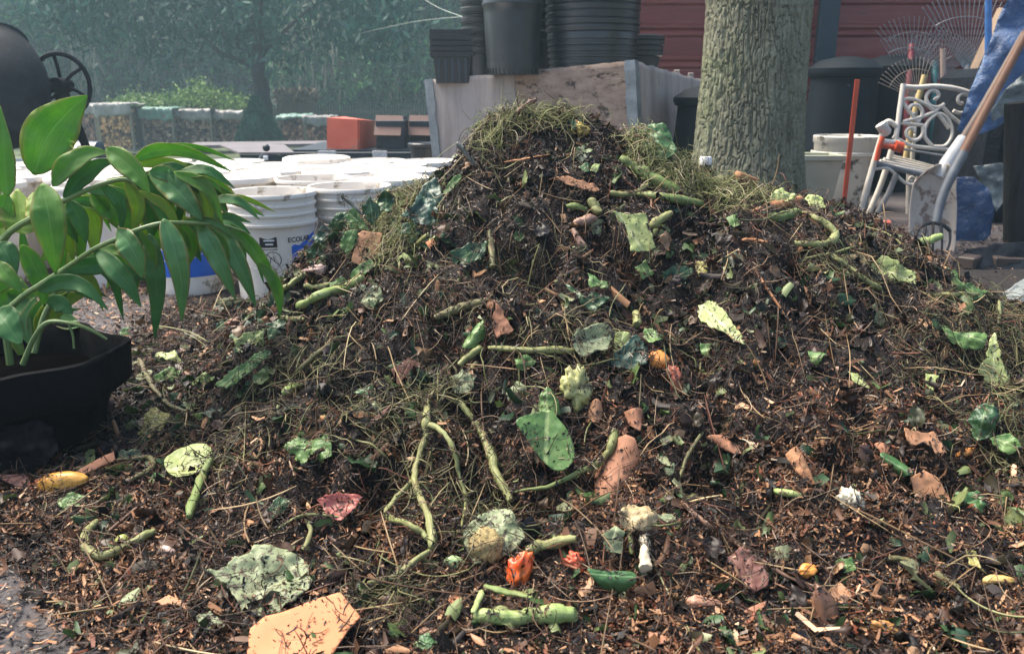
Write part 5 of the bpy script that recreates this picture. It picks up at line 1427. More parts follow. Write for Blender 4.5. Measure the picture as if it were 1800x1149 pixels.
wrap_poly(m, [(-.06, .118), (-.02, .120), (-.02, .124), (-.06, .122)], .002); m.build("label_lines", M_WHITEP, bB, True, 180)
bB.location = (P(606, 440, 2.92)[0], 2.92 + .15, 0)
bP.location = (P(150, 440, 2.98)[0], 2.98 + .15, 0); bP["label"] = "unlabelled white bucket at the front, seen between the leaves above the pot"
_rr = random.Random(5)
for row, (D, xs) in enumerate([(3.12, [-20]), (3.38, [30, 168, 300, 432, 560, 690]), (3.66, [-10, 110, 232, 356, 478, 600, 716]), (3.94, [30, 140, 252, 368, 476, 590, 700]), (4.2, [80, 190, 300, 415, 660, 760])]):
    for x in xs:
        if bL.location.y == 0: bL.location = (P(x, 440, D)[0], D, 0)
        else: bucket_at(x + _rr.uniform(-5, 5), D + _rr.uniform(-.03, .03), _rr.uniform(0, 6.28), bP if row == 1 and x in (300, 560) else bL, PLAINL)
lid_b = make_bucket("white bucket in the last row closed with a domed white lid")
m = MB(); m.lathe([(.166, .355), (.168, .372), (.165, .384), (.15, .389), (.10, .393), (0, .395)], 48); m.build("lid", M_BUCK, lid_b, True, 50)
lid_b.location = (P(567, 440, 4.2)[0], 4.2, .01)

# ------------------------------------------------------------------ plywood crate (it sits crooked) with black nursery pots on it
M_PLY = m_mottle("weathered_plywood", (.20, .172, .158), (.34, .295, .27), 3.0, .8, c3=(.44, .38, .35), dirt=(.075, .06, .052), dscale=3.0, dthr=.64, stretch=(3.5, 3.5, .5), bump=.4, bdist=.004)
M_PLY2 = m_mottle("warped_plywood", (.17, .115, .085), (.30, .215, .165), 4, .8, c3=(.40, .30, .24), dirt=(.05, .03, .022), dscale=3.5, dthr=.59, stretch=(.7, 7, 6), bump=.5, bdist=.006)
M_GALV = m_mottle("galvanised_strip", (.15, .17, .185), (.30, .325, .34), 14, .45, metal=.5, bump=.2)
cN, cL, cR = P(1112, 107, 4.75), P(752, 141, 5.25), P(1236, 143, 5.75)
cB = cL + cR - cN
upv = np.array([-.085, 0.02, 1.0]); upv /= np.linalg.norm(upv)
ch = .72
crate = thing("plywood_crate", "weathered grey plywood crate with metal corner strips standing crooked behind the heap", "crate", tuple((cN + cB) / 2 - upv * ch))
exf = (cL - cN) / np.linalg.norm(cL - cN); exr = (cR - cN) / np.linalg.norm(cR - cN)
nf = np.cross(upv, exf); nf = nf / np.linalg.norm(nf)
if nf[1] > 0: nf = -nf
nr_ = np.cross(upv, exr); nr_ = nr_ / np.linalg.norm(nr_)
if nr_[0] < 0: nr_ = -nr_


def panel(name, a, b, out, mat, wob=.012, top=.0, parent=crate, h=ch):
    """board from a to b (top corners), hanging down h, slightly bowed, with a ragged top edge"""
    nu, nv = 60, 24
    V = []
    sd = a[0] * 7
    for i in range(nu + 1):
        for j in range(nv + 1):
            u, v = i / nu, j / nv
            rg = top * (fbm(u * 22, 0, 33, 4) - .3) * (1 if j == 0 else max(0, 1 - v * 6))
            V.append(a + (b - a) * u - upv * (h * v - rg) + out * (wob * (math.sin(u * 3.1) * .6 + fbm(u * 3 + sd, v * 2, 34, 3)) + .001))
    F = [(i * (nv + 1) + j, i * (nv + 1) + j + 1, (i + 1) * (nv + 1) + j + 1, (i + 1) * (nv + 1) + j) for i in range(nu) for j in range(nv)]
    m = MB().add(V, F)
    o = m.build(name, mat, parent, True, 180)
    md = o.modifiers.new("thickness", "SOLIDIFY"); md.thickness = .016; md.offset = 0
    return o


mid_ = cN + (cL - cN) * .55
panel("front_panel", cL, mid_, nf, M_PLY, .006, .004)
panel("front_panel", mid_ - exf * .004 * -1, cN, nf, M_PLY2, .007, .004)
panel("side_panel", cN, cR, nr_, M_PLY, .008, .010)
panel("back_panel", cL, cB, -nr_, M_PLY, .01, .01); panel("back_panel", cB, cR, -nf, M_PLY, .01, .01)
m = MB(); m.slab([cL - upv * .03, cN - upv * .03, cR - upv * .03, cB - upv * .03], .018); m.build("top_board", M_PLY, crate, False)
for cn, d1, d2, nn1, nn2 in ((cN, exf, exr, nf, nr_), (cL, -exf, (cB - cL) / np.linalg.norm(cB - cL), nf, -nr_)):
    m = MB()
    w_ = .055
    N_ = 14
    for d_, no_ in ((d1, nn1), (d2, nn2)):
        V = []
        for i in range(N_ + 1):
            q = cn - upv * (ch * i / N_ - .004) + (nn1 + nn2) * .016 + no_ * .004 * fbm(i * .8, cn[0], 36, 2)
            V += [q, q + d_ * (w_ + .008 * fbm(i * .7, cn[0] * 3, 35, 2))]
        m.add(V, [(2 * i, 2 * i + 1, 2 * i + 3, 2 * i + 2) for i in range(N_)])
    o = m.build("corner_strip", M_GALV, crate, False); md = o.modifiers.new("thickness", "SOLIDIFY"); md.thickness = .003
for f_ in (.12, .5, .88):
    m = MB(); q0 = cL + (cN - cL) * f_ - upv * ch; q1 = cB + (cR - cB) * f_ - upv * ch
    m.tube([q0 - upv * .05, q1 - upv * .05], .05, 4); m.build("skid", M_PLY, crate, False)

M_NURS = m_mottle("nursery_black", (.016, .020, .024), (.036, .042, .048), 6, .35, dirt=(.10, .10, .10), dscale=12, dthr=.72, bump=.15, spec=.6)


def top_at(px, D):
    """point on the crate's top board at photo column px and depth D"""
    n = np.cross(cL - cN, cR - cN)
    x = P(px, 130, D)[0]
    z = cN[2] - (n[0] * (x - cN[0]) + n[1] * (D - cN[1])) / n[2]
    return np.array([x, D, z - .028])


def round_pot(label, r, h, group, rims=1, ribs=0, slots=False):
    t = thing("nursery_pot", label, "plant pot", (0, 0, 0), group)
    rb = r * (.94 if ribs else .84)
    R_ = lambda z: rb + (r - rb) * z / h
    pr = [(0, .004), (rb - .012, .004), (rb, .012)]
    if ribs:
        for i in range(ribs):
            z = .02 + (h * .8 - .02) * i / ribs; dz_ = (h * .8 - .02) / ribs
            pr += [(R_(z), z), (R_(z), z + dz_ * .45), (R_(z) + .010, z + dz_ * .55), (R_(z) + .010, z + dz_ * .85)]
    else:
        for z in np.linspace(.02, h * .80, 10): pr.append((R_(z), z))
    zz = h * .82
    pr += [(R_(zz) + .006, zz), (R_(zz) + .008, zz + .012), (R_(zz) + .003, zz + .02), (R_(h) + .002, h - .03), (r + .012, h - .026), (r + .014, h - .004), (r + .008, h), (r, h - .003), (rb - .004, .02), (0, .015)]
    m = MB(); m.lathe(pr, 64); m.build("body", M_NURS, t, True, 45)
    if slots:
        m = MB()
        for k_ in range(36):
            a = 2 * math.pi * k_ / 36
            m.box(((rb + .004) * math.cos(a), (rb + .004) * math.sin(a), .022), (.006, .005, .035), np.array(Matrix.Rotation(a, 3, "Z")))
        m.build("base_ribs", M_NURS, t, False)
    return t


def stack_pots(proto, px, D, n, pitch, label, first=True, jit=.004):
    b = top_at(px, D)
    for i in range(n):
        o = (b[0] + random.uniform(-jit, jit), b[1] + random.uniform(-jit, jit), b[2] + i * pitch)
        if i == 0 and first:
            proto.location = o
        else:
            copy_tree(proto, o, random.uniform(0, 6.28), label)


lp = "tall wide black nursery pot at the crate's front edge, with another nested in it"
p1 = round_pot(lp, .172, .46, "black nursery pots on the crate", slots=True)
b0 = top_at(901, 4.98); p1.location = tuple(b0)
copy_tree(p1, b0 + [0, 0, .075], 1.0, "upper of the two tall wide nested pots, its rim cut by the picture's top edge")
lw = "wide black pot nested in the thick ribbed stack beside the metal corner strip"
p2 = round_pot(lw, .262, .27, "wide ribbed nested pots", ribs=6); stack_pots(p2, 1040, 5.12, 10, .038, lw)
ls = "small black pot nested in the low stack at the crate's far corner"
p3 = round_pot(ls, .15, .16, "small nested pots"); stack_pots(p3, 1118, 5.30, 4, .03, ls)
lt = "narrow black pot nested in the slim tall stack behind the tall wide pot"
p4 = round_pot(lt, .115, .20, "slim nested pots"); stack_pots(p4, 848, 5.22, 8, .055, lt, jit=.006)
lm = "black pot in the shaded stack between the tall pot and the ribbed stack"
p5 = round_pot(lm, .15, .30, "shaded nested pots"); stack_pots(p5, 962, 5.35, 4, .06, lm)
lq = "square black pot nested in the short stack at the crate's outer end"
t_ = thing("square_pot", lq, "plant pot", (0, 0, 0), "square nested pots")
m = MB()
for z0, w0, z1, w1 in ((0, .195, .150, .222), (.150, .258, .176, .262)):
    V = [(sx * w / 2, sy * w / 2, z) for z, w in ((z0, w0), (z1, w1)) for sx, sy in ((-1, -1), (1, -1), (1, 1), (-1, 1))]
    m.add(V, [(0, 1, 5, 4), (1, 2, 6, 5), (2, 3, 7, 6), (3, 0, 4, 7)])
m.add([(sx * (.0975), sy * (.0975), .001) for sx, sy in ((-1, -1), (1, -1), (1, 1), (-1, 1))], [(3, 2, 1, 0)])
o = m.build("body", M_NURS, t_, False); md = o.modifiers.new("thickness", "SOLIDIFY"); md.thickness = .003
for k_ in range(5):
    m = MB(); m.box((-.08 + .04 * k_, -.105, .07), (.012, .006, .13), np.array(Matrix.Rotation(-.1, 3, "X"))); m.build("rib", M_NURS, t_, False)
b0 = top_at(795, 5.22)
for i in range(5):
    if i == 0: t_.location = tuple(b0); t_.rotation_euler = (0, 0, .08)
    else: copy_tree(t_, b0 + [random.uniform(-.003, .003), 0, i * .031], .08 + random.uniform(-.03, .03), lq)

# ------------------------------------------------------------------ oak trunk with deep bark
def bark():
    m_n = 300, 260
    na, nz = 680, 480
    zs = np.concatenate([np.linspace(-.08, 1.42, nz - 14), np.linspace(1.44, 3.2, 14)])
    a = np.linspace(0, 2 * np.pi, na, endpoint=False)
    A, Z = np.meshgrid(a, zs)
    cx = np.interp(zs, [-.08, .3, .7, 1.2, 3.2], [P(1330, 300, 4.2)[0], P(1329, 270, 4.2)[0], P(1337, 160, 4.2)[0], P(1350, 0, 4.2)[0], P(1364, -300, 4.2)[0]])
    rd = np.interp(zs, [-.08, .05, .2, .42, .8, 1.12, 1.2, 1.3, 3.2], [.42, .35, .305, .272, .255, .252, .262, .275, .23])
    arc = A * .26
    s1 = fbm(arc * 10, Z * 5, 3, 3)
    u = arc * 104 + s1 * 1.1; v = Z * 22 + fbm(arc * 30, Z * 10, 5, 2) * 1.2
    n1 = np.abs(vn(u, v, 12) * 2 - 1); n2 = np.abs(vn(u * .5 + v * .22 + 9, v * .45 - u * .1 + 3, 13) * 2 - 1)
    furrow = np.minimum(n1 * 1.0, n2 * 1.6)
    d = .013 * (sstep(.03, .30, furrow) - .8) + .0035 * fbm(arc * 90, Z * 45, 14, 3) + .006 * fbm(arc * 12, Z * 3, 18, 2)
    scar = np.exp(-((Z - 1.17 - .05 * np.sin(A * 2 + 1)) / .045) ** 2)
    d = d * (1 - .5 * scar) + .006 * scar * np.sin((Z - 1.1) * 150 + 2 * fbm(arc * 8, Z * 8, 4, 2)) * .6
    flare = np.maximum(0, (.22 - Z)) * .35 * (np.maximum(0, np.cos(A * 5 + .7)) ** 2)
    rr = rd[:, None] + d + flare
    V = np.stack([cx[:, None] + np.cos(A) * rr, 4.35 + np.sin(A) * rr, Z], -1).reshape(-1, 3)
    i = np.arange(na * nz).reshape(nz, na)
    F = np.stack([i[:-1], np.roll(i, -1, 1)[:-1], np.roll(i, -1, 1)[1:], i[1:]], -1).reshape(-1, 4)
    return V, F


k = NT("oak_bark")
f1 = k.noise(7, 5, .65); f2 = k.noise(90, 5, .7)
c = k.ramp(f1, [(.3, (.105, .095, .062)), (.5, (.165, .16, .10)), (.7, (.235, .23, .155))])
c = k.mix(k.ramp(f2, [(.4, (0, 0, 0)), (.75, (.7, .7, .7))]), c, (.30, .30, .235))
c = k.mix(k.ramp(k.noise(2.5, 4), [(.5, (0, 0, 0)), (.72, (.55, .55, .55))]), c, (.14, .18, .075))
c = k.mix(k.ramp(k.noise(26, 5, .75), [(.60, (0, 0, 0)), (.70, (.6, .6, .6))]), c, (.36, .38, .30))
c = k.mix(k.ramp(k.noise(5, 5, .7, stretch=(1, 1, .35)), [(.55, (0, 0, 0)), (.72, (.7, .7, .7))]), c, (.075, .062, .045))
k.bump(f2, .8, .006)
M_BARK = k.set(c, .85, 0, .25)
oak = thing("oak_tree", "thick oak trunk with deeply furrowed grey-green bark right behind the heap", "tree", (P(1335, 330, 4.2)[0], 4.35, 0))
V, F = bark()
o = big_mesh("trunk", V - np.array(oak.location), F, M_BARK, True, oak)

# ------------------------------------------------------------------ the red shed and what leans on it
M_RED = m_mottle("shed_siding", (.125, .020, .018), (.19, .038, .032), 1.6, .5, c3=(.24, .07, .058), stretch=(.6, 1, 5), dirt=(.07, .035, .04), dscale=5, dthr=.64, bump=.1, spec=.5)
shed = thing("metal_shed", "dark red shed wall of ribbed horizontal metal siding behind the tree", "shed", (2.6, 7.3, 0))
m = MB()
prof, z = [], -.1
while z < 2.7:
    prof += [(z, 0), (z + .020, -.022), (z + .045, -.022), (z + .062, 0), (z + .078, -.018), (z + .098, -.018), (z + .112, 0), (z + .235, -.004)]
    z += .25
xa, xb = P(1085, 100, 7.35)[0], 8.0
V = []
for x in np.linspace(xa, xb, 30):
    for q in prof: V.append((x, 7.3 + q[1] + .05 * (x - xa) * -1 * .3 + .006 * fbm(x * 1.5, q[0] * 3, 44, 2), q[0]))
n_ = len(prof)
m.add(V, [(i * n_ + j, (i + 1) * n_ + j, (i + 1) * n_ + j + 1, i * n_ + j + 1) for i in range(29) for j in range(n_ - 1)])
m.build("siding", M_RED, shed, False)
m = MB(); m.box((P(1456, 0, 7.1)[0], 7.06, 1.62), (.16, .06, 1.6), None, .006); m.build("door_frame", m_plain("door_teal", (.014, .03, .042), .5), shed, False)
m = MB(); m.box((xa - .02, 7.28, 1.3), (.06, .09, 2.8), None, .006); m.build("corner_trim", M_RED, shed, False)
m = MB(); m.slab([(xa - .1, 6.8, 2.68), (8, 6.6, 2.68), (8, 11, 3.3), (xa - .1, 11, 3.3)], .05); m.build("roof", M_GALV, shed, False)
m = MB(); m.box((P(1560, 350, 6.98)[0], 7.0, .22), (2.2, .05, .42)); m.build("base_board", m_plain("base_dark", (.020, .026, .034), .6), shed, False)

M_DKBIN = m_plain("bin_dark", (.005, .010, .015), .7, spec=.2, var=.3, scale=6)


def tapered_bin(name, label, cat, c, r0, r1, h, mat, seg=40, lean=(0, 0), D=None):
    t = thing(name, label, cat, c)
    def tilt(V):
        V = V.copy(); V[:, 0] += V[:, 2] * lean[0]; V[:, 1] += V[:, 2] * lean[1]; return V
    m = MB(); m.lathe([(0, .004), (r0 - .02, 0), (r0, .012), (r0 + (r1 - r0) * .5, h * .5), (r1, h * .9), (r1 + .02, h * .91), (r1 + .024, h * .95)], seg, c, fn=tilt); m.build("body", mat, t, True, 50)
    m = MB(); m.lathe([(r1 + .028, h * .93), (r1 + .03, h * .97), (r1 * .8, h * 1.03), (r1 * .3, h * 1.06), (0, h * 1.065)], seg, c, fn=tilt); m.build("lid", mat, t, True, 50)
    return t


x_ = P(1478, 200, 6.2)[0]
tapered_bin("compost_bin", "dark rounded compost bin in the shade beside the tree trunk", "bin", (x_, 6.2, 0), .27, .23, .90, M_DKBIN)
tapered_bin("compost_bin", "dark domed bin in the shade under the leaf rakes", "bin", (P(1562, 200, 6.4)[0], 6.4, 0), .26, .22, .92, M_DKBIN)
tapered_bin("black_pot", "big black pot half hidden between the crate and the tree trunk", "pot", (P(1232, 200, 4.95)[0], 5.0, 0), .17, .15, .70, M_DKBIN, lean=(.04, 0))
for i, (px_, hh) in enumerate(((1190, .86), (1203, .80), (1215, .84))):
    c_ = P(px_, 150, 5.95); m = MB(); m.box((c_[0], 5.98, hh / 2), (.038, .02, hh), None, .004)
    m_ob = m.build("board", M_PLY, None, False)
    tag(m_ob, ["pale weathered board, the nearest to the crate of three behind its far corner", "pale weathered board, middle one of three behind the crate's far corner", "pale weathered board, the nearest to the tree of three behind the crate"][i], "board", "boards behind the crate")

# white bin lying with a blackened mouth, pale bin before it
M_BINW = m_mottle("bin_white", (.50, .48, .42), (.64, .62, .56), 6, .5, dirt=(.045, .04, .035), dscale=7, dthr=.60, bump=.1)
t_ = thing("white_bin", "dirty white plastic bin with black stains standing behind the orange stake", "bin", (P(1482, 300, 5.3)[0], 5.3, 0))
m = MB(); m.lathe([(0, .003), (.16, 0), (.168, .01), (.178, .2), (.19, .40), (.197, .41), (.199, .445), (.192, .45), (.185, .44), (.165, .02), (0, .02)], 48, tuple(t_.location)); m.build("body", M_BINW, t_, True, 50)
m = MB(); m.lathe([(.198, .33), (.206, .333), (.206, .352), (.198, .355)], 48, tuple(t_.location)); m.build("rim_band", M_BINW, t_, True, 50)
t_ = thing("pale_bin", "pale green tapered bin between the tree trunk and the white bin", "bin", (P(1432, 300, 4.85)[0], 4.85, 0))
M_BING = m_mottle("bin_palegreen", (.36, .37, .27), (.47, .48, .37), 6, .5, dirt=(.15, .14, .10), dscale=10, dthr=.66, bump=.1)
lx, ly = t_.location[0], t_.location[1]
m = MB()
V = [(lx + sx * w_, ly + sy * w_, z_) for z_, w_ in ((0, .075), (.35, .115)) for sx, sy in ((-1, -1), (1, -1), (1, 1), (-1, 1))]
m.add(V, [(0, 1, 5, 4), (1, 2, 6, 5), (2, 3, 7, 6), (3, 0, 4, 7), (3, 2, 1, 0)]); o = m.build("body", M_BING, t_, False); md = o.modifiers.new("thickness", "SOLIDIFY"); md.thickness = .006
m = MB()
for s_ in (-1, 1):
    m.box((lx, ly + s_ * .122, .352), (.262, .018, .03), None, .003); m.box((lx + s_ * .122, ly, .3521), (.018, .226, .028), None, .003)
m.build("rim", M_BING, t_, False)

M_ORANGE = m_plain("orange_paint", (.56, .075, .025), .45, var=.15)
t_ = thing("orange_stake", "bright orange flat metal stake standing upright behind the heap", "stake", (P(1494, 365, 4.6)[0], 4.6, 0))
q0, q1 = P(1494, 385, 4.6), P(1493, 140, 4.6)
m = MB(); m.box(((q0[0] + q1[0]) / 2, 4.6, (q1[2] - .05) / 2), (.026, .008, q1[2] + .05), None, .002); m.build("shaft", M_ORANGE, t_, False)
m = MB(); m.box((q1[0], 4.595, q1[2] - .03), (.012, .006, .012)); m.build("hook", M_BLACK, t_, False)

# ---- wrought metal chair
M_IRON = m_mottle("cream_iron", (.52, .475, .41), (.68, .64, .57), 18, .5, dirt=(.20, .15, .11), dscale=30, dthr=.64, bump=.2)
CHD = 4.9
chair = thing("garden_chair", "cream wrought-iron garden chair with scrolls in its back, crammed among the tools", "chair", P(1600, 380, 4.8))


def ctube(name, pts, rpx, D=CHD, mat=M_IRON, parent=chair, sub=8, dd=None, sides=8, flat=1.0):
    Q = [P(q[0], q[1], (q[2] if len(q) > 2 else D + (150 - q[1]) * .0006)) for q in pts]
    m = MB(); m.tube(spline(Q, sub) if sub > 1 else Q, rpx * 1.08 * mpp(D, 200), sides, True, flat)
    return m.build(name, mat, parent, True, 60)


def spiral(cx, cy, r, turns, a0, sgn=1, tail=None, n=26):
    pts = []
    for i in range(n + 1):
        t = i / n
        a = a0 + sgn * turns * 2 * math.pi * t
        rr = r * (.12 + .88 * t)
        pts.append((cx + rr * math.cos(a), cy + rr * math.sin(a)))
    if tail: pts += tail
    return pts


ctube("top_rail", [(1585, 152), (1610, 154), (1645, 152), (1680, 156), (1712, 166), (1730, 176)], 4.0)
ctube("back_post", [(1588, 148), (1582, 190), (1576, 235), (1570, 262)], 4.2); ctube("back_post", [(1732, 172), (1722, 220), (1706, 266)], 4.2)
ctube("lower_rail", [(1570, 240), (1600, 255), (1640, 261), (1672, 263)], 3.2)
for pts in (spiral(1643, 170, 21, 1.15, 1.6, -1), spiral(1692, 178, 23, 1.15, 1.4, 1), spiral(1606, 196, 18, 1.1, .6, 1, [(1588, 180), (1602, 174), (1628, 184), (1652, 204), (1668, 226)]),
            spiral(1604, 232, 20, 1.15, 0.3, -1, [(1585, 216), (1612, 208), (1640, 198), (1655, 186)]),
            [(1640, 258), (1626, 240), (1630, 216), (1650, 200), (1668, 212), (1674, 236), (1662, 256), (1640, 258)], [(1655, 186), (1672, 204), (1690, 220), (1700, 246)]):
    ctube("scroll", pts, 3.0, sub=4 if len(pts) > 10 else 8)
ctube("arm", [(1576, 222), (1562, 214), (1552, 222), (1548, 226)], 4.5); ctube("arm_knob", [(1548, 218, 4.72), (1553, 226, 4.72), (1557, 232, 4.74)], 9)
ctube("arm_post", [(1553, 228, 4.72), (1543, 262, 4.72), (1536, 285, 4.72)], 4.5)
ctube("leg", [(1537, 284, 4.72), (1524, 330, 4.72), (1508, 385, 4.72)], 5.2); ctube("leg", [(1568, 262, 4.95), (1550, 320, 4.95), (1526, 378, 4.95)], 5.0)
ctube("leg", [(1598, 290, 5.0), (1597, 340, 5.0), (1596, 395, 5.0)], 4.2)
ctube("seat_rail", [(1537, 286, 4.72), (1575, 296, 4.74), (1625, 308, 4.78)], 4.5, mat=m_plain("iron_grey", (.16, .17, .19), .5)); 
ctube("apron_scroll", [(1538, 297, 4.72), (1560, 296, 4.72), (1578, 310, 4.72), (1592, 322, 4.72), (1606, 324, 4.72), (1612, 316, 4.72)], 2.6)
ctube("apron_scroll", spiral(1602, 316, 7, 1.1, 0), 1.8, sub=2); ctube("apron_scroll", spiral(1614, 311, 6, 1.1, 2), 1.8, sub=2)
for k_ in range(5):
    u_ = k_ / 4
    a_ = P(1540, 286, 4.75) * (1 - u_) + P(1566, 274, 5.12) * u_; b_ = P(1628, 304, 4.8) * (1 - u_) + P(1640, 293, 5.15) * u_
    m = MB(); m.tube([a_, b_], .010, 6); m.build("seat_slat", M_IRON, chair)
t_ = thing("cord_reel", "orange cord reel on a thin metal rod resting in the chair", "reel", P(1560, 262, 4.68))
ctube("reel_side", [(1552, 240, 4.68), (1545, 262, 4.68), (1541, 282, 4.68)], 4.0, mat=M_ORANGE, parent=t_)
ctube("hub", [(1572, 256, 4.68), (1585, 260, 4.68)], 8.5, mat=M_ORANGE, parent=t_, sides=14); ctube("hub", [(1550, 256, 4.68), (1572, 259, 4.68)], 4, mat=M_ORANGE, parent=t_)
ctube("rod", [(1585, 262, 4.68), (1660, 274, 4.68)], 1.8, mat=M_WIRE, parent=t_); ctube("reel_drum", [(1552, 249, 4.7), (1580, 252, 4.7)], 5, mat=M_BINW, parent=t_)

# ---- rakes
M_TINE = m_plain("tine_metal", (.30, .31, .32), .45, .6); M_TINE2 = m_plain("tine_tan", (.36, .29, .23), .5)
def rake(label, hub, tipc, half, L, n, D, hcol, hpts, hr, tm, tilt=0.0, tip=.0):
    t = thing("leaf_rake", label, "rake", P(hub[0], hub[1], D))
    m = MB()
    for i in range(n):
        a = math.radians(-90 + tilt + (i / (n - 1) * 2 - 1) * half)
        e = (hub[0] + L * math.cos(a), hub[1] + L * math.sin(a))
        pts = [P(hub[0], hub[1], D), P(hub[0] + (e[0] - hub[0]) * .6, hub[1] + (e[1] - hub[1]) * .6, D - .02), P(e[0], e[1], D - .03), P(e[0], e[1] + 1, D - .075)]
        m.tube(pts, [.003, .003, .003, .0035], 5)
    m.build("tines", tm, t)
    m = MB(); aa = np.linspace(-half, half, 14)
    m.tube([P(hub[0] + L * .72 * math.cos(math.radians(-90 + tilt + q)), hub[1] + L * .72 * math.sin(math.radians(-90 + tilt + q)), D - .03) for q in aa], .003, 5); m.build("brace", tm, t)
    m = MB(); Q = [P(q[0], q[1], D + .02 if i == 0 else D - .25) for i, q in enumerate(hpts)]; m.tube(Q, hr * mpp(D, 150), 10); m.build("handle", hcol, t)
    return t


W_ = lambda n, c, v=.25: m_mottle(n, tuple(np.array(c) * (1 - v)), tuple(np.array(c) * (1 + v)), 20, .6, stretch=(1, 1, .15), bump=.2)
rake("wire leaf rake with a red and green handle, its head up against the shed", (1597, 150), None, 44, 92, 18, 6.3, W_("handle_red", (.20, .03, .04)), [(1602, 80), (1596, 160), (1588, 300)], 5, M_TINE, 12)
rake("tan-tipped leaf rake with the lowest head, leaning among the tools", (1612, 175), None, 44, 74, 16, 6.0, W_("handle_pale", (.45, .40, .30)), [(1612, 160), (1606, 240), (1600, 330)], 4, M_TINE2, -22)
rake("leaf rake with a teal handle and the widest grey head above the chair", (1650, 140), None, 46, 86, 20, 6.45, W_("handle_teal", (.03, .14, .15)), [(1643, 110), (1640, 180), (1636, 320)], 5, M_TINE, 8)
rake("big pale wire rake reaching the picture's top edge beside the blue pole", (1700, 130), None, 30, 140, 16, 6.1, W_("handle_grey", (.2, .2, .2)), [(1700, 110), (1690, 200), (1680, 330)], 4, M_TINE, -4)
rake("leaf rake with a faint high head between the teal door frame and the widest rake", (1606, 128), None, 40, 100, 16, 6.7, W_("handle_dkgrey", (.10, .10, .11)), [(1606, 120), (1600, 200), (1594, 320)], 4, M_TINE, -2)
def pole(name, label, cat, pts, rpx, D, mat, sides=10, flat=1.0, part=None):
    Q = [P(q[0], q[1], q[2] if len(q) > 2 else D) for q in pts]
    m = MB(); m.tube(Q, np.array(rpx if hasattr(rpx, "__len__") else [rpx] * len(Q)) * mpp(D, 200), sides, True, flat)
    off = Q[-1]; m.v = [tuple(np.array(q) - off) for q in m.v]
    o = m.build(name, mat, None, True, 50); o.location = tuple(off)
    return tag(o, label, cat)


pole("handle_stick", "pale wooden tool handle standing between the rakes", "handle", [(1657, 86), (1658, 150), (1662, 330)], 4.2, 6.0, W_("wood_pale", (.42, .30, .24)))
pole("handle_stick", "yellow tool handle leaning behind the chair's scrolls", "handle", [(1626, 132), (1606, 205), (1588, 300)], 5.2, 5.3, W_("wood_yellow", (.52, .40, .18)))
pole("wooden_plank", "weathered brown plank leaning behind the blue pole", "plank", [(1760, 15), (1716, 110), (1672, 220), (1620, 340)], 11, 5.9, W_("plank_brown", (.27, .19, .13)), 4, .35)
pole("wooden_plank", "narrow tan batten leaning behind the blue tarp", "plank", [(1772, 20), (1740, 70), (1712, 130)], 7, 6.1, W_("plank_tan", (.42, .31, .18)), 4, .4)
pole("blue_pole", "bright blue metal pole upright behind the tarp", "pole", [(1738, -60), (1737, 100), (1734, 330)], 5.5, 5.7, m_plain("blue_paint", (.05, .16, .42), .4))
pole("metal_pipe", "grey pipe leaning under the chair seat", "pipe", [(1576, 305), (1562, 340), (1536, 385)], 5, 4.7, m_plain("pipe_grey", (.25, .24, .23), .5))
pole("handle_stick", "weathered grey-brown stick lying against the scoop shovel's top", "handle", [(1668, 282), (1640, 320), (1630, 370)], 7, 4.5, W_("wood_grey", (.33, .25, .21)))

# ---- scoop shovel and fork
M_SCOOP = m_mottle("scoop_aluminium", (.36, .295, .235), (.50, .43, .36), 8, .6, dirt=(.17, .11, .08), dscale=16, dthr=.54, bump=.2, bdist=.003)
scoop = thing("scoop_shovel", "big pale scoop shovel standing on its blade behind the garden fork", "shovel", P(1638, 470, 3.75))
nu, nv = 18, 22
V = []
for j in range(nv + 1):
    v = j / nv
    yy = 288 + (478 - 288) * v
    hw = np.interp(v, [0, .06, .16, .4, .75, 1], [10, 26, 38, 42, 42, 34])
    cx_ = np.interp(v, [0, .2, 1], [1658, 1642, 1636])
    for i in range(nu + 1):
        u = i / nu * 2 - 1
        V.append(P(cx_ + u * hw, yy, 3.85 - .10 * v - .055 * abs(u) ** 3 * (1 - .5 * v) + .02 * math.sin(v * 3)))
m = MB().add(V, [(j * (nu + 1) + i, j * (nu + 1) + i + 1, (j + 1) * (nu + 1) + i + 1, (j + 1) * (nu + 1) + i) for j in range(nv) for i in range(nu)])
o = m.build("scoop_blade", M_SCOOP, scoop, True, 180); md = o.modifiers.new("thickness", "SOLIDIFY"); md.thickness = .004
m = MB(); m.tube([P(1650, 312, 3.84), P(1662, 288, 3.86), P(1692, 244, 3.92)], np.array([8, 11, 10]) * mpp(3.8, 250), 14); m.build("socket", m_plain("socket_pale", (.55, .53, .50), .4, var=.1), scoop)
m = MB(); m.tube([P(1690, 247, 3.92), P(1720, 200, 4.0), P(1800, 60, 4.2)], 6.5 * mpp(3.9, 250), 12); m.build("handle", W_("handle_wood", (.13, .09, .065)), scoop)
fork = thing("garden_fork", "garden fork with a worn wooden handle leaning in front of the scoop shovel", "garden fork", P(1640, 450, 3.45))
m = MB(); m.tube([P(1826, 20, 3.75), P(1790, 85, 3.70), P(1745, 170, 3.62), P(1690, 275, 3.55)], np.array([7, 7.5, 8, 8.5]) * mpp(3.6, 200), 14); m.build("handle", W_("fork_wood", (.13, .055, .026), .3), fork)
m = MB(); m.tube(spline([P(1694, 268, 3.55), P(1672, 310, 3.52), P(1655, 350, 3.50), P(1645, 392, 3.47)], 5), np.linspace(9, 7.5, 16) * mpp(3.5, 300), 14); m.build("socket", m_plain("steel_grey", (.09, .10, .115), .6, .2), fork)
M_FORK = m_plain("fork_steel", (.022, .022, .025), .5, .5)
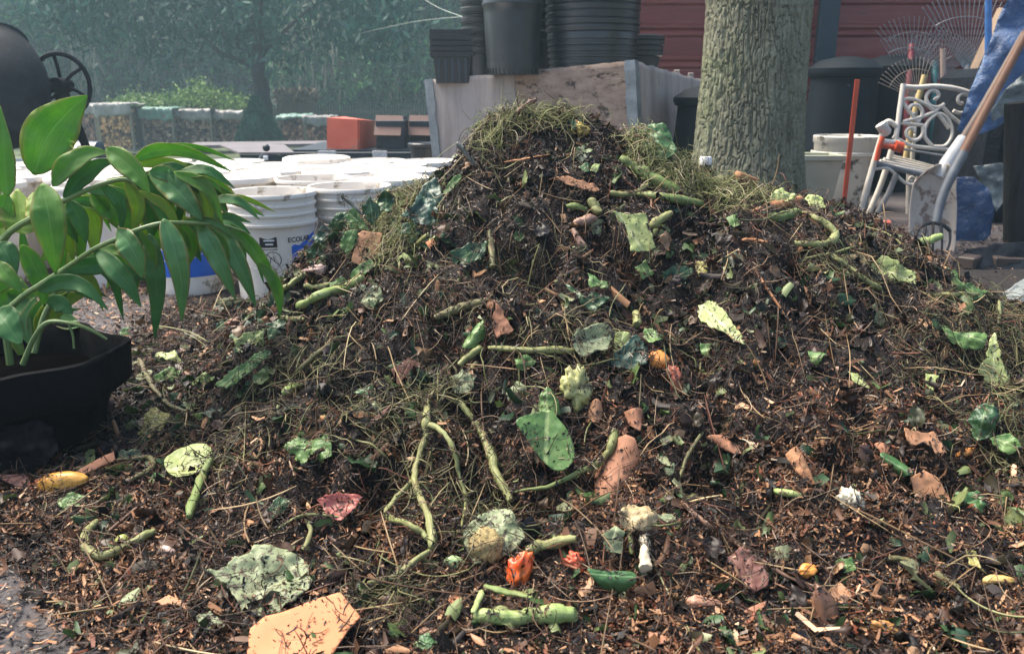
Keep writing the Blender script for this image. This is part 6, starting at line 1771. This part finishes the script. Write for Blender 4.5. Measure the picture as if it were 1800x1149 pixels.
m = MB(); m.tube(spline([P(1612, 406, 3.45), P(1622, 396, 3.45), P(1640, 392, 3.46), P(1658, 396, 3.45), P(1670, 406, 3.45)], 5), .008, 8); m.build("cross_bar", M_FORK, fork)
for a_, b_, c_ in (((1614, 404), (1606, 432), (1600, 466)), ((1627, 395), (1624, 425), (1622, 470)), ((1640, 393), (1640, 425), (1640, 474)), ((1654, 396), (1656, 425), (1654, 470)), ((1670, 405), (1668, 432), (1648, 468))):
    m = MB(); m.tube(spline([P(*a_, 3.45), P(*b_, 3.42), P(*c_, 3.40)], 6), np.linspace(.0065, .003, 13), 8); m.build("tine", M_FORK, fork)

# ---- tarps and clutter at the far right
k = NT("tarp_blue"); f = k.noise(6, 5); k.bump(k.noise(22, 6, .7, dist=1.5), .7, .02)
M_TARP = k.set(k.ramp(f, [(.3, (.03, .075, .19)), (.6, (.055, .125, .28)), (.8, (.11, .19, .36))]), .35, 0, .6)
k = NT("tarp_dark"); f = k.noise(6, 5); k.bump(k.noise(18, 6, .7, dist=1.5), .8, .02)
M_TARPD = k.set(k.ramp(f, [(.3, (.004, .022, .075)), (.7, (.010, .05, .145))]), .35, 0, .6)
M_CLEAR = m_mottle("plastic_grey", (.09, .11, .115), (.20, .23, .225), 8, .3, bump=.8, bdist=.015)
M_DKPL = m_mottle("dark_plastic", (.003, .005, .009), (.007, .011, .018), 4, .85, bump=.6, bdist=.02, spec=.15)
kw = dict(cfreq=9, edge="cut", thick=.002)
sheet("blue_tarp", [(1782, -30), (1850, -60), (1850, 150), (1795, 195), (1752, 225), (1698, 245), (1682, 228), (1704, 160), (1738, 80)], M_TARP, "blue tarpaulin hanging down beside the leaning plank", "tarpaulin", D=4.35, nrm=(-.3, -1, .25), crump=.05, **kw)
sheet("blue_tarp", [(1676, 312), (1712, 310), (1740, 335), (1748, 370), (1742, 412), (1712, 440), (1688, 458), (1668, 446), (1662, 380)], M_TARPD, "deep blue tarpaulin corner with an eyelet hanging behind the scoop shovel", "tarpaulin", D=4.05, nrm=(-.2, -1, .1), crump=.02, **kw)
sheet("plastic_film", [(1742, 196), (1765, 160), (1812, 118), (1830, 190), (1780, 196), (1746, 212)], M_CLEAR, "crumpled greyish clear plastic draped at the edge of the blue tarpaulin", "plastic sheet", D=4.2, nrm=(-.2, -1, .4), crump=.04, **kw)
sheet("plastic_film", [(1710, 292), (1760, 286), (1790, 300), (1772, 345), (1750, 372), (1728, 330)], M_CLEAR, "dull transparent plastic hanging below the dark stack", "plastic sheet", D=4.3, nrm=(-.2, -1, .1), crump=.03, **kw)
sheet("grey_tarp", [(1762, 515), (1800, 492), (1850, 486), (1850, 560), (1800, 548), (1780, 540)], M_CLEAR, "crumpled grey tarpaulin lying on the ground at the edge", "tarpaulin", D=2.75, nrm=(-.3, -.5, .9), crump=.025, **kw)
sheet("plastic_sheet", [(1668, 462), (1700, 436), (1760, 428), (1860, 424), (1860, 486), (1790, 492), (1742, 505), (1700, 500)], M_DKPL, "black sheet added as ground shade at the foot of the deep blue tarpaulin", "plastic sheet", D=3.35, nrm=(-.05, -.25, 1), crump=.03, **kw)  # added dark sheet: its colour stands for the shade under the tarps
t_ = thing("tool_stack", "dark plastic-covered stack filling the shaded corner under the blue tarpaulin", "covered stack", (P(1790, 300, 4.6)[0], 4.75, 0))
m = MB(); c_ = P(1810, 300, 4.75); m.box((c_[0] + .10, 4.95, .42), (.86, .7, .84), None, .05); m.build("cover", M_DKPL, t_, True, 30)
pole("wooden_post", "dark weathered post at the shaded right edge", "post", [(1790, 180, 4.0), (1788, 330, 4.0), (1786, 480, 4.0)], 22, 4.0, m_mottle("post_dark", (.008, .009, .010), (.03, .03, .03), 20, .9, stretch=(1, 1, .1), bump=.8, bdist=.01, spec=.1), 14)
for c_, s_, lb in (((1702, 470), (.10, .07, .05), "brown broken board on the ground below the blue tarpaulin corner"), ((1738, 452), (.14, .08, .04), "flat brown offcut lying by the dark post"), ((1775, 470), (.16, .09, .05), "dark brown slab of bark at the foot of the dark post")):
    d = ray(*c_); D = -CAMZ / d[2]; m = MB(); m.box((0, 0, 0), s_, np.array(Matrix.Rotation(c_[0] * .03, 3, "Z")), .006); o = m.build("wood_offcut", W_("offcut%d" % c_[0], (.05, .033, .026)), None, False)
    o.location = (d[0] * D, D, s_[2] / 2); tag(o, lb, "offcut")

# ------------------------------------------------------------------ yard behind the buckets
M_STEEL = m_plain("dark_steel", (.020, .028, .038), .5, .3)
M_PLATE = m_mottle("steel_plate", (.11, .095, .10), (.17, .15, .155), 4, .5, metal=.2, bump=.1)
tr = thing("flatbed_trailer", "dark steel flatbed trailer parked behind the white buckets", "trailer", (P(640, 290, 7)[0], 7.4, 0))
xl, xr = P(508, 280, 7)[0], P(790, 280, 7)[0]; zt, zb = P(640, 265, 7)[2], P(640, 288, 7)[2]
m = MB(); m.box(((xl + xr) / 2, 7.0, (zt + zb) / 2 - .01), (xr - xl, .06, zt - zb), None, .006); m.build("side_beam", M_STEEL, tr, False)
m = MB(); m.box(((xl + xr) / 2, 7.64, zt - .01), (xr - xl - .02, 1.22, .03)); m.build("deck", M_STEEL, tr, False)
for px_, w_ in ((569, .085), (585, .06), (668, .12)):
    c_ = P(px_, 276, 6.96); m = MB(); m.box((c_[0], 6.955, c_[2]), (w_, .012, .10), None, .002); m.build("white_tag", m_mottle("tag_white%d" % px_, (.42, .42, .42), (.66, .66, .66), 30, .6, dirt=(.15, .15, .15), dscale=40, dthr=.6), tr, False)
for px_ in (560, 700):
    m = MB(); c_ = P(px_, 300, 7.5); m.lathe([(0, -.05), (.10, -.05), (.12, -.04), (.12, .04), (.10, .05), (0, .05)], 24, (c_[0], 7.4, .12), axis="y"); m.build("wheel", M_BLACK, tr, True, 40)
t_ = thing("steel_trough", "open dark steel trough with a pale top plate and sloping ends beside the trailer", "trough", (P(460, 280, 6.6)[0], 6.8, 0))
q = [P(385, 254, 7.3), P(500, 254, 7.3), P(518, 268, 6.5), P(420, 268, 6.5)]
m = MB(); m.slab([q[3], q[2], q[1], q[0]], .015); m.build("top_plate", M_PLATE, t_, False)
bz = .06
m = MB(); V = [q[3] - [0, 0, .02], q[2] - [0, 0, .02], q[2] - [.06, 0, q[2][2] - bz], q[3] + [.10, 0, bz - q[3][2]]]
m.slab(V[::-1], .03); V2 = [q[2] - [0, 0, .02], q[1] - [0, 0, .02], q[1] - [.05, 0, q[1][2] - bz], q[2] - [.06, 0, q[2][2] - bz]]; m.slab(V2[::-1], .03); m.build("tub_side", M_STEEL, t_, False)
t_ = thing("trailer_jack", "dark tow jack with a round ball knob in front of the steel trough", "jack", P(466, 300, 6.2))
m = MB(); m.tube([P(460, 298, 6.2), P(462, 285, 6.2), P(466, 272, 6.2)], np.array([14, 11, 7]) * mpp(6.2, 270), 12); m.build("post", M_STEEL, t_)
m = MB(); c_ = P(468, 260, 6.2); V, F = ICO; m.add(V * .027 + c_, F); m.build("ball_knob", M_STEEL, t_, True, 180)
m = MB(); c_ = P(467, 278, 6.13); m.box(c_, (.035, .01, .03), None, .003); m.build("white_tag", M_WHITEP, t_, False)
m = MB(); m.slab([P(328, 256, 8.2), P(600, 252, 8.2), P(600, 247, 9.0), P(345, 250, 9.0)], .03); o = m.build("long_plank", M_PLATE, None, False); tag(o, "long flat grey plank on the ground in front of the firewood racks", "plank")
M_OCRATE = m_mottle("orange_crate", (.50, .085, .045), (.62, .135, .075), 3, .55, dirt=(.36, .16, .10), dscale=5, dthr=.6)
t_ = thing("orange_box", "faded red-orange box standing on the trailer", "box", P(618, 265, 7.2))
q = [P(576, 207, 7.2), P(630, 210, 7.1), P(630, 266, 7.1), P(576, 263, 7.2)]; r_ = [P(630, 210, 7.1), P(660, 213, 7.6), P(660, 262, 7.6), P(630, 266, 7.1)]
bk = P(608, 206, 7.7)
m = MB(); m.slab(q, .012); m.slab(r_, .012); m.slab([q[0] + (0, .0, 0), P(606, 205, 7.7), P(660, 213, 7.6) , q[1]][::-1], .012); m.build("carton_walls", M_OCRATE, t_, False)
M_BCARD = m_mottle("dull_card", (.085, .042, .034), (.13, .066, .054), 4, .7, bump=.1); M_BCARDD = m_plain("dark_carton", (.03, .033, .042), .6)
for lb, xs, D in (("brown flap-topped carton next to the red-orange box on the trailer", (657, 714), 7.15), ("brown flap-topped carton half hidden by the plywood crate on the trailer", (716, 772), 7.35)):
    x0, x1 = xs
    t_ = thing("carton", lb, "carton", P(x0, 265, D))
    m = MB(); a_, b_ = P(x0 + 3, 225, D), P(x1 - 4, 227, D); base = zt + .002
    m.box(((a_[0] + b_[0]) / 2, D + .18, (a_[2] + base) / 2 + .03), (b_[0] - a_[0], .34, a_[2] - base + .06), None, .004); m.build("carton_body", M_BCARDD, t_, False)
    m = MB(); m.slab([P(x0 + 4, 203, D + .1), P(x1 - 6, 204, D + .1), P(x1 - 10, 239, D - .05), P(x0, 238, D - .05)], .004); m.build("flap", M_BCARD, t_, False)
    m = MB(); m.slab([P(x1 - 6, 204, D + .1), P(x1 + 2, 206, D + .4), P(x1 + 4, 238, D + .45), P(x1 - 4, 228, D)], .004); m.build("side_flap", M_BCARDD, t_, False)
t_ = round_pot("small black bucket standing at the crate's outer foot", .085, .17, None); t_.location = tuple(P(744, 297, 5.6) ); t_.name = "black_bucket"
t_ = thing("blue_drum", "dark blue plastic drum with a white label lying behind the plant", "drum", P(140, 290, 6.5))
c_ = P(140, 272, 6.5)
m = MB(); m.lathe([(0, -.17), (.085, -.17), (.10, -.16), (.104, -.06), (.104, .06), (.10, .16), (.085, .17), (0, .17)], 36, tuple(c_), axis="x"); m.build("drum_body", m_plain("drum_blue", (.018, .035, .06), .4), t_, True, 45)
m = MB(); aa = np.linspace(-1.2, 1.0, 12); V = [(c_[0] + x_, c_[1] - .106 * math.cos(q), c_[2] + .106 * math.sin(q)) for x_ in (-.05, .03) for q in aa]; m.add(V, [(i, i + 1, 12 + i + 1, 12 + i) for i in range(11)]); m.build("label", M_WHITEP, t_, True, 180)
t_ = thing("concrete_mixer", "dark old concrete mixer with a big drum and spoked gear wheel at the edge", "concrete mixer", P(60, 330, 4.6))
M_MIX = m_mottle("mixer_steel", (.006, .009, .013), (.018, .024, .03), 8, .8, spec=.15, dirt=(.10, .10, .095), dscale=25, dthr=.68, bump=.4, bdist=.004)
c_ = P(2, 155, 4.5)
def _mx(V):
    R = np.array(Matrix.Rotation(math.radians(-20), 3, "Y") @ Matrix.Rotation(math.radians(-38), 3, "X")); return V @ R.T
m = MB(); m.lathe([(0, -.30), (.14, -.29), (.19, -.24), (.225, -.10), (.23, .0), (.215, .12), (.17, .24), (.135, .31), (.14, .325), (.125, .325), (.155, .24), (.2, .1), (.2, -.1), (.12, -.25), (0, -.26)], 48, tuple(c_), fn=_mx); m.build("drum", M_MIX, t_, True, 50)
m = MB(); aa = np.linspace(0, 2 * np.pi, 40); gc = P(108, 150, 4.7); ex_, ez_ = .135, .165
m.tube([gc + (ex_ * math.cos(q), .04 * math.cos(q), ez_ * math.sin(q)) for q in aa], .013, 8, False); m.build("gear_ring", M_MIX, t_)
for q in (.6, 1.7, 2.7, 3.75, 4.8, 5.85):
    m = MB(); m.tube([gc, gc + (ex_ * .55 * math.cos(q + .1), .02, ez_ * .55 * math.sin(q + .1)), gc + (ex_ * math.cos(q), .04 * math.cos(q), ez_ * math.sin(q))], .010, 6); m.build("spoke", M_MIX, t_)
m = MB(); m.tube([gc + (0, -.06, 0), gc + (0, .06, 0)], .04, 14); m.build("gear_hub", M_MIX, t_)
m = MB(); m.tube([c_ + (.16, .02, -.02), gc + (-.04, 0, 0)], .035, 10); m.tube([gc, gc + (-.10, .1, -.30), gc + (-.12, .2, -.66)], .03, 8); m.tube([gc, gc + (.02, .3, -.66)], .025, 8); m.build("stand", M_MIX, t_)

# ---- firewood racks
LOGM = {"o": m_island("log_orange", [(0, (.10, .05, .025)), (.2, (.30, .16, .07)), (.5, (.44, .25, .11)), (.75, (.24, .12, .055)), (.9, (.52, .34, .17))], .8),
        "g": m_island("log_grey", [(0, (.045, .028, .022)), (.25, (.16, .095, .066)), (.5, (.28, .18, .12)), (.75, (.10, .06, .045)), (.9, (.38, .27, .19))], .8),
        "r": m_island("log_red", [(0, (.07, .035, .03)), (.25, (.22, .11, .08)), (.5, (.34, .19, .14)), (.75, (.13, .07, .05)), (.9, (.42, .28, .21))], .8)}
M_COVER = m_mottle("rack_cover", (.17, .165, .165), (.40, .385, .375), 3, .4, bump=.8, bdist=.03); M_COVERG = m_mottle("rack_cover_green", (.09, .20, .165), (.22, .36, .31), 3, .4, bump=.8, bdist=.03)
M_RACKW = m_plain("rack_wood", (.20, .17, .12), .8)


for m_q in LOGM.values():
    for nd in m_q.node_tree.nodes:
        if nd.type == "VALTORGB" and len(nd.color_ramp.elements) == 5:
            for e_ in nd.color_ramp.elements: e_.color = tuple(min(1, v * 1.7) for v in e_.color[:3]) + (1,)


def rack(x0, x1, y0, ycov, y1, D, key, cov, label):
    a, b = P(x0, y1, D), P(x1, y1, D); zt_ = P(x0, y0, D)[2]; zc = P(x0, ycov, D)[2]; z0 = a[2]; w = b[0] - a[0]
    t = thing("firewood_rack", label, "firewood rack", (a[0] + w / 2, D + .4, z0), "firewood racks along the far side of the yard")
    rg = random.Random(int(x0 * 10 + 3)); m = MB()
    x = a[0] + .05
    z = z0 + .09; row = 0
    while z < zt_ - .05:
        x = a[0] + .05 + (row % 2) * .045
        while x < b[0] - .05:
            r = rg.uniform(.034, .058); yy = D + rg.uniform(-.05, .04)
            aa = np.linspace(0, 2 * np.pi, 7)[:-1] + rg.uniform(0, 1); V = [(x + r * math.cos(q) * rg.uniform(.8, 1.15), yy, z + r * math.sin(q) * rg.uniform(.8, 1.15)) for q in aa]
            V += [(p_[0], D + .3, p_[2]) for p_ in V]
            m.add(V, [(5, 4, 3, 2, 1, 0)] + [(i, (i + 1) % 6, 6 + (i + 1) % 6, 6 + i) for i in range(6)]); x += .095
        z += .082; row += 1
    o = m.build("log", LOGM[key], t, False); o["kind"] = "stuff"
    m = MB(); m.box((a[0] + w / 2, D + .55, (z0 + zt_) / 2), (w - .06, .5, zt_ - z0 - .04)); m.build("log_core", m_plain("log_core_" + key + str(x0), (.03, .02, .015), .9), t, False)
    for xx in (a[0], b[0]):
        for dy in (0, .8):
            m = MB(); m.box((xx, D + dy, (z0 + zt_) / 2), (.06, .06, zt_ - z0 + .04), None, .005); m.build("post", M_RACKW, t, False)
    m = MB(); m.box((a[0] + w / 2, D + .4, z0 + .03), (w + .05, .9, .06)); m.build("pallet", M_RACKW, t, False)
    nu, nv = 26, 18; V = []
    for i in range(nu + 1):
        for j in range(nv + 1):
            u, v = i / nu, j / nv
            xx = a[0] - .06 + (w + .12) * u
            s_ = v * (.9 + (zt_ - zc) * .8 + .05)
            if s_ < .95: yy, zz = D + .9 - s_, zt_ + .05
            else: yy, zz = D - .07, zt_ + .05 - (s_ - .95) * (1 + .25 * fbm(u * 4 + x0, 0, 8, 2))
            V.append((xx + .02 * fbm(u * 9, v * 9 + x0, 9, 2), yy + .05 * fbm(u * 10 + x0, v * 8, 10, 3), zz + .05 * fbm(u * 7 + x0 * 3, v * 3, 11, 3)))
    m = MB().add(V, [(i * (nv + 1) + j, i * (nv + 1) + j + 1, (i + 1) * (nv + 1) + j + 1, (i + 1) * (nv + 1) + j) for i in range(nu) for j in range(nv)])
    o = m.build("plastic_cover", cov, t, True, 180); md = o.modifiers.new("thickness", "SOLIDIFY"); md.thickness = .006
    return t


rack(22, 74, 184, 206, 262, 21.6, "r", M_COVER, "firewood rack with reddish logs, mostly behind the concrete mixer")
rack(82, 124, 186, 208, 262, 21.8, "r", M_COVER, "firewood rack with reddish logs, mostly behind the tall upright plant leaf")
rack(134, 174, 187, 210, 256, 22.0, "r", M_COVER, "firewood rack with red-brown logs beside the orange-brown one")
rack(180, 237, 186, 211, 266, 21.5, "o", M_COVER, "firewood rack with the brightest orange-brown split logs and a pale cover")
rack(256, 308, 193, 219, 261, 22, "g", M_COVERG, "firewood rack with grey logs under a greenish plastic cover")
rack(312, 374, 196, 218, 258, 22.3, "g", M_COVER, "firewood rack with grey logs, the middle one under the vines")
rack(380, 430, 198, 220, 253, 22.6, "g", M_COVER, "firewood rack with grey logs next to the dark green draped bush")
rack(494, 536, 206, 214, 252, 22, "r", M_COVERG, "half-empty firewood rack right of the tree with a scrap of green plastic")
rack(540, 582, 208, 228, 262, 21.5, "r", M_COVER, "firewood rack with red-brown logs behind the red-orange box")

# ------------------------------------------------------------------ trees, bushes, fence, woods
def leaves(cs, size, stretch=1.0, rg=rng, down=0.0):
    n = len(cs)
    d = rg.normal(size=(n, 3)); d[:, 2] -= down; d = unit(d); e = rg.normal(size=(n, 3)); e = unit(e - d * (d * e).sum(1)[:, None])
    s = size * rg.uniform(.6, 1.3, n)[:, None]
    V = np.stack([cs - d * s * stretch, cs + e * s * .5, cs + d * s * stretch, cs - e * s * .5], 1)
    return V.reshape(-1, 3), np.arange(n * 4).reshape(-1, 4)


def fol(name, *cols, tr=.2):
    if "foliage_" in name and "vine" not in name: cols = [tuple(np.array(c) * np.array((2.1, 2.6, 2.3))) for c in cols]
    return m_island(name, [(i / len(cols), c) for i, c in enumerate(cols)], .6, .3, tr, var=.8)


M_F = [fol("foliage_a", (.008, .036, .022), (.016, .058, .032), (.030, .085, .045), (.012, .050, .036), (.045, .105, .05)),
       fol("foliage_b", (.016, .050, .022), (.034, .085, .032), (.055, .12, .045), (.025, .066, .034)),
       fol("foliage_c", (.005, .024, .022), (.010, .038, .034), (.018, .055, .046), (.008, .032, .028))]
M_VINE = fol("foliage_vine", (.07, .16, .035), (.13, .25, .055), (.20, .33, .08), (.09, .19, .05), (.26, .38, .11))
M_MOSS = fol("hanging_moss_grey", (.34, .32, .23), (.46, .43, .32), (.56, .52, .39), (.25, .25, .18))
M_TRUNKD = m_mottle("trunk_dark", (.008, .008, .010), (.022, .020, .020), 6, .9, bump=.6, bdist=.02)


def clumps(n, box, per, spread, rg):
    c = rg.uniform(box[0], box[1], (n, 3))
    return np.repeat(c, per, 0) + rg.normal(size=(n * per, 3)) * np.array(spread)


def tree_far(label, px, D, r, trunk_pts, crown_fn, mat, moss=None, leaf_size=.13, down=0.0, stretch=1.0, name="tree"):
    b = P(px, 240, D); z0 = float(ground_z(np.array(b[0]), np.array(D)))
    t = thing(name, label, "tree", (b[0], D, z0))
    m = MB()
    for pts, rr in trunk_pts: m.tube(spline([np.array(q) + (b[0], D, z0) for q in pts], 6), np.linspace(rr[0], rr[1], (len(pts) - 1) * 6 + 1 if len(pts) > 2 else 7), 10, True, 1, .2)
    m.build("trunk", M_TRUNKD, t)
    V, F = leaves(crown_fn() , leaf_size, stretch, rng, down)
    big_mesh("crown", V, F, mat, False, t)
    if moss is not None:
        V, F = leaves(moss, .05, 5.0, rng, 6.0)
        big_mesh("hanging_moss", V, F, M_MOSS, False, t)["kind"] = "stuff"
    return t


def mossy(n, xr, yr, zr):
    c = np.stack([rng.uniform(*xr, n), rng.uniform(*yr, n), rng.uniform(*zr, n)], 1)
    L = rng.uniform(.4, 1.6, n); out = []
    for i in range(n):
        k_ = int(L[i] * 14) + 4
        s_ = np.linspace(0, 1, k_)[:, None]
        out.append(c[i] + s_ * np.array([0, 0, -L[i]]) + rng.normal(size=(k_, 3)) * np.array([.07, .07, .03]))
    return np.vstack(out)


# the near dark tree with a bare limb
def crown_mid():
    A_ = clumps(130, ([-4.6, -1.8, 2.9], [3.6, 2.0, 5.4]), 70, (.32, .32, .26), rng)
    B2 = clumps(26, ([-4.0, -1, 2.4], [3.0, 1, 3.1]), 50, (.30, .3, .28), rng)
    return np.vstack([A_, B2])


tree_far("dark tree with a straight trunk and a bare side limb between the firewood racks", 468, 20, .14,
         [([(0, 0, -.1), (.02, 0, .8), (-.03, 0, 1.6), (-.05, 0, 2.2), (.0, .1, 3.6)], (.20, .13)), ([(-.05, 0, 2.05), (-.45, 0, 2.22), (-1.0, .1, 2.45), (-1.5, .2, 3.0)], (.07, .03)), ([(0, 0, 2.3), (.5, .1, 2.8), (1.2, .2, 3.4)], (.06, .03))],
         crown_mid, M_F[2], None, .085, 1.2, 1.5)
def crown_box(n, lo, hi, per=100, sp=(.42, .42, .34)):
    return lambda: clumps(n, (lo, hi), per, sp, rng)


SPEC = [("tall oak hung with pale moss behind the concrete mixer", 60, 30, 1, (-3.4, 3.4), True), ("mossy oak with long grey streamers behind the orange-brown firewood rack", 215, 32, 0, (-3.2, 3.2), True),
        ("dim green tree behind the vine-covered firewood racks", 345, 34, 2, (-3.0, 3.0), True), ("dark leafy tree just beyond the tree with the bare limb", 520, 33, 0, (-3.0, 3.0), False),
        ("pale green tree above the reed fence", 640, 31, 1, (-2.8, 2.8), True), ("bushy green tree right behind the square black pots", 765, 30, 1, (-2.6, 2.6), False),
        ("dim tree showing between the pot stacks and the shed", 950, 33, 0, (-3, 3), False), ("light green leafy tree at the picture's upper corner", -60, 27, 1, (-2.4, 2.4), False), ("green tree partly behind the widest pot stack near the shed", 1080, 31, 1, (-2.6, 2.6), False)]
for lb, px_, D, mi, xr_, ms in SPEC:
    tp = [([(0, 0, -.2), (.15 * math.sin(px_), 0, 1.8), (.3 * math.cos(px_), 0, 4.2), (.2, 0, 6)], (.26, .12)), ([(.1, 0, 2.2), (1.0, -.3, 3.2), (2.0, -.4, 4.2)], (.11, .04)), ([(0, 0, 2.6), (-.9, -.3, 3.5), (-1.9, -.5, 4.6)], (.10, .04))]
    tree_far(lb, px_, D, .2, tp, crown_box(190, [xr_[0], -1.6, 1.4 if mi == 1 else 2.0], [xr_[1], 1.6, 7.0]), M_F[mi], mossy(60, (xr_[0], xr_[1]), (-2.1, -1.2), (2.0, 5.5)) if ms else None, .095, .5, 1.5)
# undergrowth and the wood behind, one mass
cs = np.vstack([clumps(900, ([-34, 35, -1], [22, 41, 7.5]), 60, (.8, .6, .6), rng), clumps(420, ([-28, 30, -.9], [18, 35, .9]), 60, (.5, .4, .35), rng)])
V, F = leaves(cs, .13, 1.4); o = big_mesh("woods", V, F, M_F[0], False); tag(o, kind="stuff")
# wooded rise closing the view
hx = np.linspace(-90, 70, 60); hy = np.linspace(40, 90, 20); HXg, HYg = np.meshgrid(hx, hy)
HZg = -.9 + 12 * sstep(40, 62, HYg) + 1.2 * fbm(HXg * .15, HYg * .15, 15, 3)
ii = np.arange(1200).reshape(20, 60)
o = big_mesh("wooded_hill", np.stack([HXg.ravel(), HYg.ravel(), HZg.ravel()], 1), np.stack([ii[:-1, :-1].ravel(), ii[:-1, 1:].ravel(), ii[1:, 1:].ravel(), ii[1:, :-1].ravel()], 1), m_mottle("hill_green", (.012, .030, .018), (.03, .06, .035), .8, .9, bump=1, bdist=.4), True)
tag(o, kind="structure")


def bush(name, label, cat, px, py, D, size, n, mat, ls, spread=None, base=None):
    c = P(px, py, D)
    t = thing(name, label, cat, (c[0], D, base if base is not None else float(ground_z(np.array(c[0]), np.array(D)))))
    q = rng.normal(size=(n, 3)) * np.array(size) * .5; q[:, 2] = np.abs(q[:, 2]) * (1 + .5 * fbm(q[:, 0] * 2.5, q[:, 1] * 2.5, int(px), 2))
    V, F = leaves(q + (c - np.array(t.location)), ls, 1.3); big_mesh("foliage", V, F, mat, False, t)
    m = MB(); m.tube([np.array(t.location), c + (0, 0, size[2] * .2)], .03, 6); m.build("woody_stem", M_TRUNKD, t)
    return t


for px_, py_, sx, lb in ((268, 192, .62, "bright green vine spilling over the greenish-covered firewood rack"), (318, 190, .62, "bright green vine in the middle of the firewood racks' top"), (350, 186, .42, "taller bright green vine mound over the middle grey firewood rack"), (400, 192, .58, "bright green vine over the last grey firewood rack before the tree"), (238, 190, .4, "bright green vine starting beside the pale-covered orange-brown rack")):
    bush("vine", lb, "vine", px_, py_, 23.4, (sx * 1.5, .5, .30 if px_ != 350 else .5), 1500, M_VINE, .045)
# dark draped net round the tree's foot
t_ = thing("dark_bush", "dark green conical bush at the foot of the tree with the bare limb", "bush", P(456, 250, 19.3))
n = 5200; vv = rng.random(n) ** .7; ang = rng.uniform(0, 6.283, n)
hh_ = P(456, 175, 19.3)[2] - P(456, 252, 19.3)[2]
rad = (.06 + .50 * vv) * np.sqrt(rng.random(n)) ** .3
q = np.stack([np.cos(ang) * rad, np.sin(ang) * rad * .8, hh_ * (1 - vv)], 1)
V, F = leaves(q, .05, 2.2, rng, 3.0); big_mesh("foliage", V, F, fol("net_green", (.010, .075, .042), (.018, .11, .06), (.014, .09, .062), (.03, .13, .07)), False, t_)
m = MB(); m.lathe([(.42, 0), (.40, .1), (.28, hh_ * .5), (.05, hh_ * .95), (0, hh_)], 20, tuple(np.array(t_.location))); m.build("inner_mass", m_plain("net_core", (.008, .05, .032), .9), t_)
# reed fence
t_ = thing("reed_fence", "tall dark reed fence beyond the red-orange box", "fence", P(620, 235, 25))
fx0, fx1 = P(470, 200, 25)[0], P(1100, 200, 25)[0]; fz0, fz1 = P(600, 236, 25)[2] - .3, P(600, 182, 25)[2]
m = MB()
x = fx0
_rf = random.Random(9)
while x < fx1:
    m.box((x, 25 + _rf.uniform(-.02, .02), (fz0 + fz1) / 2 + _rf.uniform(-.05, .05)), (.045, .02, fz1 - fz0 + _rf.uniform(-.1, .12))); x += .075
o = m.build("pickets", m_mottle("reed_dark", (.035, .045, .042), (.085, .095, .08), 2, .9), t_, False); o["kind"] = "stuff"
for f_ in (.25, .8):
    m = MB(); m.box(((fx0 + fx1) / 2, 25.04, fz0 + (fz1 - fz0) * f_), (fx1 - fx0, .05, .07)); m.build("rail", M_RACKW, t_, False)
t_ = thing("straw_screen", "brownish straw-topped screen in front of the reed fence, right of the tree", "screen", P(520, 235, 24.4))
a_, b_ = P(486, 168, 24.4), P(556, 200, 24.4)
m = MB(); m.box(((a_[0] + b_[0]) / 2, 24.5, (a_[2] + P(500, 236, 24.4)[2]) / 2), (b_[0] - a_[0], .1, a_[2] - P(500, 236, 24.4)[2])); m.build("screen_board", m_mottle("screen_brown", (.06, .055, .045), (.12, .105, .085), 3, .9, stretch=(6, 6, .5)), t_, False)
q = np.stack([rng.uniform(a_[0], b_[0], 900), rng.uniform(24.3, 24.7, 900), a_[2] + rng.normal(0, .06, 900)], 1) - np.array(t_.location)
V, F = leaves(q, .09, 2.0, rng, 1.0); big_mesh("straw", V, F, m_island("straw_dull", [(0, (.12, .095, .06)), (.4, (.2, .16, .10)), (.8, (.08, .07, .045))], .8), False, t_)
for lb, pts in (("thin pale overhead cable slanting down to the black pots", [(690, -40, 14), (760, 8, 12), (824, 34, 9)]), ("faint overhead cable running level behind the pots", [(620, 62, 20), (720, 40, 14), (830, 28, 10)])):
    m = MB(); m.tube(spline([P(*q) for q in pts], 6), .003, 5); o = m.build("overhead_cable", m_plain("cable_pale", (.42, .45, .42), .6), None); tag(o, lb, "cable")
# air
k = NT("haze_air"); k.t.nodes.remove(k.b)
vol = k.t.nodes.new("ShaderNodeVolumePrincipled"); vol.inputs["Color"].default_value = (.62, .88, 1.0, 1); vol.inputs["Density"].default_value = .0042; vol.inputs["Anisotropy"].default_value = .2
k.l(vol.outputs[0], k.out.inputs["Volume"])
m = MB(); m.box((0, 54, 6.0), (206, 126, 17.0)); hzo = m.build("haze", k.m, None, False); tag(hzo, kind="stuff"); hzo.display_type = "WIRE"
